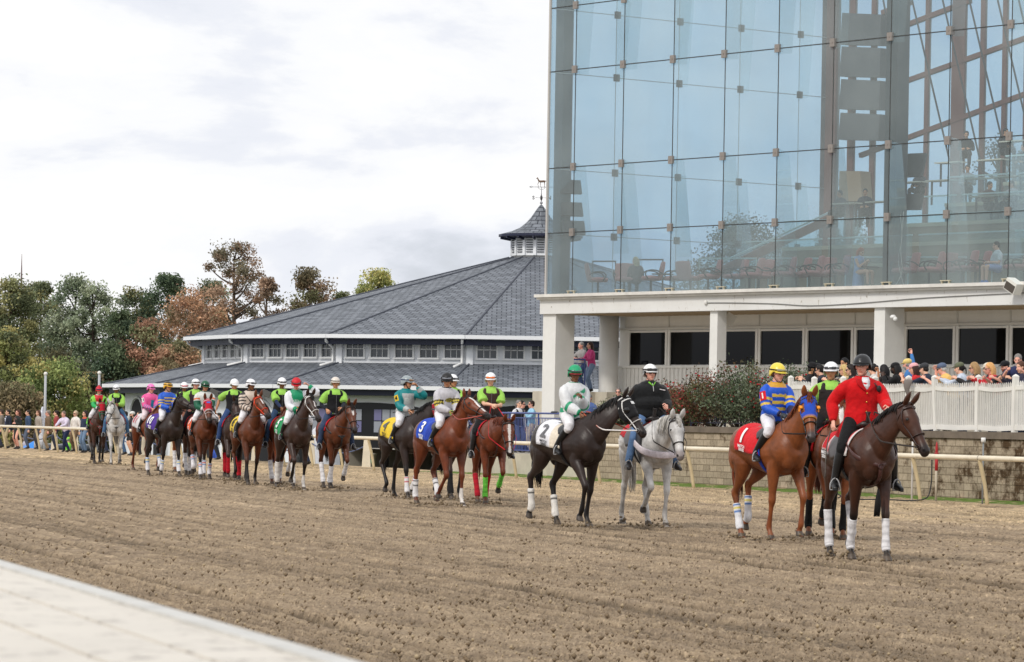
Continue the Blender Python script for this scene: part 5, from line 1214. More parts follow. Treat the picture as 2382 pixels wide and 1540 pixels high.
# ------------------------------------------------------------------ retaining wall, fences
def block_mat():
    M = bpy.data.materials.new('block_wall'); M.use_nodes = True; t = M.node_tree; p = t.nodes['Principled BSDF']; p.inputs['Roughness'].default_value = .92; p.inputs['Specular IOR Level'].default_value = .15
    uv = N(t, 'ShaderNodeUVMap'); br = N(t, 'ShaderNodeTexBrick'); br.inputs['Scale'].default_value = 1; br.inputs['Brick Width'].default_value = .43; br.inputs['Row Height'].default_value = .168; br.inputs['Mortar Size'].default_value = .012; br.inputs['Mortar Smooth'].default_value = .4
    br.inputs['Color1'].default_value = (*lin((178, 163, 143)), 1); br.inputs['Color2'].default_value = (*lin((152, 139, 121)), 1); br.inputs['Mortar'].default_value = (*lin((120, 108, 90)), 1); br.inputs['Bias'].default_value = -.1
    t.links.new(uv.outputs[0], br.inputs[0])
    n = N(t, 'ShaderNodeTexNoise'); n.inputs['Scale'].default_value = 9; n.inputs['Detail'].default_value = 8; n.inputs['Roughness'].default_value = .75; t.links.new(uv.outputs[0], n.inputs[0])
    r = ramp(t, [(.32, (.55, .5, .46)), (.5, (1, 1, 1)), (.7, (1.15, 1.12, 1.06))], 'LINEAR'); t.links.new(n.outputs[0], r.inputs[0])
    x = mixn(t, br.outputs[0], r.outputs[0], .8, 'MULTIPLY')
    # dark weather stain: more of it towards one end and under the coping
    sx = N(t, 'ShaderNodeSeparateXYZ'); t.links.new(uv.outputs[0], sx.inputs[0])
    n2 = N(t, 'ShaderNodeTexNoise'); n2.inputs['Scale'].default_value = 1.3; n2.inputs['Detail'].default_value = 7; n2.inputs['Roughness'].default_value = .7; t.links.new(uv.outputs[0], n2.inputs[0])
    mr = N(t, 'ShaderNodeMapRange'); mr.inputs[1].default_value = 10; mr.inputs[2].default_value = -6; mr.inputs[3].default_value = -.12; mr.inputs[4].default_value = .20; t.links.new(sx.outputs[0], mr.inputs[0])
    ad = N(t, 'ShaderNodeMath', operation='ADD'); t.links.new(n2.outputs[0], ad.inputs[0]); t.links.new(mr.outputs[0], ad.inputs[1])
    r2 = ramp(t, [(.46, (0, 0, 0)), (.57, (1, 1, 1))], 'LINEAR'); t.links.new(ad.outputs[0], r2.inputs[0])
    x = mixn(t, x, mixn(t, x, lin((128, 112, 96)), 1, 'MULTIPLY'), r2.outputs[0])
    t.links.new(x, p.inputs['Base Color'])
    b = N(t, 'ShaderNodeBump'); b.inputs['Strength'].default_value = .8; b.inputs['Distance'].default_value = .03; t.links.new(n.outputs[0], b.inputs['Height']); t.links.new(b.outputs[0], p.inputs['Normal'])
    return M
WZ = 1.52
TRIMW = mat('white_vinyl', (232, 231, 228), .45, var=.07, vscale=3)
def walls():
    CONC = mat('concrete', (196, 188, 172), .85, var=.22, vscale=1.6, bump=.1)
    tL = 27.0                                     # the block wall ends here, a low concrete wall goes on
    r = empty('retaining_wall', rl(-16, 3.0), 0, 'tan block retaining wall with dark coping and weather stains below the picket fence', 'wall'); o0 = r.location
    b = MB(); uvs = []
    nseg = 30; t0, t1 = -16, tL; vs = []; 
    for i in range(nseg+1):
        t = t0+(t1-t0)*i/nseg
        for z in (-.3, WZ-.16): vs.append(rl(t, 3.0, z)-o0)
    fs = [(2*i, 2*i+1, 2*i+3, 2*i+2) for i in range(nseg)]
    for i in range(nseg):
        ta, tb = t0+(t1-t0)*i/nseg, t0+(t1-t0)*(i+1)/nseg
        uvs.append([(ta, -.3), (ta, WZ-.16), (tb, WZ-.16), (tb, -.3)])
    b.add(vs, fs)
    e = [rl(t1, 3.0, -.3)-o0, rl(t1, 3.0, WZ-.16)-o0, rl(t1, 9, WZ-.16)-o0, rl(t1, 9, -.3)-o0]; b.add(e, [(0, 1, 2, 3)]); uvs.append([(t1, -.3), (t1, WZ-.16), (t1+6, WZ-.16), (t1+6, -.3)])
    b.uv = uvs; b.build('blocks', block_mat(), r)
    b = MB(); b.bar(rl(t0, 3.10, WZ-.08)-o0, rl(t1+.05, 3.10, WZ-.08)-o0, .30, .16); b.build('coping', mat('coping', (116, 104, 92), .9, var=.4, vscale=2), r)
    # upper terrace behind it
    b = MB(); b.add([rl(-16, 3.25, WZ-.01), rl(tL, 3.25, WZ-.01), rl(tL, 40, WZ-.01), rl(-16, 40, WZ-.01), rl(tL, 3.25, -1.4), rl(tL, 40, -1.4)], [(0, 1, 2, 3), (1, 4, 5, 2)], (150, 144, 132)); tag(b.build('upper_terrace', mat('paving', (150, 144, 132), .9, var=.2, vscale=1)), kind='structure')
    r = empty('concrete_wall', rl(tL+.1, 3.2), 0, 'low plain concrete wall carrying the blue railing left of the block wall', 'wall'); o0 = r.location
    b = MB(); b.bar(rl(tL+.06, 3.25, .17)-o0, rl(39.2, 3.25, .17)-o0, .25, .86); b.build('wall', CONC, r)
    b = MB(); b.add([rl(tL, 3.4, .56), rl(50, 3.4, .56), rl(50, 30, .56), rl(tL, 30, .56), rl(50, 3.4, -1.4), rl(50, 30, -1.4)], [(0, 1, 2, 3), (1, 4, 5, 2)]); tag(b.build('lower_terrace', mat('paving', (150, 144, 132), .9)), kind='structure')
    # blue railing
    BL = mat('blue_paint', (62, 78, 140), .45)
    def railing(label, pts, z, h, step=.12, name='railing', M=BL, cat='railing'):
        r = empty(name, pts[0].copy(), 0, label, cat); o0 = V((pts[0].x, pts[0].y, 0)); r.location = o0+V((0, 0, z))
        b = MB(); bars = MB()
        for i in range(len(pts)-1):
            a, c = pts[i]-o0, pts[i+1]-o0; a = V((a.x, a.y, 0)); c = V((c.x, c.y, 0)); L = (c-a).length
            b.tube([a+V((0, 0, h)), c+V((0, 0, h))], [.028]*2, n=8, sub=1); b.bar(a+V((0, 0, h-.14)), c+V((0, 0, h-.14)), .03, .03); b.bar(a+V((0, 0, .10)), c+V((0, 0, .10)), .03, .03)
            k = int(L/step)
            for j in range(1, k):
                p = a.lerp(c, j/k); bars.bar(p+V((0, 0, .11)), p+V((0, 0, h-.13)), .018, .018, (1, 0, 0))
            n_ = max(1, int(L/2.2))
            for j in range(n_+1):
                p = a.lerp(c, j/n_); pb = MB(); pb.bar(p, p+V((0, 0, h+.0)), .05, .05, (1, 0, 0)); pb.build('post', M, r)
        b.build('rails', M, r); bars.build('balusters', M, r)
        return r
    railing('blue steel railing on the low concrete wall beside the first pillar', [rl(tL+.3, 3.25), rl(39, 3.25)], .60, 1.22)
    global RAILING; RAILING = railing
    # white picket fence
    xs = [1837, 1892, 1960, 2033, 2111, 2178, 2274, 2359, 2446, 2530]
    def tn_of(x):      # where the wall line meets the photo column
        k = (x-CX)/FPX; # X = k*Y
        P0 = rl(0, 3.28); # P0 + RD*t
        return (P0.x-k*P0.y)/(k*RD.y-RD.x)
    ts = [tn_of(x) for x in xs]; r = empty('picket_fence', rl(ts[0], 3.28, WZ), 0, 'white vinyl picket fence with sagging panels on top of the block wall', 'fence'); o0 = r.location
    rnd = random.Random(11); tops = []
    PV = mat('picket_vinyl', (230, 228, 222), .42, var=.10, vscale=2)
    for k, t in enumerate(ts):
        p = rl(t, 3.28, WZ)-o0; lean = rnd.uniform(-.03, .03) if k != 5 else .14; top = p+RD*lean+V((0, 0, 1.24 if k != 0 else 1.27)); b = MB(); b.bar(p, top, .115, .115, RN)
        b.lathe([(.085, 0), (.085, .02), (.05, .05), (.0, .075)], top, 4, None, Matrix.Rotation(math.atan2(RD.y, RD.x)+R(45), 3, 'Z')); b.build('post', PV, r); tops.append((p, top))
    for k in range(len(ts)-1):
        (p0, q0), (p1, q1) = tops[k], tops[k+1]; sag = rnd.uniform(-.05, .05); bow = rnd.uniform(-.03, .03); r1 = MB(); pk = MB(); n_ = max(8, int((p1-p0).length/.088))
        def fpt(u, z, off=0.0):
            a = p0.lerp(q0, z/1.24); c = p1.lerp(q1, z/1.24); return a.lerp(c, u)+V((0, 0, sag*math.sin(math.pi*u)*(1 if z > .5 else .6)))+RN*(bow*math.sin(math.pi*u)+off)
        for z, hh_ in ((1.00, .09), (.10, .11)):
            for j in range(8): r1.bar(fpt(j/8, z, .0), fpt((j+1)/8, z, .0), .05, hh_)
        r1.build('fence_rails', PV, r)
        for j in range(n_):
            u = (j+.5)/n_; tl = rnd.uniform(-.004, .004)
            pk.bar(fpt(u, .04, 0), fpt(u+tl, 1.12, 0), .022, .034, RN)
            t_ = fpt(u+tl, 1.12, 0); w_ = RD*.017; w2 = RN*.011; pk.add([t_-w_-w2, t_+w_-w2, t_+w_+w2, t_-w_+w2, t_+V((0, 0, .045))], [(0, 1, 4), (1, 2, 4), (2, 3, 4), (3, 0, 4)])
        pk.build('pickets', PV, r)
    # low black/blue fence behind the bushes
    railing('dark metal railing half hidden behind the rose bushes on the block wall', [rl(tL-.2, 3.9), rl(ts[0]+.2, 3.6)], WZ, .62, .13, M=colmat((46, 48, 66), 'satin'))
    # small posts in front of the wall
    def pole(label, x, y, top, rad, col, capcol, name='pole', cat='pole', red=None):
        g = ground(x, y); h = top; r = empty(name, g, 0, label, cat); b = MB(); b.tube([V((0, 0, -.05)), V((0, 0, h))], [rad]*2, n=10, sub=1); b.build('shaft', colmat(col, 'satin'), r, True)
        b = MB(); b.lathe([(0, .05), (.045, .05), (.05, .03), (.05, -.05), (0, -.05)], V((0, 0, h)), 14); b.build('cap', colmat(capcol, 'satin'), r, True)
        if red:
            b = MB(); b.tube([V((0, 0, h)), V((0, 0, h+.16)), V((0, 0, h+.28))], [.026, .03, .008], n=8, sub=2); b.tube([V((0, 0, h-.35)), V((0, 0, h-.05))], [rad+.008]*2, n=8, sub=1); b.build('red_fitting', colmat((170, 30, 36), 'satin'), r, True)
    pole('thin grey pole with a white cap in front of the stained block wall', 2284, 1171, 1.35, .018, (128, 132, 134), (236, 236, 236))
    pole('white pipe stand beside the leading horse muzzle', 2120, 1162, 1.50, .022, (206, 204, 200), (226, 226, 226))
    pole('steel conduit with red fitting at the foot of the block wall', 2176, 1163, 1.0, .028, (196, 186, 168), (150, 40, 40), red=1)
    g = ground(2176, 1166); r = empty('cable', g, 0, 'black cable running down and along the foot of the block wall', 'cable'); b = MB(); b.tube([V((-.1, 0, .9)), V((-.12, -.02, .3)), V((-.3, -.05, .03)), V((-1.1, .1, .02)), V((-1.9, .3, .03)), V((-2.2, .4, .25)), V((-2.0, .35, .42)), V((-1.7, .3, .25)), V((-2.1, .3, .03))], [.014]*9, n=6, sub=4); b.build('hose', colmat((26, 26, 28), 'satin'), r, True)
# ------------------------------------------------------------------ round slate-roofed pavilion
def slate_mat():
    M = bpy.data.materials.new('slates'); M.use_nodes = True; t = M.node_tree; p = t.nodes['Principled BSDF']; p.inputs['Roughness'].default_value = .62; p.inputs['Specular IOR Level'].default_value = .3
    uv = N(t, 'ShaderNodeUVMap'); br = N(t, 'ShaderNodeTexBrick'); br.inputs['Scale'].default_value = 1; br.inputs['Brick Width'].default_value = .52; br.inputs['Row Height'].default_value = .36; br.inputs['Mortar Size'].default_value = .035; br.inputs['Mortar Smooth'].default_value = .5
    br.inputs['Color1'].default_value = (*lin((126, 131, 139)), 1); br.inputs['Color2'].default_value = (*lin((98, 103, 110)), 1); br.inputs['Mortar'].default_value = (*lin((42, 46, 56)), 1)
    t.links.new(uv.outputs[0], br.inputs[0])
    n = N(t, 'ShaderNodeTexNoise'); n.inputs['Scale'].default_value = .9; n.inputs['Detail'].default_value = 8; n.inputs['Roughness'].default_value = .7; t.links.new(uv.outputs[0], n.inputs[0])
    r = ramp(t, [(.3, (.90, .90, .90)), (.7, (1.06, 1.06, 1.06))], 'LINEAR'); t.links.new(n.outputs[0], r.inputs[0])
    t.links.new(mixn(t, br.outputs[0], r.outputs[0], 1, 'MULTIPLY'), p.inputs['Base Color'])
    b = N(t, 'ShaderNodeBump'); b.inputs['Strength'].default_value = .7; b.inputs['Distance'].default_value = .04; t.links.new(br.outputs[1], b.inputs['Height']); b.invert = True; t.links.new(b.outputs[0], p.inputs['Normal'])
    return M
def pavilion():
    WHT = mat('white_boards', (236, 238, 242), .6, var=.08, vscale=.8); NAVY = mat('navy_paint', (24, 30, 58), .5); SL = slate_mat(); GLS = mat('dark_pane', (58, 66, 74), .12, var=.5, vscale=.35, spec=.7); MUN = mat('muntin', (234, 234, 234), .5)
    C0 = at(1250, 977, 212); C0.z = -1.5; r = empty('pavilion', C0, 0, 'round white pavilion with two tiers of grey slate roof and a cupola', 'building')
    K = 16; ph = [2*math.pi*(k+.5)/K-math.pi/2 for k in range(K)]
    def ring(rad, z): return [V((rad*math.cos(a), rad*math.sin(a), z+1.5)) for a in ph]
    def roof(name, r0, z0, r1, z1):
        b = MB(); A_, B_ = ring(r0, z0), ring(r1, z1); uvs = []
        b.add(A_+B_, [(k, (k+1) % K, K+(k+1) % K, K+k) for k in range(K)])
        sl = math.hypot(r0-r1, z1-z0)
        for k in range(K):
            w0 = (A_[k]-A_[(k+1) % K]).length; w1 = (B_[k]-B_[(k+1) % K]).length; uvs.append([(0+k*3.1, 0), (w0+k*3.1, 0), (w0/2+w1/2+k*3.1, sl), (w0/2-w1/2+k*3.1, sl)])
        b.uv = uvs; o = b.build(name, SL, r)
        for k in range(K):
            if A_[k].y < 8: h = MB(); h.tube([A_[k]+V((0, 0, .02)), B_[k]+V((0, 0, .02))], [.06, .05], n=6, sub=1); h.build('hip_cap', mat('hip_slate', (74, 78, 88), .7), r)
        g = MB()
        for k in range(K):
            a, c = A_[k], A_[(k+1) % K]; g.bar(a*1.004+V((0, 0, -.10)), c*1.004+V((0, 0, -.10)), .16, .20)
        g.build('gutter', mat('gutter', (232, 233, 236), .4), r)
        g = MB(); D_ = ring(r0-.25, z0-.20); E_ = ring(r0-.25, z0-.50)
        g.add(D_+E_, [(k, (k+1) % K, K+(k+1) % K, K+k) for k in range(K)]); g.build('fascia', NAVY, r)
    roof('upper_roof', 20.5, 6.0, 1.85, 11.0); roof('lower_roof', 25.05, 3.25, 19.0, 4.62)
    def wall(rad, z0, z1, name):
        A_, B_ = ring(rad, z0), ring(rad, z1); b = MB(); b.add(A_+B_, [(k, (k+1) % K, K+(k+1) % K, K+k) for k in range(K)]); b.build(name, WHT, r)
    wall(19.35, 4.3, 5.95, 'clerestory_wall'); wall(23.9, -1.5, 3.2, 'lower_wall')
    for k in range(K):
        a, c = ring(19.35, 0)[k], ring(19.35, 0)[(k+1) % K]; mid = (a+c)/2
        if mid.y > 4: continue
        d = (c-a); L = d.length; d.normalize(); n_ = V((d.y, -d.x, 0)); n_ = n_ if n_.dot(mid) > 0 else -n_
        z0, z1 = 4.86+1.5, 5.72+1.5
        for j in range(5):
            cx = L*(.5+(j-2)*.19); p = a+d*cx; p = V((p.x, p.y, 0)); f = MB(); w_ = .50
            for s_ in (-1, 1): f.bar(p+d*(s_*(w_+.04))+n_*.05+V((0, 0, z0-.06)), p+d*(s_*(w_+.04))+n_*.05+V((0, 0, z1+.06)), .09, .10, n_)
            f.bar(p-d*(w_+.08)+n_*.05+V((0, 0, z1+.07)), p+d*(w_+.08)+n_*.05+V((0, 0, z1+.07)), .10, .08); f.bar(p-d*(w_+.12)+n_*.07+V((0, 0, z0-.07)), p+d*(w_+.12)+n_*.07+V((0, 0, z0-.07)), .16, .08)
            for u in (-.33, 0.0+.0, .33): 
                if u: f.bar(p+d*(w_*u)+n_*.03+V((0, 0, z0)), p+d*(w_*u)+n_*.03+V((0, 0, z1)), .03, .035, n_)
            f.bar(p-d*w_+n_*.03+V((0, 0, (z0+z1)/2)), p+d*w_+n_*.03+V((0, 0, (z0+z1)/2)), .035, .045)
            fo = f.build('window', MUN, r)
            g = MB(); g.add([p-d*w_+n_*.015+V((0, 0, z0)), p+d*w_+n_*.015+V((0, 0, z0)), p+d*w_+n_*.015+V((0, 0, z1)), p-d*w_+n_*.015+V((0, 0, z1))], [(0, 1, 2, 3)]); g.build('pane', GLS, fo)
        # corner board and downpipe
        b = MB(); b.bar(V((a.x, a.y, 4.35+1.5))*1, V((a.x, a.y, 5.9+1.5)), .34, .34, n_); b.bar(a+d*.0+n_*.08+V((0, 0, 4.40+1.5)), c+n_*.08+V((0, 0, 4.40+1.5)), .18, .12); b.build('corner_board', WHT, r)
        e = ring(20.4, 0)[k]; e = V((e.x, e.y, 0)); w0 = V((c.x, c.y, 0)); b = MB(); e = ring(20.42, 0)[(k+1) % K]; e = V((e.x, e.y, 0))
        q = w0+n_*.22-d*.35; b.tube([e-d*.2+V((0, 0, 7.30)), e-d*.2+V((0, 0, 7.18)), q+V((0, 0, 6.85)), q+V((0, 0, 6.7)), q+V((0, 0, 6.05)), q+n_*.8-d*.1+V((0, 0, 5.86))], [.075]*6, n=8, sub=1); b.build('downpipe', MUN, r, True)
    # ground floor: arches on the left, dark glazed doors towards the track
    for k in range(K):
        a, c = ring(23.9, 0)[k], ring(23.9, 0)[(k+1) % K]; mid = (a+c)/2
        if mid.y > 6: continue
        d = (c-a); L = d.length; d.normalize(); n_ = V((d.y, -d.x, 0)); n_ = n_ if n_.dot(mid) > 0 else -n_
        if mid.x < -14 or False:
            for j in (-1, 1):
                p = a+d*(L*(.5+j*.24)); p = V((p.x, p.y, 0)); w_ = 1.25; pts = [(-w_, 0), (w_, 0)]+[(w_*math.cos(R(q)), 2.4+w_*1.0*math.sin(R(q))) for q in range(0, 181, 12)]
                b = MB(); b.add([p+d*x+n_*.02+V((0, 0, z+.3)) for x, z in pts], [tuple(range(len(pts)))]); b.build('arched_opening', mat('opening', (34, 34, 38), .8), r)
                b = MB(); b.tube([p+d*(x*1.08)+n_*.04+V((0, 0, z*1.03+.3)) for x, z in pts[1:]], [.07]*(len(pts)-1), n=6, sub=1); b.build('arch_trim', WHT, r, True)
        else:
            p0 = a+d*.5+n_*.03; p1 = c-d*.5+n_*.03; zt = 3.9
            K2 = 12; arch = [(i/K2, zt-.45*(2*i/K2-1)**2) for i in range(K2+1)]; b = MB()
            vs = [p0.lerp(p1, u)+V((0, 0, -p0.z+.1)) for u, z in arch]+[p0.lerp(p1, u)+V((0, 0, -p0.z+z)) for u, z in arch]
            vs = [V((v.x, v.y, v.z)) for v in vs]; 
            for i, (u, z) in enumerate(arch): vs[i].z = .1; vs[K2+1+i].z = z
            b.add(vs, [(i, i+1, K2+2+i, K2+1+i) for i in range(K2)]); b.build('glazed_bay', mat('bay_dark', (20, 21, 25), .35, spec=.4), r)
            for j in range(4):
                u0 = (j+.16)/4; u1 = (j+.84)/4; f = MB(); q0, q1 = p0.lerp(p1, u0), p0.lerp(p1, u1); q0.z = q1.z = 0; q0 += n_*.03; q1 += n_*.03
                pb = MB()
                for i in range(3):
                    for jj in range(2):
                        s0, s1 = (i+.05)/3, (i+.95)/3; za, zb = 2.35+jj*.62, 2.35+jj*.62+.57
                        A1, B1 = q0.lerp(q1, s0), q0.lerp(q1, s1); pb.add([A1+V((0, 0, za)), B1+V((0, 0, za)), B1+V((0, 0, zb)), A1+V((0, 0, zb))], [(0, 1, 2, 3)], (150, 154, 164) if (i+jj+j) % 3 else (112, 110, 150))
                pb.build('bay_window', mat('pale_panes', attr=True, rough=.2, spec=.6), r)
    # cupola
    b = MB(); K3 = 16; A_ = [(1.72*math.cos(2*math.pi*(k+.5)/K3), 1.72*math.sin(2*math.pi*(k+.5)/K3)) for k in range(K3)]
    b.prism(A_, 10.55+1.5, 11.12+1.5); b.build('cupola_curb', mat('lead', (112, 114, 116), .7), r)
    b = MB(); A2 = [(x*.98, y*.98) for x, y in A_]; b.prism(A2, 11.12+1.5, 12.5+1.5)
    for k in range(K3):
        x, y = A2[k]; b.bar(V((x, y, 12.62)), V((x, y, 14.0)), .16, .16, V((x, y, 0)))
    b.build('cupola_wall', WHT, r)
    for k in range(K3):
        a, c = V((*A2[k], 0)), V((*A2[(k+1) % K3], 0)); mid = (a+c)/2
        if mid.y > .6: continue
        b = MB(); n_ = mid.normalized()
        for j in range(8): z = 12.82+j*.135; b.bar(a.lerp(c, .2)+n_*.03+V((0, 0, z)), a.lerp(c, .8)+n_*.03+V((0, 0, z)), .05, .05)
        b.build('louvre', colmat((88, 90, 96), 'matte'), r)
    b = MB(); prof = [(2.42, 12.42), (2.3, 12.5), (1.7, 12.66), (1.2, 12.88), (.85, 13.17), (.55, 13.52), (.3, 13.9), (.08, 14.2)]
    b.lathe([(q, z+1.4) for q, z in prof], n=16)
    uvs = []
    for i in range(len(prof)-1):
        for k in range(16): u0 = k*.9; w0 = prof[i][0]*.39; w1 = prof[i+1][0]*.39; uvs.append([(u0-w0/2, i*.5), (u0+w0/2, i*.5), (u0+w1/2, i*.5+.5), (u0-w1/2, i*.5+.5)])
    b.uv = uvs; b.build('cupola_roof', SL, r)
    b = MB(); b.lathe([(2.44, 13.86), (2.44, 13.72), (2.2, 13.66), (1.75, 13.62), (1.7, 13.9)], n=16)
    for k in range(K3):
        a = 2*math.pi*(k+.5)/K3; c = V((math.cos(a), math.sin(a), 0)); b.bar(c*1.7+V((0, 0, 13.6)), c*2.36+V((0, 0, 13.72)), .08, .22)
    b.build('cupola_eave', NAVY, r)
    # weather vane
    wv = empty('weather_vane', C0+V((0, 0, 15.57)), 0, 'weather vane with a horse and compass letters on the cupola', 'weather vane', None, .74); IR = colmat((66, 64, 66), 'satin')
    b = MB(); b.tube([V((0, 0, 0)), V((0, 0, 1.45))], [.03, .02], n=8, sub=1); b.build('rod', IR, wv, True)
    b = MB(); b.ell((0, 0, .22), (.12, .12, .12), n=12, k=8); b.ell((0, 0, .92), (.055, .055, .06), n=10, k=6); b.build('ball', colmat((150, 150, 156), 'satin'), wv, True)
    b = MB(); b.tube([V((-.95, 0, 1.46)), V((.95, 0, 1.46))], [.018]*2, n=6, sub=1); b.tube([V((-.95, 0, 1.46)), V((-.80, 0, 1.54)), V((-.68, 0, 1.46)), V((-.80, 0, 1.38)), V((-.95, 0, 1.46))], [.014]*5, n=5, sub=1); b.tube([V((-.28, 0, 1.46)), V((-.2, 0, 1.32)), V((0, 0, 1.28)), V((.2, 0, 1.32)), V((.28, 0, 1.46))], [.014]*5, n=5, sub=2); b.build('arrow', IR, wv, True)
    b = MB(); b.tube([V((-.24, 0, 1.94)), V((-.05, 0, 1.90)), V((.18, 0, 1.92)), V((.28, 0, 1.90))], [.06, .085, .08, .05], n=8, sub=3); b.tube([V((-.2, 0, 1.92)), V((-.30, 0, 2.1)), V((-.34, 0, 2.2))], [.06, .05, .035], n=8, sub=2); b.tube([V((-.30, 0, 2.2)), V((-.42, 0, 2.12))], [.04, .025], n=6, sub=1)
    for x, dx in ((-.2, -.1), (-.12, .05), (.2, .04), (.26, -.04)): b.tube([V((x, 0, 1.9)), V((x+dx, 0, 1.7)), V((x+dx*.5, 0, 1.48))], [.032, .022, .015], n=6, sub=1)
    b.tube([V((.28, 0, 1.94)), V((.40, 0, 1.9)), V((.40, 0, 1.66))], [.03, .03, .012], n=6, sub=2); b.build('horse_figure', colmat((120, 96, 78), 'satin'), wv, True)
    for txt, x in (('S', -.62), ('N', .62)):
        b = MB(); decal(b, txt, .30, lambda u, v, x=x: V((x+u, -.02, .62+v)), (60, 60, 62), .03); b.build('compass_letter', IR, wv)
    b = MB(); b.tube([V((-.5, 0, .62)), V((.5, 0, .62))], [.012]*2, n=5, sub=1); b.tube([V((0, -.4, .62)), V((0, .4, .62))], [.012]*2, n=5, sub=1); b.ell((0, 0, .62), (.10, .10, .22), n=8, k=6); b.build('compass_arms', IR, wv, True)
    # flood lamps on the pavilion wall
    for x, y in ((357, 913), (618, 915), (497, 913)):
        p = at(x, y, 189 if x > 400 else 200); r2 = empty('flood_lamp', p, 0, {357: 'grey flood lamp high on the pavilion wall beside the last riders', 618: 'grey flood lamp on the pavilion wall behind the tan silks', 497: 'grey flood lamp on the pavilion wall near the tall pony rider'}[x], 'lamp', 'flood lamps on the pavilion wall'); b = MB(); b.box((0, 0, 0), (.22, .12, .16), Matrix.Rotation(.4, 3, 'Y')); b.bar((0, 0, 0), (.35, 2.0, .05), .06); b.build('housing', colmat((90, 88, 86), 'satin'), r2)
# ------------------------------------------------------------------ trees
def tree(name, label, x, top, wpx, depth, pal, dens=1.0, bark=(80, 68, 58), trunk_h=.30, squash=1.0, leaf=.20, seed=1, gz=-1.5, base=None, clump=1.0, ncl=34, cat='tree', group='trees beyond the pavilion', limbs=9):
    rs = np.random.RandomState(seed); rn = random.Random(seed)
    p = at(x, 977, depth); tp = at(x, top, depth); H_ = tp.z-gz; Wd = wpx/FPX*depth/2*1.06
    root = empty(name, V((p.x, p.y, gz)), 0, label, cat, group)
    zb = H_*trunk_h; zc = (H_+zb)/2; hz = (H_-zb)/2
    tm = MB(); lean = V((rn.uniform(-.06, .06), rn.uniform(-.06, .06), 1))
    tr0 = max(.09, H_*.0145); apex = V((lean.x*H_*.85, lean.y*H_*.85, H_*.93))
    tm.tube([V((0, 0, -.2)), V((lean.x*zb*.6, lean.y*zb, zb*.6)), V((lean.x*zc, lean.y*zc, zc)), apex], [tr0*1.2, tr0, tr0*.6, .03], n=8, sub=4)
    cl = []; ncl = int(ncl*1.7)
    for i in range(ncl):
        a = rn.uniform(0, 2*math.pi); u = rn.uniform(-.95, .98); rr = math.sqrt(max(0, 1-u*u))*rn.uniform(.45, 1.0)
        wz = 1.0-.25*max(u, 0)
        c = V((lean.x*zc+Wd*rr*math.cos(a)*wz, lean.y*zc+Wd*.8*rr*math.sin(a)*wz, zc+hz*u*.93)); cl.append(c)
    for i, c in enumerate(cl):
        if i % max(1, ncl//(limbs*2)) == 0:
            tz = max(zb*.6, min(c.z-.25*(c.xy.length)-rn.uniform(.2, 1.4), H_*.9)); s_ = V((lean.x*tz, lean.y*tz, tz)); md = s_.lerp(c, .5)+V((0, 0, -.1*(c-s_).length+rn.uniform(-.2, .3)))
            tm.tube([s_, md, c], [tr0*.42, tr0*.25, .03], n=5, sub=3)
    tm.build('trunk', colmat(bark, 'matte') if bark != (80, 68, 58) else BARK, root, True)
    P_, C_ = [], []
    pl = [np.array(lin(c)) for c in pal]; pl = [c*.66+c.mean()*.34 for c in pl]
    for c in cl:
        n = int(330*dens*rn.uniform(.6, 1.3)); rad = Wd*.30*clump*rn.uniform(.6, 1.4); q = np.clip(rs.normal(size=(n, 3)), -1.9, 1.9)*rad*.50; q[:, 2] *= .72*squash; q += np.array(c)
        P_.append(q); b = pl[rn.randrange(len(pl))]*rn.uniform(1.4, 2.4); C_.append(np.clip(b*(1+.25*rs.randn(n, 1)), .004, .9))
    P_ = np.concatenate(P_); C_ = np.concatenate(C_); n = len(P_)
    leaf_quads(root, P_, C_, leaf, rs)
    return root
def leaf_quads(root, P_, C_, leaf, rs, name='crown', material=None):
    n = len(P_); a = rs.normal(size=(n, 3)); a /= np.linalg.norm(a, axis=1)[:, None]; b = np.cross(a, rs.normal(size=(n, 3))); b /= np.linalg.norm(b, axis=1)[:, None]
    s = leaf*(.55+.8*rs.rand(n))[:, None]*.5; a = a*s; b = b*s*.62
    co = np.stack([P_-a, P_-b*.9+a*.1, P_+a, P_+b*.9+a*.1], 1).reshape(-1, 3); F = np.arange(4*n).reshape(-1, 4)
    me = np_mesh(name, co, F, np.repeat(C_, 4, 0), material or LEAF, False); return link(name, me, root)
def leafmat():
    t = LEAF.node_tree; p = t.nodes['Principled BSDF']; a = [n for n in t.nodes if n.type == 'ATTRIBUTE'][0]; o_ = [n for n in t.nodes if n.type == 'OUTPUT_MATERIAL'][0]
    tr = N(t, 'ShaderNodeBsdfTranslucent'); t.links.new(a.outputs[0], tr.inputs[0]); mx = N(t, 'ShaderNodeMixShader'); mx.inputs[0].default_value = .3
    t.links.new(p.outputs[0], mx.inputs[1]); t.links.new(tr.outputs[0], mx.inputs[2]); t.links.new(mx.outputs[0], o_.inputs[0])
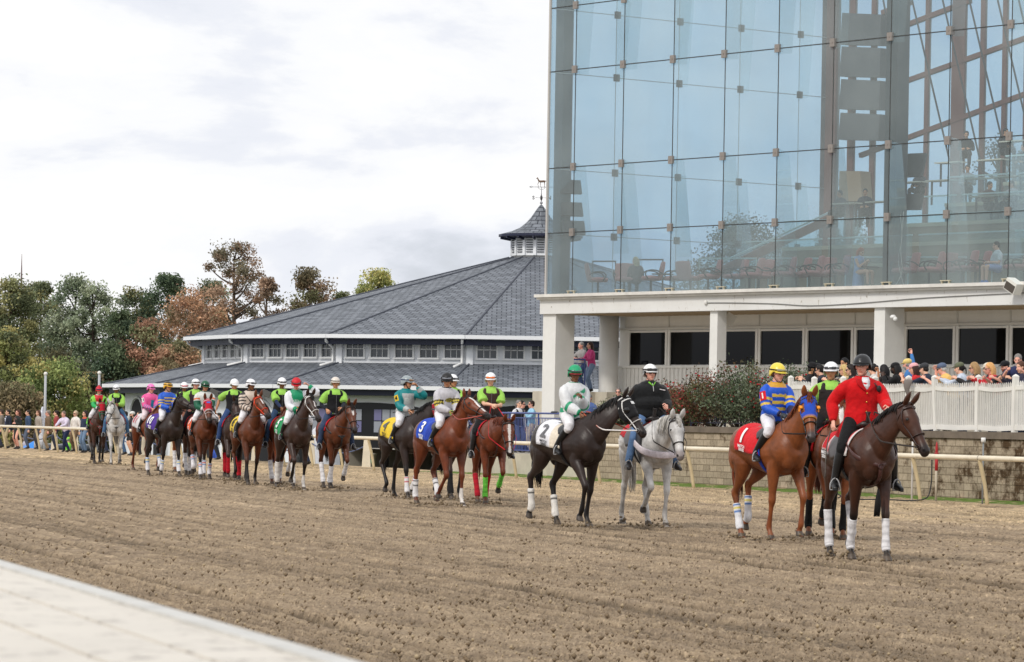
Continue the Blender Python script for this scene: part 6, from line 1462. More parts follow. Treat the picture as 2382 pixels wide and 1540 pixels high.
def woods():
    leafmat()
    OL = [(104, 106, 58), (90, 98, 56), (122, 118, 60), (76, 84, 50)]; GG = [(110, 122, 92), (92, 106, 78), (84, 98, 66), (120, 128, 96)]; DG = [(66, 84, 56), (54, 72, 50), (80, 96, 60)]
    RU = [(146, 104, 70), (130, 96, 66), (158, 114, 72), (112, 102, 66)]; RS_ = [(134, 104, 76), (122, 98, 72), (142, 110, 80), (104, 96, 70)]; YG = [(142, 144, 60), (118, 126, 54), (160, 148, 64)]; BG = [(120, 132, 54), (96, 112, 48), (148, 138, 56)]; BR = [(124, 104, 66), (104, 92, 58), (96, 96, 56)]
    T = tree
    # back row
    T('tree', 'olive tree at the far left edge of the wood', 30, 640, 170, 262, OL, 1.0, seed=1, ncl=46)
    T('tree', 'grey-green tree with open trunk, second of the skyline from the left', 150, 642, 150, 258, GG, .5, seed=2, trunk_h=.42, ncl=40, bark=(50, 44, 38))
    T('tree', 'grey-green tree leaning right over a bright gap', 222, 655, 120, 256, GG, .45, seed=3, trunk_h=.45, ncl=34, bark=(50, 44, 38))
    T('tree', 'thin green tree in the dip of the skyline', 285, 720, 100, 254, DG, .5, seed=4, trunk_h=.35, ncl=26)
    T('tree', 'tall dark green spiky-topped tree behind the rust sycamore', 382, 632, 170, 268, DG, .75, seed=5, trunk_h=.35, ncl=44, clump=.8)
    T('tree', 'rust-brown sycamore with pale bare branches left of the roof', 432, 672, 200, 252, RU, .62, seed=6, trunk_h=.30, ncl=48, bark=(178, 170, 158), limbs=16)
    T('tree', 'tallest sparse russet tree rising over the pavilion eave', 548, 556, 200, 262, RS_, .55, seed=7, trunk_h=.30, ncl=52, clump=.72, leaf=.18, limbs=14)
    T('tree', 'narrow russet tree right of the tallest one', 625, 640, 110, 258, RS_, .55, seed=8, ncl=30, clump=.8)
    T('tree', 'brown and green tree showing over the middle of the roof', 718, 622, 150, 266, BR+RS_, .85, seed=9, ncl=36)
    T('tree', 'yellow-green tree furthest right on the roof line', 870, 626, 140, 270, YG, .85, seed=10, ncl=34)
    for i, (x, y, w_, l_) in enumerate([(92, 650, 130, 'between the two leftmost crowns'), (322, 664, 120, 'filling in left of the dark spiky tree'), (474, 640, 110, 'between the rust sycamore and the tallest tree')]): T('tree', 'muted olive tree '+l_, x, y, w_, 272, OL+GG[:2], .9, seed=50+i, trunk_h=.2, ncl=34)
    T('tree', 'low olive tree peeping over the roof between brown and yellow trees', 795, 675, 90, 268, OL, .8, seed=11, ncl=22)
    # middle row
    T('tree', 'green tree with reddish tips in the middle of the wood', 330, 745, 140, 240, [(112, 112, 68), (140, 96, 66), (96, 104, 62)], .9, seed=12, trunk_h=.2, ncl=34)
    T('tree', 'olive-yellow tree low at the left edge', 20, 760, 150, 236, OL+YG, 1.0, seed=13, trunk_h=.15, ncl=40)
    T('tree', 'dark brown-green tree below the gap in the skyline', 150, 815, 150, 238, [(74, 72, 46), (64, 66, 44), (96, 90, 50)], 1.0, seed=14, trunk_h=.1, ncl=36)
    T('tree', 'shadowy dark green tree left of the pavilion', 250, 800, 150, 240, DG, 1.0, seed=15, trunk_h=.1, ncl=36)
    T('tree', 'rust-tinged tree touching the left end of the upper roof', 420, 790, 160, 236, RU+BR, .9, seed=16, trunk_h=.15, ncl=36)
    # front row
    T('bush', 'big bright yellow-green bush behind the flagpole', 125, 845, 190, 222, BG, 1.2, seed=17, trunk_h=.04, ncl=44, group='bushes below the wood', cat='bush')
    T('bush', 'brown-green rounded bush left of the flagpole', 38, 895, 150, 214, BR, 1.2, seed=18, trunk_h=.04, ncl=36, group='bushes below the wood', cat='bush')
    T('bush', 'dark bush directly left of the pavilion corner', 215, 865, 120, 226, DG+BR, 1.2, seed=19, trunk_h=.04, ncl=34, group='bushes below the wood', cat='bush')
    T('bush', 'light olive bush above the lower roof tip', 330, 835, 170, 244, OL+YG, 1.1, seed=20, trunk_h=.04, ncl=34, group='bushes below the wood', cat='bush')
    T('bush', 'yellow shrub at the far left behind the suited man', 5, 990, 60, 205, YG, 1.2, seed=21, trunk_h=.03, ncl=16, group='bushes below the wood', cat='bush')
    T('bush', 'low dark hedge-like bush behind the picnic canopy', 110, 960, 260, 232, DG+BR, 1.0, seed=22, trunk_h=.03, ncl=40, group='bushes below the wood', cat='bush')
    T('bush', 'long dark bush closing the gap behind the last two riders', 270, 940, 200, 236, DG, 1.0, seed=23, trunk_h=.03, ncl=40, group='bushes below the wood', cat='bush')
    # seen through the glass
    T('tree', 'dark tree seen through the glass corner beyond the side wall', 1712, 512, 250, 250, [(54, 64, 48), (66, 74, 54)], .8, seed=24, trunk_h=.5, ncl=46, bark=(40, 36, 32), group='trees seen through the grandstand glass')
    T('tree', 'small tree behind the brown corner column, through the glass', 1970, 405, 120, 250, [(54, 64, 48), (66, 74, 54)], .5, seed=25, trunk_h=.6, ncl=24, group='trees seen through the grandstand glass')
    T('tree', 'thin bare-topped tree through the glass over the upper tiers', 2290, 320, 150, 250, [(60, 62, 50)], .22, seed=26, trunk_h=.6, ncl=30, limbs=16, group='trees seen through the grandstand glass')
    T('tree', 'leafy branch end at the right edge through the glass', 2385, 250, 60, 250, [(54, 84, 60)], .7, seed=27, trunk_h=.7, ncl=16, group='trees seen through the grandstand glass')
    # aerial mast
    p = at(50, 642, 300); r = empty('radio_mast', V((p.x, p.y, -1.5)), 0, 'thin radio mast rising above the left trees', 'mast'); b = MB(); b.tube([V((0, 0, 0)), V((0, 0, p.z+1.5)), V((0, 0, p.z+3.3))], [.09, .07, .02], n=6, sub=1); b.build('mast', colmat((120, 100, 100), 'satin'), r)
    for x, y0, lab, bot in ((106, 872, 'taller silver flagpole among the spectators', 985), (231, 870, 'silver flagpole behind the last jockey', 985)):
        p = at(x, y0, 165); g = V((p.x, p.y, -1.25)); r = empty('flagpole', g, 0, lab, 'flagpole'); b = MB(); b.tube([V((0, 0, 0)), V((0, 0, p.z+1.25))], [.075, .055], n=8, sub=1); b.build('pole', colmat((176, 178, 184), 'satin'), r, True); b = MB(); b.ell((0, 0, p.z+1.30), (.09, .09, .09), n=10, k=7); b.build('finial', colmat((228, 226, 220), 'satin'), r, True)
        if x == 106:
            b = MB(); vs = [V((-.02-.5*(i/6)*(.4+.6*j/5), .04*math.sin(i+j), 2.2-1.7*j/5+.25*(i/6))) for i in range(7) for j in range(6)]
            vs = [V((-.05-.42*(i/6)*min(1, .25+j/4), .05*math.sin(i*1.4+j), 3.1-1.9*j/5)) for i in range(7) for j in range(6)]
            b.add(vs, [(i*6+j, i*6+j+1, (i+1)*6+j+1, (i+1)*6+j) for i in range(6) for j in range(5)], (222, 224, 234)); o = b.build('limp_flag', CLOTHV, r, True); s_ = o.modifiers.new('s', 'SOLIDIFY'); s_.thickness = .01
# ------------------------------------------------------------------ glass grandstand
GC = V((1.1, 122.3, 0)); GF = V((.616, -.788, 0)); GB = V((.788, .616, 0))     # corner, along the front, along the side (away)
def gp(p, q=0.0, z=0.0): return V((GC.x+GF.x*p+GB.x*q, GC.y+GF.y*p+GB.y*q, z))
def gsolve(x, q):
    """p on the line q = const that is met by the vertical plane through a photo column"""
    k = (x-CX)/FPX; bx, by = GC.x+GB.x*q, GC.y+GB.y*q
    return (k*by-bx)/(GF.x-k*GF.y)
def zat(y, x, pt):
    s = FPX/pt.y; return HC+(CY+ROLL*(x-CX)-y)/s
def glass_mat(name, tint, refl=1.0, rough=.02):
    M = bpy.data.materials.new(name); M.use_nodes = True; t = M.node_tree; t.nodes.clear(); o_ = N(t, 'ShaderNodeOutputMaterial')
    tr = N(t, 'ShaderNodeBsdfTransparent'); tr.inputs[0].default_value = (*tint, 1); gl = N(t, 'ShaderNodeBsdfGlossy'); gl.inputs['Roughness'].default_value = rough; gl.inputs[0].default_value = (.8, .9, .92, 1)
    fr = N(t, 'ShaderNodeFresnel'); fr.inputs[0].default_value = 1.5; mu = N(t, 'ShaderNodeMath', operation='MULTIPLY'); mu.inputs[1].default_value = refl; t.links.new(fr.outputs[0], mu.inputs[0])
    mx = N(t, 'ShaderNodeMixShader'); t.links.new(mu.outputs[0], mx.inputs[0]); t.links.new(tr.outputs[0], mx.inputs[1]); t.links.new(gl.outputs[0], mx.inputs[2])
    # pale diffuse veil mixed into the colour, imitating hazy sky reflections on the glass
    df = N(t, 'ShaderNodeBsdfDiffuse'); df.inputs[0].default_value = (.62, .70, .70, 1); mx2 = N(t, 'ShaderNodeMixShader'); tcn = N(t, 'ShaderNodeTexCoord'); n = N(t, 'ShaderNodeTexNoise'); n.inputs['Scale'].default_value = .35; n.inputs['Detail'].default_value = 5; t.links.new(tcn.outputs['Object'], n.inputs[0])
    mr = N(t, 'ShaderNodeMapRange'); mr.inputs[1].default_value = .3; mr.inputs[2].default_value = .75; mr.inputs[3].default_value = .10; mr.inputs[4].default_value = .27; t.links.new(n.outputs[0], mr.inputs[0])
    t.links.new(mr.outputs[0], mx2.inputs[0]); t.links.new(mx.outputs[0], mx2.inputs[1]); t.links.new(df.outputs[0], mx2.inputs[2])
    t.links.new(mx2.outputs[0], o_.inputs[0]); return M
def stained_white():
    M = bpy.data.materials.new('stained_white'); M.use_nodes = True; t = M.node_tree; p = t.nodes['Principled BSDF']; p.inputs['Roughness'].default_value = .75
    tcn = N(t, 'ShaderNodeTexCoord'); mp_ = N(t, 'ShaderNodeMapping'); mp_.inputs['Scale'].default_value = (1, 1, .55); t.links.new(tcn.outputs['Object'], mp_.inputs[0])
    n = N(t, 'ShaderNodeTexNoise'); n.inputs['Scale'].default_value = 7; n.inputs['Detail'].default_value = 8; n.inputs['Roughness'].default_value = .75; t.links.new(mp_.outputs[0], n.inputs[0])
    r = ramp(t, [(.31, (.16, .14, .12)), (.36, (.55, .52, .46)), (.40, (.77, .77, .76)), (1, (.81, .81, .80))], 'LINEAR'); t.links.new(n.outputs[0], r.inputs[0])
    n2 = N(t, 'ShaderNodeTexNoise'); n2.inputs['Scale'].default_value = .6; n2.inputs['Detail'].default_value = 4; t.links.new(tcn.outputs['Object'], n2.inputs[0]); r2 = ramp(t, [(.3, (.88, .87, .85)), (.7, (1, 1, 1))], 'LINEAR'); t.links.new(n2.outputs[0], r2.inputs[0])
    t.links.new(mixn(t, r.outputs[0], r2.outputs[0], 1, 'MULTIPLY'), p.inputs['Base Color']); return M
CLZ = [7.87, 10.04, 13.27, 15.4]; FLZ = 5.82
def grandstand():
    G1 = glass_mat('facade_glass', (.66, .77, .83), .9); G2 = glass_mat('side_glass', (.52, .68, .82), .5); GFN = glass_mat('fin_glass', (.86, .94, .96), .2); GPR = glass_mat('parapet_glass', (.80, .92, .92), .6)
    SW = stained_white(); CW = mat('cream_white', (226, 225, 221), .7, var=.10, vscale=1.2); PAN = mat('panel_white', (247, 245, 240), .6, var=.06, vscale=2)
    STE = mat('dark_steel', (66, 70, 74), .5, var=.15, vscale=1); BRN = mat('brown_steel', (112, 74, 66), .6, var=.12, vscale=1); CL = mat('clamp_steel', (150, 142, 136), .4, .4); SEAL = mat('seal', (60, 62, 62), .6)
    r = empty('grandstand', gp(0, 0, .5), 0, 'glass-fronted grandstand on white pillars filling the right half', 'building'); o0 = r.location.copy()
    def P(p, q=0.0, z=0.0): return gp(p, q, z)-o0
    TOP = 18.2; PF = [1.33+2.5*i for i in range(-0, 9)]; PS = [2.82+2.8*i for i in range(4)]
    fe = [0.0]+PF+[23.9]; rows = [FLZ]+CLZ+[TOP]
    for i in range(len(fe)-1):
        for j in range(len(rows)-1):
            b = MB(); a, c = fe[i]+.006, fe[i+1]-.006; z0, z1 = rows[j]+.006, rows[j+1]-.006
            b.add([P(a, 0, z0), P(c, 0, z0), P(c, 0, z1), P(a, 0, z1)], [(0, 1, 2, 3)]); b.build('glass_pane', G1, r)
    se = [0.0]+PS+[12.6]
    for i in range(len(se)-1):
        for j in range(len(rows)-1):
            b = MB(); a, c = se[i]+.006, se[i+1]-.006; z0, z1 = rows[j]+.006, rows[j+1]-.006
            b.add([P(0, a, z0), P(0, c, z0), P(0, c, z1), P(0, a, z1)], [(0, 1, 2, 3)]); b.build('side_glass_pane', G2, r)
    # seals between panes
    b = MB()
    for z in CLZ: b.bar(P(0, 0, z), P(23.9, 0, z), .022, .03)
    for p in PF: b.bar(P(p, 0, FLZ), P(p, 0, TOP), .022, .022, GB)
    b.build('front_joints', SEAL, r)
    b = MB()
    for z in CLZ: b.bar(P(0, 0, z), P(0, 12.6, z), .02, .025)
    for q in PS: b.bar(P(0, q, FLZ), P(0, q, TOP), .018, .018, GF)
    b.build('side_joints', mat('pale_seal', (176, 186, 188), .5), r)
    b = MB(); b.bar(P(-.03, -.03, FLZ), P(-.03, -.03, TOP), .07, .07, GF); b.build('corner_post', mat('corner', (186, 182, 178), .5), r)
    Rf = Matrix((GF, GB, V((0, 0, 1)))).transposed()
    for p in PF:
        for z in CLZ: b = MB(); b.box(P(p, -.05, z), (.105, .04, .125), Rf); b.box(P(p, -.095, z), (.02, .01, .02), Rf); b.build('clamp', CL, r)
        b = MB(); b.box(P(p, -.03, FLZ+.10), (.20, .05, .012), Rf); b.box(P(p-.15, -.03, FLZ+.05), (.012, .04, .06), Rf); b.box(P(p+.15, -.03, FLZ+.05), (.012, .04, .06), Rf); b.build('base_clamp', mat('base_clamp_m', (190, 180, 156), .5), r)
    for q in PS:
        for z in CLZ: b = MB(); b.box(P(.05, q, z), (.04, .11, .12), Rf); b.build('side_clamp', STE, r)
    def fin(pts, name='glass_fin'):
        b = MB(); th = .02; dirn = GF if name == 'glass_fin' else GB
        b.add(pts, [tuple(range(len(pts)))]); b.build(name, GFN, r)
    for p in PF:
        fin([P(p, .02, 13.1), P(p, .55, 13.15), P(p, .95, TOP), P(p, .02, TOP)]); fin([P(p, .02, 10.15), P(p, .50, 10.1), P(p, 1.05, FLZ+.05), P(p, .02, FLZ+.05)])
    for q in PS:
        fin([P(.02, q, 13.1), P(.5, q, 13.15), P(.95, q, TOP), P(.02, q, TOP)], 'side_glass_fin'); fin([P(.02, q, 10.15), P(.48, q, 10.1), P(.85, q, 7.3), P(.02, q, 7.3)], 'side_glass_fin')
    # ledge, fascia, soffit
    b = MB(); b.bar(P(-.28, -.17, FLZ-.05), P(24, -.17, FLZ-.05), .34, .10); b.bar(P(-.25, -.12, FLZ-.14), P(24, -.12, FLZ-.14), .26, .07); b.build('ledge', mat('ledge_white', (222, 219, 213), .6, var=.2, vscale=2), r)
    b = MB(); b.bar(P(-.22, .10, 5.42), P(24, .10, 5.42), .44, .50); b.bar(P(-.12, .3, 5.42), P(-.12, 12.6, 5.42), .24, .50); b.build('fascia_beam', SW, r)
    b = MB(); b.add([P(0, .3, 5.75), P(24, .3, 5.75), P(24, 12.6, 5.75), P(0, 12.6, 5.75)], [(0, 1, 2, 3)]); b.build('floor_slab', mat('slab', (120, 112, 106), .9, var=.2), r)
    b = MB()
    for i in range(72):
        p = .9+.33*i; b.bar(P(p, .33, 5.19), P(p, 2.98, 5.19), .17, .05)
    b.add([P(.8, .33, 5.215), P(24, .33, 5.215), P(24, 3.0, 5.215), P(.8, 3.0, 5.215)], [(0, 1, 2, 3)]); b.build('soffit', mat('soffit_brown', (190, 168, 138), .8, var=.1), r)
    # pillars
    def pillar(p, w_, d, z0, q=0.0, M=SW): b = MB(); b.box(P(p+w_/2, q+d/2-.02, (z0+5.17)/2), (w_/2, d/2, (5.17-z0)/2), Rf); b.build('pillar', M, r)
    pillar(-.16, .68, .80, .5, M=CW); pillar(gsolve(1648, 0), .36, .38, 1.5, M=CW); pillar(gsolve(2030, 0), .46, .80, 1.5, M=CW)
    b = MB(); c = P(.27, 2.5, 0); b.tube([V((c.x, c.y, .5-o0.z)), V((c.x, c.y, 5.17-o0.z))], [.33, .33], n=28, sub=1); b.build('round_pillar', CW, r, True)
    b = MB(); b.box(P(.2, 2.55, 1.6), (.9, .8, 1.0), Rf); b.build('concrete_block', mat('concrete', (196, 188, 172), .85), r)
    # recessed wall with dark windows
    q = 3.0; p0 = gsolve(1437, q); b = MB(); b.add([P(p0, q, 1.4), P(24, q, 1.4), P(24, q, 5.2), P(p0, q, 5.2)], [(0, 1, 2, 3)])
    b.add([P(p0, q, .4), P(p0, q, 5.2), P(p0, 12, 5.2), P(p0, 12, .4)], [(0, 1, 2, 3)]); b.build('rear_wall', PAN, r)
    b = MB(); b.bar(P(p0-.02, q-.05, 2.0), P(24, q-.05, 2.0), .12, 1.15); b.build('wall_base', mat('concrete', (196, 188, 172), .85), r)
    b = MB()
    b.bar(P(p0, q-.05, 3.47), P(24, q-.05, 3.47), .10, .07); b.bar(P(p0, q-.045, 2.62), P(24, q-.045, 2.62), .09, .06)
    n_ = int((24-p0)/.205)
    for i in range(n_): b.bar(P(p0+.205*i, q-.03, 2.64), P(p0+.205*i, q-.03, 3.44), .02, .045, GF)
    b.build('board_and_batten', PAN, r)
    b = MB(); b.bar(P(p0, q-.05, 4.74), P(24, q-.05, 4.74), .11, .07)
    for i in range(-0, 11): b.bar(P(.55+2.25*i, q-.02, 4.80), P(.55+2.25*i, q-.02, 5.18), .03, .05, GF)
    b.build('window_head', mat('head_white', (226, 224, 218), .6), r)
    DG = mat('dark_window', (12, 12, 13),   .06, spec=.16, var=.4, vscale=.6)
    ed = [.70]+[.55+2.25*i for i in range(1, 11)]+[23.6]
    for i in range(len(ed)-1):
        a, c = ed[i]+.10, ed[i+1]-.10; b = MB(); z0, z1 = 3.54, 4.62
        for pp in (a-.03, c+.03): b.bar(P(pp, q-.04, z0-.05), P(pp, q-.04, z1+.08), .06, .10, GF)
        b.bar(P(a, q-.04, z1+.03), P(c, q-.04, z1+.03), .08, .06); fo = b.build('window_frame', PAN, r)
        b = MB(); b.add([P(a, q-.02, z0), P(c, q-.02, z0), P(c, q-.02, z1), P(a, q-.02, z1)], [(0, 1, 2, 3)]); b.build('pane', DG, fo)
    # cable along the fascia, flood light, camera, conduit
    b = MB(); pa = [gsolve(x, -.13) for x in (1636, 1700, 1800, 1880, 1990, 2150, 2381)]; zz = [5.42, 5.40, 5.34, 5.26, 5.30, 5.42, 5.50]
    b.tube([P(p, -.14, z) for p, z in zip(pa, zz)], [.014]*7, n=6, sub=4); b.build('fascia_cable', colmat((120, 120, 118), 'satin'), r, True)
    b = MB(); c = P(gsolve(1636, -.16), -.16, 5.43); b.ell(c, (.07, .05, .08), Rf, n=10, k=7); b.build('junction_box', CW, r, True)
    p = gsolve(2352, -.45); l = empty('flood_light', gp(p, -.45, 5.68), math.atan2(GF.y, GF.x), 'white box flood light bracketed under the glass at the right edge', 'lamp'); b = MB()
    b.box((0, 0, .0), (.22, .16, .17), Matrix.Rotation(R(28), 3, 'Y')); b.build('housing', colmat((222, 220, 212), 'satin'), l); b = MB(); b.add([Matrix.Rotation(R(28), 3, 'Y') @ V(v) for v in ((-.20, -.14, -.176), (.20, -.14, -.176), (.20, .14, -.176), (-.20, .14, -.176))]+[Matrix.Rotation(R(28), 3, 'Y') @ V(v) for v in ((-.20, -.165, -.15), (.20, -.165, -.15), (.20, -.165, .08), (-.20, -.165, .08))], [(0, 1, 2, 3), (4, 5, 6, 7)]); b.build('lens', colmat((74, 66, 58), 'satin'), l)
    b = MB(); b.tube([V((0, .1, 0)), V((.1, .35, .05)), V((.3, .36, -.1))], [.025]*3, n=6, sub=3); b.build('bracket', colmat((180, 178, 172), 'satin'), l, True)
    c = gp(gsolve(2076, -.1), -.16, zat(738, 2076, gp(gsolve(2076, 0)))); l = empty('security_camera', c, 0, 'small white dome camera on the wide white pillar', 'camera'); b = MB(); b.ell((0, 0, 0), (.10, .10, .07), n=12, k=8); b.ell((.06, -.06, -.06), (.07, .07, .07), n=12, k=8); b.build('dome', colmat((226, 226, 224), 'satin'), l, True)
    c = gp(gsolve(1690, .8), .8, 4.95); l = empty('hanging_speaker', c, 0, 'white box hanging under the soffit right of the slim pillar', 'speaker'); b = MB(); b.box((0, 0, 0), (.17, .14, .18), Matrix.Rotation(.5, 3, 'Y') @ Matrix.Rotation(.4, 3, 'Z')); b.bar((0, 0, .1), (0, 0, .35), .03); b.build('case', colmat((220, 216, 206), 'satin'), l)
    # ------------------------------------------------ inside: steel, back wall, tiers
    def vcol(name, x, q, w_, d, z0, z1, M): p = gsolve(x, q); b = MB(); b.box(P(p, q, (z0+z1)/2), (w_/2, d/2, (z1-z0)/2), Rf); b.build(name, M, r)
    vcol('steel_column', 1298, .75, .42, .42, FLZ, TOP, STE); vcol('steel_column', 2073, 1.4, .50, .50, FLZ, TOP, STE)
    q = 12.6; vcol('brown_column', 1918, q, .75, .2, FLZ, TOP, BRN)
    pb = lambda x, qq=q: gsolve(x, qq)
    def bk(x, y, qq=q): p = gsolve(x, qq); pt = gp(p, qq); return P(p, qq, zat(y, x, pt))
    for x, w_ in ((1968, .30), (2018, .22), (2143, .18), (2216, .62), (2272, .20), (2323, .18), (2374, .2)): vcol('brown_mullion', x, q, w_, .12, FLZ, TOP, BRN)
    for (xa, ya, xb, yb) in ((2036, 80, 2240, 2), (2030, 212, 2400, 78), (1990, 362, 2400, 208), (2036, 30, 2100, 6)):
        b = MB(); b.bar(bk(xa, ya), bk(xb, yb), .16, .16, GB); b.build('sloping_rafter', BRN, r)
    for x0 in (2037, 2104, 2175, 2237, 2303, 2352):
        b = MB(); b.bar(bk(x0, 0, 11.8), bk(x0+(100 if x0 > 2037 else 60), 400 if x0 > 2037 else 300, 11.8), .045, .045, GB); b.build('brace_cable', colmat((52, 50, 52), 'satin'), r)
    # stacked grey louvre boxes on the brown column
    for ya, yb in ((30, 104), (108, 178), (184, 254), (262, 325)):
        q2 = 11.9; b = MB(); A1, B1 = bk(1938, yb, q2), bk(2031, ya, q2); b.add([bk(1938, yb, q2), bk(2031, yb+2, q2), bk(2033, ya+4, q2), bk(1942, ya, q2)], [(0, 1, 2, 3)])
        for v in list(b.v): pass
        o = b.build('louvre_box', mat('louvre_grey', (84, 84, 86), .8, var=.1), r); s_ = o.modifiers.new('s', 'SOLIDIFY'); s_.thickness = .35
    b = MB(); A1 = bk(1942, 468, q-.6); B1 = bk(1990, 398, q-.6); b.add([bk(1942, 468, q-.6), bk(1996, 468, q-.6), bk(1990, 398, q-.6), bk(1942, 398, q-.6)], [(0, 1, 2, 3)]); o = b.build('tan_cabinet', mat('tan_panel', (150, 128, 104), .8), r); s_ = o.modifiers.new('s', 'SOLIDIFY'); s_.thickness = .5
    b = MB(); b.add([P(0, q, FLZ), P(30, q, FLZ), P(30, q, TOP), P(0, q, TOP)], [(0, 1, 2, 3)]); b.build('back_glass', G2, r)
    # tiers: stepped floors rising away from the front
    TAN = mat('tan_panel', (225, 205, 175), .8, var=.1); DK = mat('tier_dark', (150, 140, 130), .9, var=.2); RED = mat('brick_red_panel', (128, 76, 62), .85, var=.1)
    NT_ = 6
    for k in range(NT_):
        qa = 3.9+1.45*k; qb = qa+1.45; z0 = FLZ; z1 = 6.75+.72*k; ps = 5.3+.45*k if k < 3 else 5.3+.45*k
        if k >= 2: ps = 9.2+ (k-2)*1.2
        pts = [P(ps, qa, z0), P(26, qa, z0), P(26, qa, z1), P(ps, qa, z1), P(26, qb, z1), P(ps, qb, z1), P(ps, qb, z0)]
        b = MB(); b.add(pts, [(0, 1, 2, 3), (3, 2, 4, 5)]); b.build('tier', TAN if k in (0, 1, 2) else DK, r)
        b = MB(); b.add([pts[0], pts[3], pts[5], pts[6]], [(0, 1, 2, 3)]); b.build('tier_end', RED, r)
        b = MB(); b.bar(P(ps, qa-.01, z1-.06), P(26, qa-.01, z1-.06), .06, .12); b.build('tier_nosing', mat('nosing', (196, 184, 160), .7), r)
        gz = z1+.85; n_ = 5; L = (26-ps)/n_
        for i in range(n_):
            a, c = ps+L*i+.05, ps+L*(i+1)-.25
            b = MB(); b.add([P(a, qa+.03, z1), P(c, qa+.03, z1), P(c, qa+.03, gz), P(a, qa+.03, gz)], [(0, 1, 2, 3)]); b.build('parapet_glass', GPR, r)
            b = MB(); b.bar(P(a, qa+.03, gz), P(c, qa+.03, gz), .05, .045); b.build('handrail', mat('pale_rail', (196, 220, 218), .3), r)
    # sloping stair stringer
    b = MB(); b.bar(bk(1660, 636, 3.6), bk(1930, 505, 8.2), .12, .28); b.build('stair_stringer', RED, r); b = MB(); b.bar(bk(1640, 625, 3.6), bk(1925, 492, 8.2), .06, .06); b.build('stair_handrail', mat('pale_rail', (196, 220, 218), .3), r)
    for (xa, xb, y) in ((1372, 1425, 608), (1478, 1535, 604), (1620, 1752, 601), (1780, 1846, 601), (1872, 1926, 601), (1960, 2100, 598), (2105, 2240, 598), (2300, 2381, 592)):
        q3 = 2.6 if xa > 1600 else 2.0; A1, B1 = bk(xa, y, q3), bk(xb, y, q3); b = MB(); b.bar(A1, B1, .06, .05); b.bar(A1, V((A1.x, A1.y, FLZ-o0.z)), .03, .03, GF); b.bar(B1, V((B1.x, B1.y, FLZ-o0.z)), .03, .03, GF)
        b.build('inner_handrail', mat('pale_rail', (196, 220, 218), .3) if xa > 1600 else STE, r)
        if xa > 1600: b = MB(); z_ = FLZ-o0.z; b.add([V((A1.x, A1.y, z_)), V((B1.x, B1.y, z_)), B1, A1], [(0, 1, 2, 3)]); b.build('inner_glass_screen', GPR, r)
    return r
def arm_chair(label):
    r = empty('armchair', V((0, 0, 0)), 0, label, 'chair', 'maroon armchairs behind the front glass'); MR = colmat((196, 132, 126), 'cloth'); BK = colmat((40, 38, 42), 'satin')
    b = MB(); b.tube([V((-.24, 0, .46)), V((.0, 0, .47)), V((.26, 0, .46))], [(.27, .07), (.29, .08), (.26, .06)], side=(0, 1, 0), n=14, sub=3); b.build('seat', MR, r, True)
    b = MB(); b.tube([V((-.24, 0, .42)), V((-.29, 0, .62)), V((-.33, 0, .82)), V((-.35, 0, .93))], [(.27, .06), (.29, .07), (.29, .065), (.27, .05)], side=(0, 1, 0), n=14, sub=3); b.build('backrest', MR, r, True)
    for sg in (1, -1): b = MB(); b.tube([V((.12, sg*.27, .44)), V((.20, sg*.30, .58)), V((.10, sg*.31, .68)), V((-.12, sg*.31, .68)), V((-.28, sg*.28, .60))], [.020]*5, n=8, sub=3); b.build('armrest', BK, r, True)
    b = MB(); b.tube([V((0, 0, .44)), V((0, 0, .10))], [.035]*2, n=8, sub=1)
    for k in range(5): a = 2*math.pi*k/5; b.bar(V((0, 0, .08)), V((.27*math.cos(a), .27*math.sin(a), .03)), .04, .04)
    b.build('swivel_base', BK, r); return r
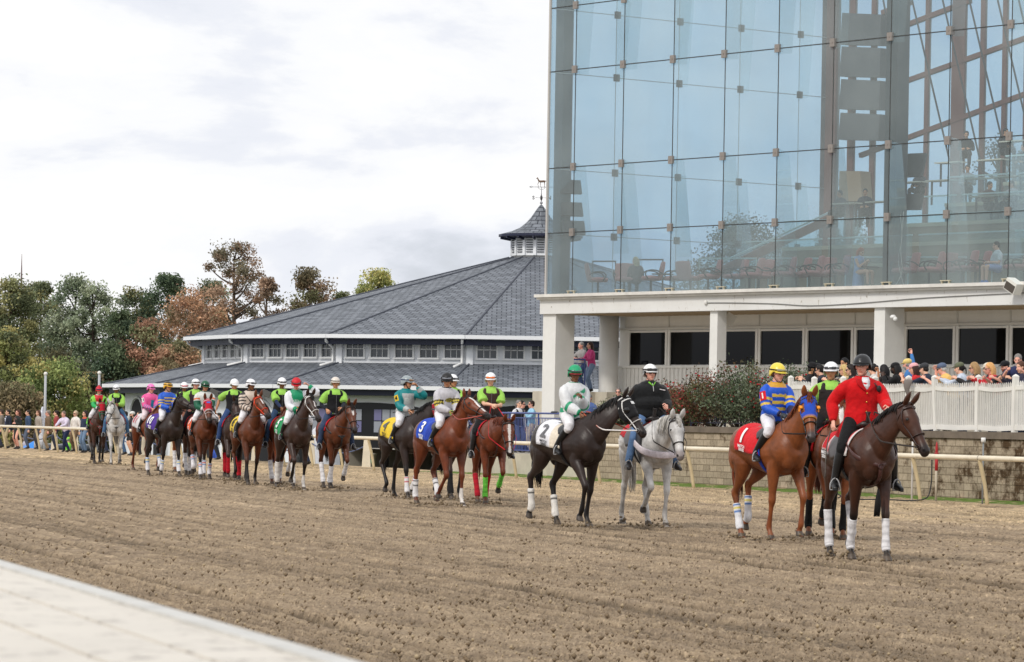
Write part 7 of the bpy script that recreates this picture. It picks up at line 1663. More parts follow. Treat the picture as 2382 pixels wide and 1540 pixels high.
def inside():
    rn = random.Random(5)
    spec = [(1385, 1.2, 160, 'first armchair behind the glass, nearest the left corner'), (1446, 1.3, 60, 'armchair with its back to the corner beside the blonde woman'), (1508, 1.2, -20, 'armchair right of the blonde woman, facing left'), (1562, 1.7, -10, 'shaded armchair third to the right of the blonde woman'), (1600, 1.9, 200, 'armchair seen from behind under the first pale rail'),
            (1641, 1.2, -15, 'armchair just left of the slim pillar line below'), (1700, 1.6, -10, 'armchair partly hidden by its neighbour above the slim pillar'), (1737, 1.1, -12, 'tall-looking armchair left of the grey-backed pair'), (1758, 1.9, 10, 'armchair tucked behind the tall-looking one'), (1812, 1.2, -18, 'grey-lit armchair at the middle of the row'),
            (1846, 1.8, -10, 'second grey-lit armchair behind the middle one'), (1876, 1.1, -16, 'armchair right of the grey-lit pair'), (1905, 2.0, 30, 'armchair turned to a small table left of the red-haired woman'), (1936, 1.1, -12, 'armchair directly left of the red-haired woman'), (2096, 1.2, -10, 'armchair right of the dark steel column'),
            (2154, 1.2, -20, 'armchair between the steel column and the thin glass joint'), (2182, 1.8, 10, 'armchair behind the pair right of the steel column'), (2232, 1.2, -14, 'armchair left of the boy by one seat'), (2262, 1.7, -14, 'armchair next to the boy with white paper on the table'), (2356, 1.2, -14, 'armchair right of the boy'), (2376, 1.9, 0, 'last armchair cut by the right edge')]
    first = None; base_yaw = math.atan2(-GF.y*-1, -GF.x) 
    for i, (x, q, a, lab) in enumerate(spec):
        p = gsolve(x, q)
        if first is None: first = arm_chair(lab); o = first
        else: o = copy_tree(first); o['label'] = lab
        o.scale = (1.15,)*3; o.location = gp(p, q, 5.80); o.rotation_euler = (0, 0, R(180+25)+R(a)*1.0); o['group'] = 'maroon armchairs behind the front glass'
    # small tables
    def table(lab, x, q, z=5.76):
        r = empty('side_table', gp(gsolve(x, q), q, z), 0, lab, 'table', 'small dark tables between the armchairs'); b = MB(); b.lathe([(0, .70), (.36, .70), (.37, .715), (.36, .73), (0, .73)], n=18); b.build('table_top', colmat((70, 62, 60), 'satin'), r); b = MB(); b.tube([V((0, 0, .7)), V((0, 0, .03))], [.03]*2, n=8, sub=1); b.lathe([(.22, 0), (.22, .02), (.03, .05)], n=14); b.build('pedestal', colmat((40, 40, 42), 'satin'), r)
    table('small table between armchairs left of the first pale rail', 1535, 1.5); table('small table beside the slim pillar line', 1672, 1.5); table('small table in the middle of the armchair row', 1790, 1.5); table('small table beside the red-haired woman', 2010, 1.3); table('small table in front of the boy with a white card', 2272, 1.2)
    IG = 'people behind the grandstand glass'
    gf = math.atan2(GF.y, GF.x)
    def seated(lab, x, q, z, yaw, o, **kw): return person(lab, gp(gsolve(x, q), q, z), yaw, sit(**kw), o, .02, IG)
    seated('blonde long-haired woman sitting sideways behind the glass near the left corner', 1473, 1.5, 5.80, R(100), dict(skin='light', hair=('long', (206, 184, 140)), bottom=(60, 58, 62), top=dict(col=(90, 78, 76))), hyaw=.8)
    seated('red-haired woman in a pale blue dress looking at her phone behind the glass', 1990, 1.0, 5.80, R(-40), dict(skin='light', hair=('long', (168, 84, 50)), skirt=(160, 184, 222), top=dict(col=(160, 184, 222), sleeve='none', v0=-.1)), hpitch=.5, hands=(V((.30, .03, .80)), V((.30, -.05, .82))))
    seated('boy in white shirt and pale shorts sitting behind the glass', 2314, .9, 5.80, R(200), dict(skin='light', hair=('short', (30, 24, 24)), bottom=(170, 180, 216), shorts=1, top=dict(col=(220, 224, 224), sleeve='short'), shoes=(40, 100, 190)), hyaw=-.2)
    for i, (x, k, c, lab) in enumerate([(1946, 2, (60, 60, 70), 'dim figure seated at the left end of the upper tier behind glass'), (2003, 2, (50, 52, 64), 'dim figure in a checked shirt leaning at the upper tier table'), (2070, 3, (90, 88, 92), 'dim figure behind the dark column on the upper tier'), (2130, 3, (70, 70, 74), 'dim figure under the hanging screen'),
            (2240, 3, (150, 156, 160), 'dim figure in a light shirt at a table of the upper tier'), (2290, 2, (84, 60, 58), 'bearded dim figure with arm raised on the tier'), (2345, 2, (180, 176, 176), 'dim woman in white near the right edge of the tier'), (2236, 5, (40, 40, 44), 'dark seated figure on the top tier'), (2325, 5, (34, 34, 40), 'dark standing-high figure on the top tier at right'), (2372, 4, (44, 40, 42), 'dark seated figure cut by the right edge')]):
        qa = 3.9+1.45*k+.7; z1 = 6.75+.72*k; seated(lab, x, qa, z1, R(-130+30*(i % 3)), dict(skin='tan', hair=('short', (30, 26, 26)), bottom=(40, 42, 50), top=dict(col=c)), hyaw=.3*(i % 3-1))
    for i, (x, k) in enumerate([(1960, 2), (2040, 2), (2180, 3), (2110, 3), (2260, 3), (2340, 3), (2300, 4), (2200, 4), (2330, 2), (2285, 2), (2350, 5)]):
        qa = 3.9+1.45*k+.35; z1 = 6.75+.72*k; p = gsolve(x, qa); rr = empty('tier_table', gp(p, qa, z1), gf, ['pale counter on the tier, left of the dark column', 'pale counter beside the checked-shirt figure', 'pale counter below the hanging screen', 'short pale counter right of the dark column', 'pale counter in front of the light-shirted figure', 'pale counter near the right glass joint', 'pale counter high on the fifth tier', 'pale counter on the fifth tier towards the screen', 'pale counter with a blue bottle', 'pale counter by the bearded figure', 'pale counter on the top tier'][i], 'table', 'pale counters on the tiers')
        b = MB(); b.box((0, 0, .78), (.55, .22, .02)); b.build('counter_top', mat('counter', (206, 200, 182), .5), rr); b = MB(); b.bar((-.45, 0, 0), (-.45, 0, .77), .05); b.bar((.45, 0, 0), (.45, 0, .77), .05); b.build('legs', colmat((60, 58, 60), 'satin'), rr)
    # hanging screens
    for x, y, w_, h_, q, lab, yw in ((1316, 435, .8, .48, .9, 'top one of the three side-on screens on the left steel column', 75), (1320, 487, .8, .48, .9, 'middle one of the three side-on screens on the left steel column', 75), (1326, 530, .8, .48, .9, 'bottom one of the three side-on screens on the left steel column', 75), (2108, 385, 1.0, .75, 1.9, 'big grey-backed screen hanging on the dark column', 10), (2108, 470, .8, .5, 1.9, 'lower screen on the dark column over the tiers', 20)):
        p = gsolve(x, q); pt = gp(p, q); rr = empty('screen', gp(p, q, zat(y, x, pt)), gf+R(yw), lab, 'screen', 'hanging screens inside the glass'); M3 = Matrix.Rotation(R(-18), 3, 'X'); b = MB(); b.box((0, 0, 0), (w_/2, .05, h_/2), M3); b.build('panel', colmat((58, 58, 60), 'satin'), rr); b = MB(); b.bar((0, .05, 0), (-.3 if yw > 50 else -.5, .3, .05), .05); b.build('bracket', colmat((48, 48, 50), 'satin'), rr)
    # hanging white cord
    p = gsolve(2085, .5); rr = empty('cord', gp(p, .5, 5.76), 0, 'tangled pale cord hanging beside the dark steel column', 'cord'); b = MB(); b.tube([V((0, 0, 2.2)), V((.06, 0, 1.5)), V((-.04, 0, .9)), V((.05, 0, .4)), V((.15, 0, .05))], [.012]*5, n=5, sub=4); b.tube([V((.1, 0, 2.3)), V((.03, 0, 1.2)), V((.08, 0, .5)), V((-.1, 0, .1))], [.012]*4, n=5, sub=4); b.build('cable', colmat((200, 196, 186), 'satin'), rr, True)
# ------------------------------------------------------------------ spectators
def crowd():
    FG = 'spectators behind the picket fence'
    def z6(x, y): return ((2200+x/2.9775)/1.26, (1000+y/2.9775)/1.26)
    toC = math.atan2(-1, 0)
    def spect(lab, xz, ytop, o, yaw=0, lean=.25, n=3.75, hands='rail', hyaw=0, hpitch=.1, hair=None, vox=.016, fat=1.0, tall=None, **kw):
        x, y = z6(xz, ytop)
        k = (x-CX)/FPX; P0 = rl(0, n); t = (P0.x-k*P0.y)/(k*RD.y-RD.x); loc = rl(t, n, WZ)
        ztop = HC+(CY+ROLL*(x-CX)-y)/(FPX/loc.y)
        ya = math.atan2(-RN.y, -RN.x)+R(yaw)
        Mi = Matrix.Rotation(-ya, 3, 'Z')
        if hands == 'rail': hd = (V((.50, .16, 1.30)), V((.50, -.16, 1.30)))
        elif hands == 'chin': hd = (V((.50, .16, 1.30)), V((.28, .02, 1.48)))
        elif hands == 'photo': hd = (V((.34, .10, 1.76)), V((.34, -.10, 1.76)))
        elif hands == 'camera': hd = (V((.36, .08, 1.36)), V((.36, -.10, 1.38)))
        elif hands == 'down': hd = (None, None)
        else: hd = hands
        J = stand(lean, 0, R(hyaw), hpitch, hd)
        top = J['H'].z+.13+(.03 if o.get('cap') else 0)
        need = ztop-WZ; sc = max(1.06, min(1.2, need/top)); loc.z = WZ+max(-.16, min(.16, need-top*sc))
        return person(lab, loc, ya, J, o, vox, FG, sc=sc, fat=fat)
    jeans = (52, 60, 84)
    S = lambda **k: k
    spect('man in black cowboy hat and black shirt at the left end of the picket fence', 505, 185, S(skin='tan', hair=('short', (24, 20, 20)), bottom=jeans, top=dict(col=(24, 24, 26)), cap=dict(col=(24, 23, 25), kind='cowboy')), yaw=150, lean=.1, hands=(V((-.1, .2, 1.2)), None), n=3.7)
    spect('woman with long dark hair next to the cowboy hat', 548, 240, S(skin='tan', hair=('long', (26, 20, 20)), bottom=jeans, top=dict(col=(110, 84, 70))), yaw=170, n=3.8)
    spect('man in a black knit cap looking out beside the dark-haired woman', 604, 184, S(skin='light', hair=('short', (30, 26, 26)), bottom=jeans, top=dict(col=(130, 120, 112)), cap=dict(col=(26, 26, 28), kind='knit')), yaw=-10, n=4.4)
    spect('young man with glasses in navy, between knit cap and pony rider', 630, 236, S(skin='light', hair=('short', (26, 22, 22)), bottom=jeans, top=dict(col=(40, 44, 56)), glasses=(30, 30, 32)), yaw=-40, n=3.8)
    spect('man with tall black curly hair behind the pony rider', 832, 146, S(skin='tan', hair=('bun', (20, 18, 20)), bottom=jeans, top=dict(col=(70, 66, 70))), yaw=20, n=4.5)
    spect('blonde woman in cream top and sunglasses left of the red coat', 838, 214, S(skin='light', hair=('long', (208, 178, 120)), bottom=(120, 110, 100), top=dict(col=(222, 196, 150)), glasses=(20, 20, 22)), yaw=-30)
    spect('woman in dark sunglasses half hidden by the red coat', 896, 220, S(skin='light', hair=('long', (40, 30, 28)), bottom=jeans, top=dict(col=(40, 40, 44)), glasses=(14, 14, 16)), yaw=-20)
    spect('woman with black bun hair right of the riding helmet', 1088, 196, S(skin='light', hair=('bun', (20, 18, 20)), bottom=jeans, top=dict(col=(206, 200, 196))), yaw=-60)
    spect('woman with curly black hair resting her chin on her hand over a programme', 1186, 236, S(skin='tan', hair=('curly', (22, 18, 20)), bottom=jeans, top=dict(col=(46, 40, 40), sleeve='none')), yaw=-70, hands='chin', lean=.35)
    spect('bearded man in black cap and face mask with a big camera', 1290, 176, S(skin='dark', hair=('long', (24, 22, 22)), bottom=(26, 26, 28), top=dict(col=(24, 24, 26), fit=.03), cap=dict(col=(26, 26, 28)), mask=(22, 22, 24)), yaw=-35, hands='camera', fat=1.1)
    spect('man in yellow cap with raised camera behind the masked man', 1392, 143, S(skin='pink', hair=('short', (150, 148, 146)), bottom=jeans, top=dict(col=(66, 120, 180)), cap=dict(col=(226, 200, 124)), beard=(170, 168, 166)), yaw=-50, n=4.3, hands=(None, V((.20, -.45, 1.92))))
    spect('woman in pale pink cap and red top', 1452, 232, S(skin='light', hair=('long', (60, 36, 30)), bottom=jeans, top=dict(col=(206, 40, 44), sleeve='short'), cap=dict(col=(236, 176, 180))), yaw=-35, hands='camera')
    spect('man in grey cap and navy long-sleeved shirt leaning over the fence', 1552, 181, S(skin='light', hair=('short', (30, 26, 26)), bottom=jeans, top=dict(col=(38, 48, 66)), cap=dict(col=(58, 60, 64)), handsc=1.0), yaw=-50, lean=.35, hands=(V((.56, .10, 1.26)), V((.60, -.10, 1.22))))
    spect('old man in blue cap and yellow shirt with one fist to his chin', 1715, 180, S(skin='pink', hair=('short', (190, 188, 184)), bottom=(150, 140, 120), top=dict(col=(236, 190, 110), sleeve='short'), cap=dict(col=(92, 106, 132)), glasses=(60, 56, 54)), yaw=-38, lean=.40, hands='chin', fat=1.15)
    spect('woman in olive cap and light shirt', 1850, 221, S(skin='light', hair=('ponytail', (30, 24, 24)), bottom=jeans, top=dict(col=(196, 206, 222)), cap=dict(col=(102, 106, 84))), yaw=-40)
    spect('blonde woman in black leather jacket and sunglasses', 1984, 183, S(skin='light', hair=('long', (170, 138, 96)), bottom=(30, 30, 32), top=dict(col=(46, 46, 48)), glasses=(14, 14, 16)), yaw=-25, lean=.3)
    spect('man in cream cap behind the strawberry blonde woman', 2100, 183, S(skin='light', hair=('short', (150, 140, 130)), bottom=jeans, top=dict(col=(50, 50, 54)), cap=dict(col=(220, 212, 196))), yaw=-20, n=4.4)
    spect('strawberry blonde woman in glasses and red top holding a can', 2125, 211, S(skin='pink', hair=('long', (222, 170, 110)), bottom=jeans, top=dict(col=(190, 40, 50)), glasses=(120, 100, 90)), yaw=-15, lean=.35)
    spect('bearded man in black cap with blue sunglasses on top', 2236, 160, S(skin='pink', hair=('short', (60, 40, 34)), bottom=jeans, top=dict(col=(46, 48, 54), sleeve='short'), cap=dict(col=(26, 26, 30)), beard=(80, 58, 46)), yaw=10, lean=.2, fat=1.15)
    spect('big grey-bearded man in dark blue polo leaning on the fence at the right', 2330, 112, S(skin='pink', hair=('short', (130, 126, 122)), bottom=jeans, top=dict(col=(46, 52, 88), sleeve='short'), beard=(200, 196, 190)), yaw=50, lean=.35, fat=1.25)
    spect('child-height fan at the right edge peering over the pickets', 2378, 245, S(skin='light', hair=('short', (90, 60, 46)), bottom=jeans, top=dict(col=(60, 60, 80))), yaw=10)
    # props on the fence
    def fencept(x, n, z): k = (x-CX)/FPX; P0 = rl(0, n); t = (P0.x-k*P0.y)/(k*RD.y-RD.x); return rl(t, n, z)
    r = empty('plant_pot', fencept(1900, 3.9, WZ), 0, 'spiky grass plant poking over the picket fence', 'plant'); b = MB()
    for i in range(60): a = random.uniform(0, 6.28); q = random.uniform(.05, .22); b.tube([V((0, 0, .8)), V((q*.5*math.cos(a), q*.5*math.sin(a), 1.2)), V((q*math.cos(a), q*math.sin(a), random.uniform(1.4, 1.55)))], [.012, .010, .002], n=4, sub=2, col=random.choice([(126, 122, 60), (100, 106, 56)]))
    b.build('blades', HAIR, r); b = MB(); b.lathe([(0, 0), (.2, 0), (.26, .8), (0, .8)], n=16); b.build('pot', colmat((120, 90, 70), 'matte'), r)
    r = empty('towel', fencept(2112, 3.15, WZ+1.16), 0, 'grey cloth draped over the leaning fence post', 'towel'); b = MB(); b.tube([V((0, .12, .02)), V((-.02, -.06, .03)), V((-.06, -.12, -.12)), V((-.04, -.13, -.34))], [(.09, .02), (.10, .02), (.08, .025), (.02, .01)], side=(1, 0, 0), n=10, sub=4); b.build('cloth', colmat((120, 112, 108), 'cloth'), r, True)
    # --- along the rail on the left
    LG = 'spectators along the far rail on the left'
    def rp(lab, x, n, o, yaw, J, z=0.0, vox=.018, sc=1.0, fat=1.0):
        k = (x-CX)/FPX; P0 = rl(0, n); t = (P0.x-k*P0.y)/(k*RD.y-RD.x); return person(lab, rl(t, n, z), math.atan2(-RN.y, -RN.x)+R(yaw), J, o, vox, LG, sc=sc, fat=fat)
    rp('young man in navy blazer and khaki trousers at the far left by the rail', 19, .9, dict(skin='light', hair=('short', (40, 30, 26)), bottom=(176, 160, 128), top=dict(name='blazer', col=(34, 40, 56), fit=.024, tails=.14), shirtfront=(222, 224, 236), tie=(40, 56, 110)), 10, stand(0))
    rp('woman in black floral dress with bare legs', 42, .8, dict(skin='pink', hair=('long', (84, 48, 34)), skirt=(40, 44, 44), top=dict(name='dress', col=(40, 44, 44), sleeve='half', pat=lambda out, d: out.__setitem__(vnoise(d['co'][:, 0]*22, d['co'][:, 2]*22+d['co'][:, 1]*22, 4) > .80, L_((190, 130, 120))))), 20, stand(0, hands=(V((.2, .1, 1.1)), None)))
    rp('man in brown tweed jacket, tie and tan trousers', 112, .8, dict(skin='pink', hair=('short', (140, 130, 120)), bottom=(160, 140, 112), top=dict(name='jacket', col=(112, 92, 72), fit=.028, tails=.16), shirtfront=(206, 212, 230), tie=(110, 124, 160), glasses=(20, 20, 22)), -5, stand(0), fat=1.05)
    rp('man in pale lilac shirt and navy trousers leaning on the rail, legs crossed', 152, .75, dict(skin='pink', hair=('short', (130, 112, 100)), bottom=(40, 50, 84), top=dict(col=(216, 206, 226), fit=.022)), 35, stand(.32, hands=(V((.45, .1, 1.02)), V((.52, -.1, 1.02))), feet=[V((-.05, -.10, .09)), V((-.15, .08, .09))]), fat=1.1)
    rp('blonde woman in sunglasses behind the man in the lilac shirt', 176, 1.5, dict(skin='light', hair=('bun', (200, 180, 150)), bottom=(110, 90, 70), top=dict(col=(226, 220, 214)), glasses=(14, 14, 16)), 30, stand(0))
    rp('dark-haired woman in denim jacket and orange top', 198, .9, dict(skin='light', hair=('long', (40, 26, 24)), bottom=(110, 134, 164), top=dict(name='jacket', col=(44, 56, 82), trimcol=(214, 96, 60))), 20, stand(0))
    rp('man in dark patterned shirt with his back to the track', 232, 1.3, dict(skin='brown', hair=('short', (24, 20, 20)), bottom=(34, 34, 38), top=dict(col=(48, 46, 54), sleeve='short')), 190, stand(0), fat=1.1)
    rp('person in grey standing behind the man in the dark shirt', 218, 1.6, dict(skin='light', hair=('short', (180, 176, 170)), bottom=(150, 152, 156), top=dict(col=(160, 162, 166))), 30, stand(0))
    rp('bearded man in white cap, dark clothes and shorts left of the pink jockey', 308, .9, dict(skin='light', hair=('short', (40, 30, 28)), bottom=(36, 36, 42), shorts=1, top=dict(col=(40, 40, 46)), cap=dict(col=(224, 222, 218)), beard=(50, 36, 32), shoes=(30, 30, 34)), 10, stand(0, hands=(V((.3, .1, 1.2)), V((.3, -.1, 1.2)))))
    rp('person in jeans mostly hidden behind the rear grey pony', 292, 1.4, dict(skin='tan', hair=('short', (30, 26, 24)), bottom=(80, 110, 150), top=dict(col=(110, 110, 120))), 0, stand(0))
    for i, (x, n, c, b, hs, lab) in enumerate([(4, 1.2, (120, 110, 100), (60, 64, 80), ('short', (70, 50, 40)), 'brown-haired spectator cut by the left edge'), (66, 1.7, (60, 80, 110), (90, 100, 120), ('short', (60, 50, 44)), 'spectator in dull blue between the floral dress and the flagpole'), (90, 2.1, (170, 160, 150), (70, 70, 76), ('long', (90, 60, 44)), 'spectator in beige just left of the flagpole'), (132, 1.9, (150, 60, 60), (50, 54, 70), ('short', (40, 32, 28)), 'spectator in dull red between tweed jacket and lilac shirt'), (250, 1.9, (90, 100, 90), (60, 70, 96), ('short', (50, 40, 36)), 'spectator in grey-green behind the last racehorse'), (325, 1.8, (130, 140, 160), (60, 60, 66), ('long', (60, 44, 36)), 'spectator in grey-blue behind the pink jockey mount'), (718, 1.5, (190, 190, 196), (50, 60, 90), ('short', (60, 50, 44)), 'spectator in pale grey behind number 5'), (510, 1.6, (200, 206, 214), (40, 44, 54), ('short', (40, 36, 32)), 'spectator in white sleeves behind the red-hooded bay')]):
        rp(lab, x, n, dict(skin='light', hair=hs, bottom=b, top=dict(col=c)), 15*(i % 3-1), stand(.04), vox=.02)
    for i, (x, c, hc, lab) in enumerate([(60, (186, 180, 190), (150, 130, 110), 'seated fan with grey-brown hair low behind the rail near the canopy'), (87, (240, 216, 210), (226, 224, 220), 'seated fan in white cap low behind the rail'), (104, (60, 60, 64), (60, 50, 46), 'dark-haired seated fan low behind the rail'), (160, (140, 226, 70), (150, 220, 80), 'seated fan in lime green low behind the rail'), (500, (60, 90, 180), (90, 80, 70), 'dark-blue-jeaned fan seen between the legs of the middle pack'), (646, (40, 100, 210), (110, 100, 84), 'man in bright blue and grey cap low behind the rail'), (690, (60, 60, 60), (230, 226, 220), 'smiling fan in white knit hat low behind the rail'), (815, (200, 204, 214), (60, 60, 64), 'fan in dark cap low behind the rail'), (900, (150, 120, 100), (70, 50, 40), 'dark-haired fan low between number 4 and the bucket'), (1113, (50, 60, 90), (130, 214, 70), 'fan in a lime green cap holding the blue railing')]):
        o = dict(skin='light', hair=('short', hc), bottom=(60, 64, 80), top=dict(col=c))
        if i in (1, 5, 6, 9): o['cap'] = dict(col=hc)
        rp(lab, x, 5.5 if x < 1000 else 4.2, o, 10*(i % 3-1), stand(0), z=-1.22 if x < 1000 else -.35, vox=.02)
    BLG = 'spectators on the balcony and lower terrace'
    def bp(lab, x, y, depth, o, yaw, J, vox=.018, zf=None, fat=1.0):
        p = at(x, y, depth); p.z = zf; return person(lab, p, R(yaw), J, o, vox, BLG, fat=fat)
    bp('grey-haired man in grey tee shirt with a blue can on the balcony', 1352, 900, 124.5, dict(skin='pink', hair=('short', (150, 148, 146)), bottom=(60, 80, 120), top=dict(col=(158, 156, 156), sleeve='short')), 215, stand(.1, hands=(V((.35, .1, 1.12)), V((.45, -.15, 1.12)))), zf=2.62)
    bp('woman with long brown hair in a pink top on the balcony', 1373, 900, 124, dict(skin='light', hair=('long', (60, 36, 30)), bottom=(130, 150, 180), top=dict(col=(206, 70, 130))), 200, stand(.1, hands=(V((.35, .1, 1.08)), V((.4, -.1, 1.1)))), zf=2.62)
    RAILING('blue steel railing of the balcony between the pillars', [gp(-.9, 1.0), gp(.1, 1.6)], 2.62, 1.07, .10)
    r = empty('balcony', gp(-.6, 2.0, .5), 0, 'concrete balcony floor between the first two pillars', 'balcony'); b = MB(); Rf = Matrix((GF, GB, V((0, 0, 1)))).transposed(); b.box((0, 0, 1.05), (1.1, 1.2, 1.05), Rf); b.build('base', mat('concrete', (196, 188, 172), .85), r)
    bp('man in sunglasses with light tie peeping over the black horse ears', 1437, 950, 112, dict(skin='pink', hair=('short', (120, 110, 104)), bottom=(60, 60, 70), top=dict(col=(150, 140, 140)), glasses=(14, 14, 16)), 260, stand(0), zf=.95)
    bp('grey-haired man half hidden behind the white and green jockey', 1370, 962, 112, dict(skin='tan', hair=('short', (120, 118, 116)), bottom=(60, 60, 70), top=dict(col=(80, 100, 150))), 250, stand(0), zf=.75)
    bp('grey-haired woman in black vest and white sleeves at the blue railing', 1205, 980, 118, dict(skin='light', hair=('ponytail', (130, 126, 124)), bottom=(80, 90, 120), top=dict(col=(222, 222, 226)), vest=(36, 36, 40)), 310, stand(0), zf=.56)
    bp('young man in dark suit and sunglasses near the pavilion doors', 1213, 970, 121, dict(skin='pink', hair=('short', (30, 24, 22)), bottom=(46, 52, 60), top=dict(name='jacket', col=(60, 70, 76), fit=.024), glasses=(14, 14, 16)), 330, stand(0), zf=.56)
    bp('young man in light blue shirt at the pillar, sunglasses on', 1236, 970, 119, dict(skin='pink', hair=('short', (50, 36, 30)), bottom=(180, 168, 150), top=dict(col=(150, 196, 222)), glasses=(14, 14, 16)), 200, stand(0, hands=(V((.3, .1, 1.3)), None)), zf=.56)
    # --- things behind the rail on the left
    p = at(82, 1010, 176); r = empty('canopy', V((p.x, p.y, -1.5)), .3, 'blue pop-up canopy behind the far rail', 'canopy'); b = MB(); b.add([V((-1.1, -1.1, 1.05)), V((1.1, -1.1, 1.05)), V((1.1, 1.1, 1.05)), V((-1.1, 1.1, 1.05)), V((0, 0, 1.75))]+[V((-1.1, -1.1, .85)), V((1.1, -1.1, .85)), V((1.1, 1.1, .85)), V((-1.1, 1.1, .85))], [(0, 1, 4), (1, 2, 4), (2, 3, 4), (3, 0, 4), (5, 6, 1, 0), (6, 7, 2, 1), (7, 8, 3, 2), (8, 5, 0, 3)]); b.build('roof', colmat((40, 130, 216), 'satin'), r)
    for sx in (-1, 1):
        for sy in (-1, 1): b = MB(); b.bar((sx*1.08, sy*1.08, 0), (sx*1.08, sy*1.08, 1.0), .04); b.build('leg', colmat((200, 200, 200), 'satin'), r)
    for i, (x, lab) in enumerate([(122, 'pale parked car behind the tweed jacket man'), (168, 'white parked car behind the lilac-shirted man'), (216, 'silver parked car behind the dark-shirted man')]):
        p = at(x, 1020, 190); r = empty('parked_car', V((p.x, p.y, -1.5)), .15, lab, 'car', 'cars parked beyond the rail'); b = MB()
        b.tube([V((-2.1, 0, .62)), V((-1.9, 0, .7)), V((0, 0, .72)), V((1.7, 0, .68)), V((2.15, 0, .58))], [(.78, .25), (.86, .34), (.88, .38), (.86, .33), (.74, .22)], side=(0, 1, 0), n=16, sub=3); b.build('body', colmat([(190, 196, 202), (226, 228, 230), (150, 156, 164)][i], 'gloss'), r, True)
        b = MB(); b.tube([V((-1.5, 0, 1.0)), V((-.9, 0, 1.22)), V((.3, 0, 1.24)), V((1.1, 0, 1.0))], [(.70, .06), (.66, .22), (.66, .22), (.70, .06)], side=(0, 1, 0), n=14, sub=3); b.build('windows', colmat((40, 46, 54), 'gloss'), r, True)
        for sx in (-1.3, 1.3):
            for sy in (-.82, .82): b = MB(); b.lathe([(0, -.1), (.33, -.1), (.33, .1), (0, .1)], (sx, sy, .33), 16, None, Matrix.Rotation(R(90), 3, 'X')); b.build('wheel', colmat((28, 28, 30), 'matte'), r)
    CH = colmat((54, 74, 118), 'satin'); pk = [(35, 52), (120, 136), (172, 180), (270, 286), (330, 345), (400, 410), (520, 530), (590, 600), (720, 730), (845, 862)]
    r0 = None; prev = None
    for i, (xa, xb) in enumerate(pk):
        x = (xa+xb)/2; k = (x-CX)/FPX; P0 = rl(0, 2.2); t = (P0.x-k*P0.y)/(k*RD.y-RD.x); loc = rl(t, 2.2, -.15)
        if r0 is None:
            r0 = empty('white_post', loc, 0, 'stout white post', 'post', 'stout white posts behind the rail'); b = MB(); b.prism([(-.16, -.12), (.16, -.12), (.16, .12), (-.16, .12)], 0, .05); b.add([V(v) for v in ((-.15, -.11, .05), (.15, -.11, .05), (.15, .11, .05), (-.15, .11, .05), (-.09, -.07, 1.02), (.09, -.07, 1.02), (.09, .07, 1.02), (-.09, .07, 1.02))], [(0, 1, 5, 4), (1, 2, 6, 5), (2, 3, 7, 6), (3, 0, 4, 7), (4, 5, 6, 7)]); b.build('shaft', CREAM, r0); o = r0
        else: o = copy_tree(r0); o.location = loc
        o['label'] = ['stout white post between the blazer man and the floral dress', 'stout white post left of the tweed jacket man', 'stout white post behind the lilac-shirted man', 'stout white post behind the rear grey pony', 'stout white post by the pink jockey mount', 'stout white post behind number 10', 'stout white post left of the orange-bridled bay', 'stout white post right of the orange-bridled bay', 'stout white post left of the lone bay pony', 'stout white post beside the bucket'][i]
        if prev is not None:
            rr = empty('chain', prev, 0, 'blue chain hanging between white posts, span %s' % ['beside the floral dress', 'at the tweed jacket', 'under the lilac shirt', 'behind the last pair', 'behind the pink jockey', 'behind number 10 and red hood', 'behind the tan silks', 'behind number 5', 'behind the lone bay pony'][i-1], 'chain', 'blue chains between the white posts'); d = loc-prev; b = MB()
            b.tube([V((0, 0, .85))+d*u+V((0, 0, -.30*4*u*(1-u))) for u in np.linspace(0, 1, 9)], [.022]*9, n=6, sub=2); b.build('links', CH, rr, True)
        prev = loc
    p = ground(862, 1082, -.0); r = empty('bucket', V((p.x, p.y, -.05)), 0, 'white plastic bucket by the rail post right of the bay pony', 'bucket'); b = MB(); b.lathe([(0, 0), (.17, 0), (.20, .42), (.215, .42), (.215, .45), (0, .45)], n=20); b.build('pail', colmat((220, 218, 206), 'satin'), r, True); b = MB(); b.add([V((-.06, -.19, .12)), V((.08, -.188, .12)), V((.08, -.20, .26)), V((-.06, -.20, .26))], [(0, 1, 2, 3)]); b.build('label_patch', colmat((120, 160, 130), 'matte'), r)
    p = at(752, 1010, 150); r = empty('cover_sheet', V((p.x, p.y, -1.3)), 0, 'tall white tarpaulin-covered shape behind the rail left of the bay pony', 'tarpaulin'); b = MB(); b.tube([V((0, 0, 0)), V((0, 0, 1.2)), V((0, 0, 2.2)), V((0, 0, 2.6))], [.75, .7, .55, .2], n=14, sub=3); b.build('sheet', colmat((206, 206, 212), 'cloth'), r, True)
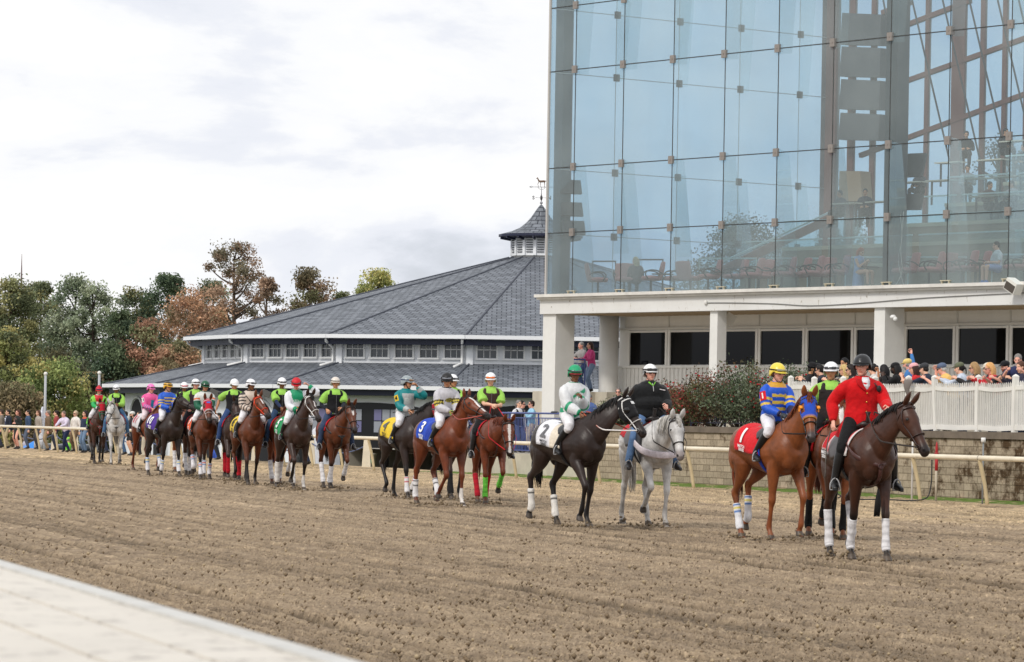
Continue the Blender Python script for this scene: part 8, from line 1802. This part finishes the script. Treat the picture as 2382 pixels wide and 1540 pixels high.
def bushes():
    rs0 = 40
    def bush(lab, x, n, w_, h, red, seed, pal, z=WZ):
        rs = np.random.RandomState(seed); rn = random.Random(seed); k = (x-CX)/FPX; P0 = rl(0, n); t = (P0.x-k*P0.y)/(k*RD.y-RD.x); loc = rl(t, n, z-.05); root = empty('rose_bush', loc, 0, lab, 'bush', 'rose bushes on the block wall')
        sm = MB(); P_, C_ = [], []; FP = MB(); pl = [np.array(lin(c)) for c in pal]
        for i in range(34):
            a = rn.uniform(0, 6.28); q = rn.random()**.6; tip = V((w_/2*q*math.cos(a), w_/2*q*math.sin(a)*.8, h*rn.uniform(.45, 1.02)*(1-.25*q*q))); sm.tube([V((tip.x*.15, tip.y*.15, 0)), V((tip.x*.6, tip.y*.6, tip.z*.55)), tip], [.016, .010, .004], n=4, sub=2)
            for m_ in range(3):
                u = (.45, .75, 1.0)[m_]; c = V((tip.x*(.3+.7*u), tip.y*(.3+.7*u), tip.z*u)); nn = rn.randint(40, 80); pts = rs.normal(size=(nn, 3))*[.13, .13, .12]+np.array(c); P_.append(pts); cc = pl[rn.randrange(len(pl))]*rn.uniform(.7, 1.5); C_.append(np.clip(cc*(1+.4*rs.randn(nn, 1)), .004, 1))
            if rn.random() < red:
                for f in range(rn.randint(3, 7)):
                    c = tip+V((rn.gauss(0, .12), rn.gauss(0, .12), rn.gauss(0, .10)-.05)); s_ = rn.uniform(.014, .034); FP.ell(c, (s_, s_, s_*.8), n=6, k=4, col=rn.choice([(190, 30, 46), (210, 46, 60), (160, 24, 40)]))
        P_ = np.concatenate(P_); C_ = np.concatenate(C_); leaf_quads(root, P_, C_, .075, rs, 'foliage'); sm.build('stems', BARK, root)
        if FP.v: FP.build('flowers', HAIR, root)['kind'] = 'stuff'
    G = [(88, 100, 76), (112, 122, 100), (70, 82, 60), (92, 86, 64)]; RG = [(104, 84, 62), (92, 102, 70), (126, 78, 66)]
    bush('sparse pink-red rose bush beside the rider in the black jacket', 1556, 3.9, 1.5, 1.25, .5, 41, RG)
    bush('low rose bush under the board wall, right of the black jacket', 1600, 3.9, 1.5, .95, .6, 42, RG)
    bush('dense rose bush thick with red flowers', 1660, 3.95, 2.2, 1.7, .6, 43, RG)
    bush('dark green rose bush with few flowers right of the red one', 1722, 3.95, 2.5, 1.65, .15, 44, G)
    bush('grey-green rose bush behind the yellow-helmeted jockey', 1784, 4.0, 2.5, 1.65, .15, 45, G)
    bush('rose bush at the left end of the picket fence', 1842, 4.0, 2.3, 1.6, .4, 46, G)
    bush('small rose bush behind the neck of the black horse', 1462, 3.9, 1.6, .8, .2, 47, G)
# ------------------------------------------------------------------ build
track(); rails(); walls(); pavilion(); grandstand(); woods(); bushes()
parade(); clods(); crowd(); inside(); bake_jobs()
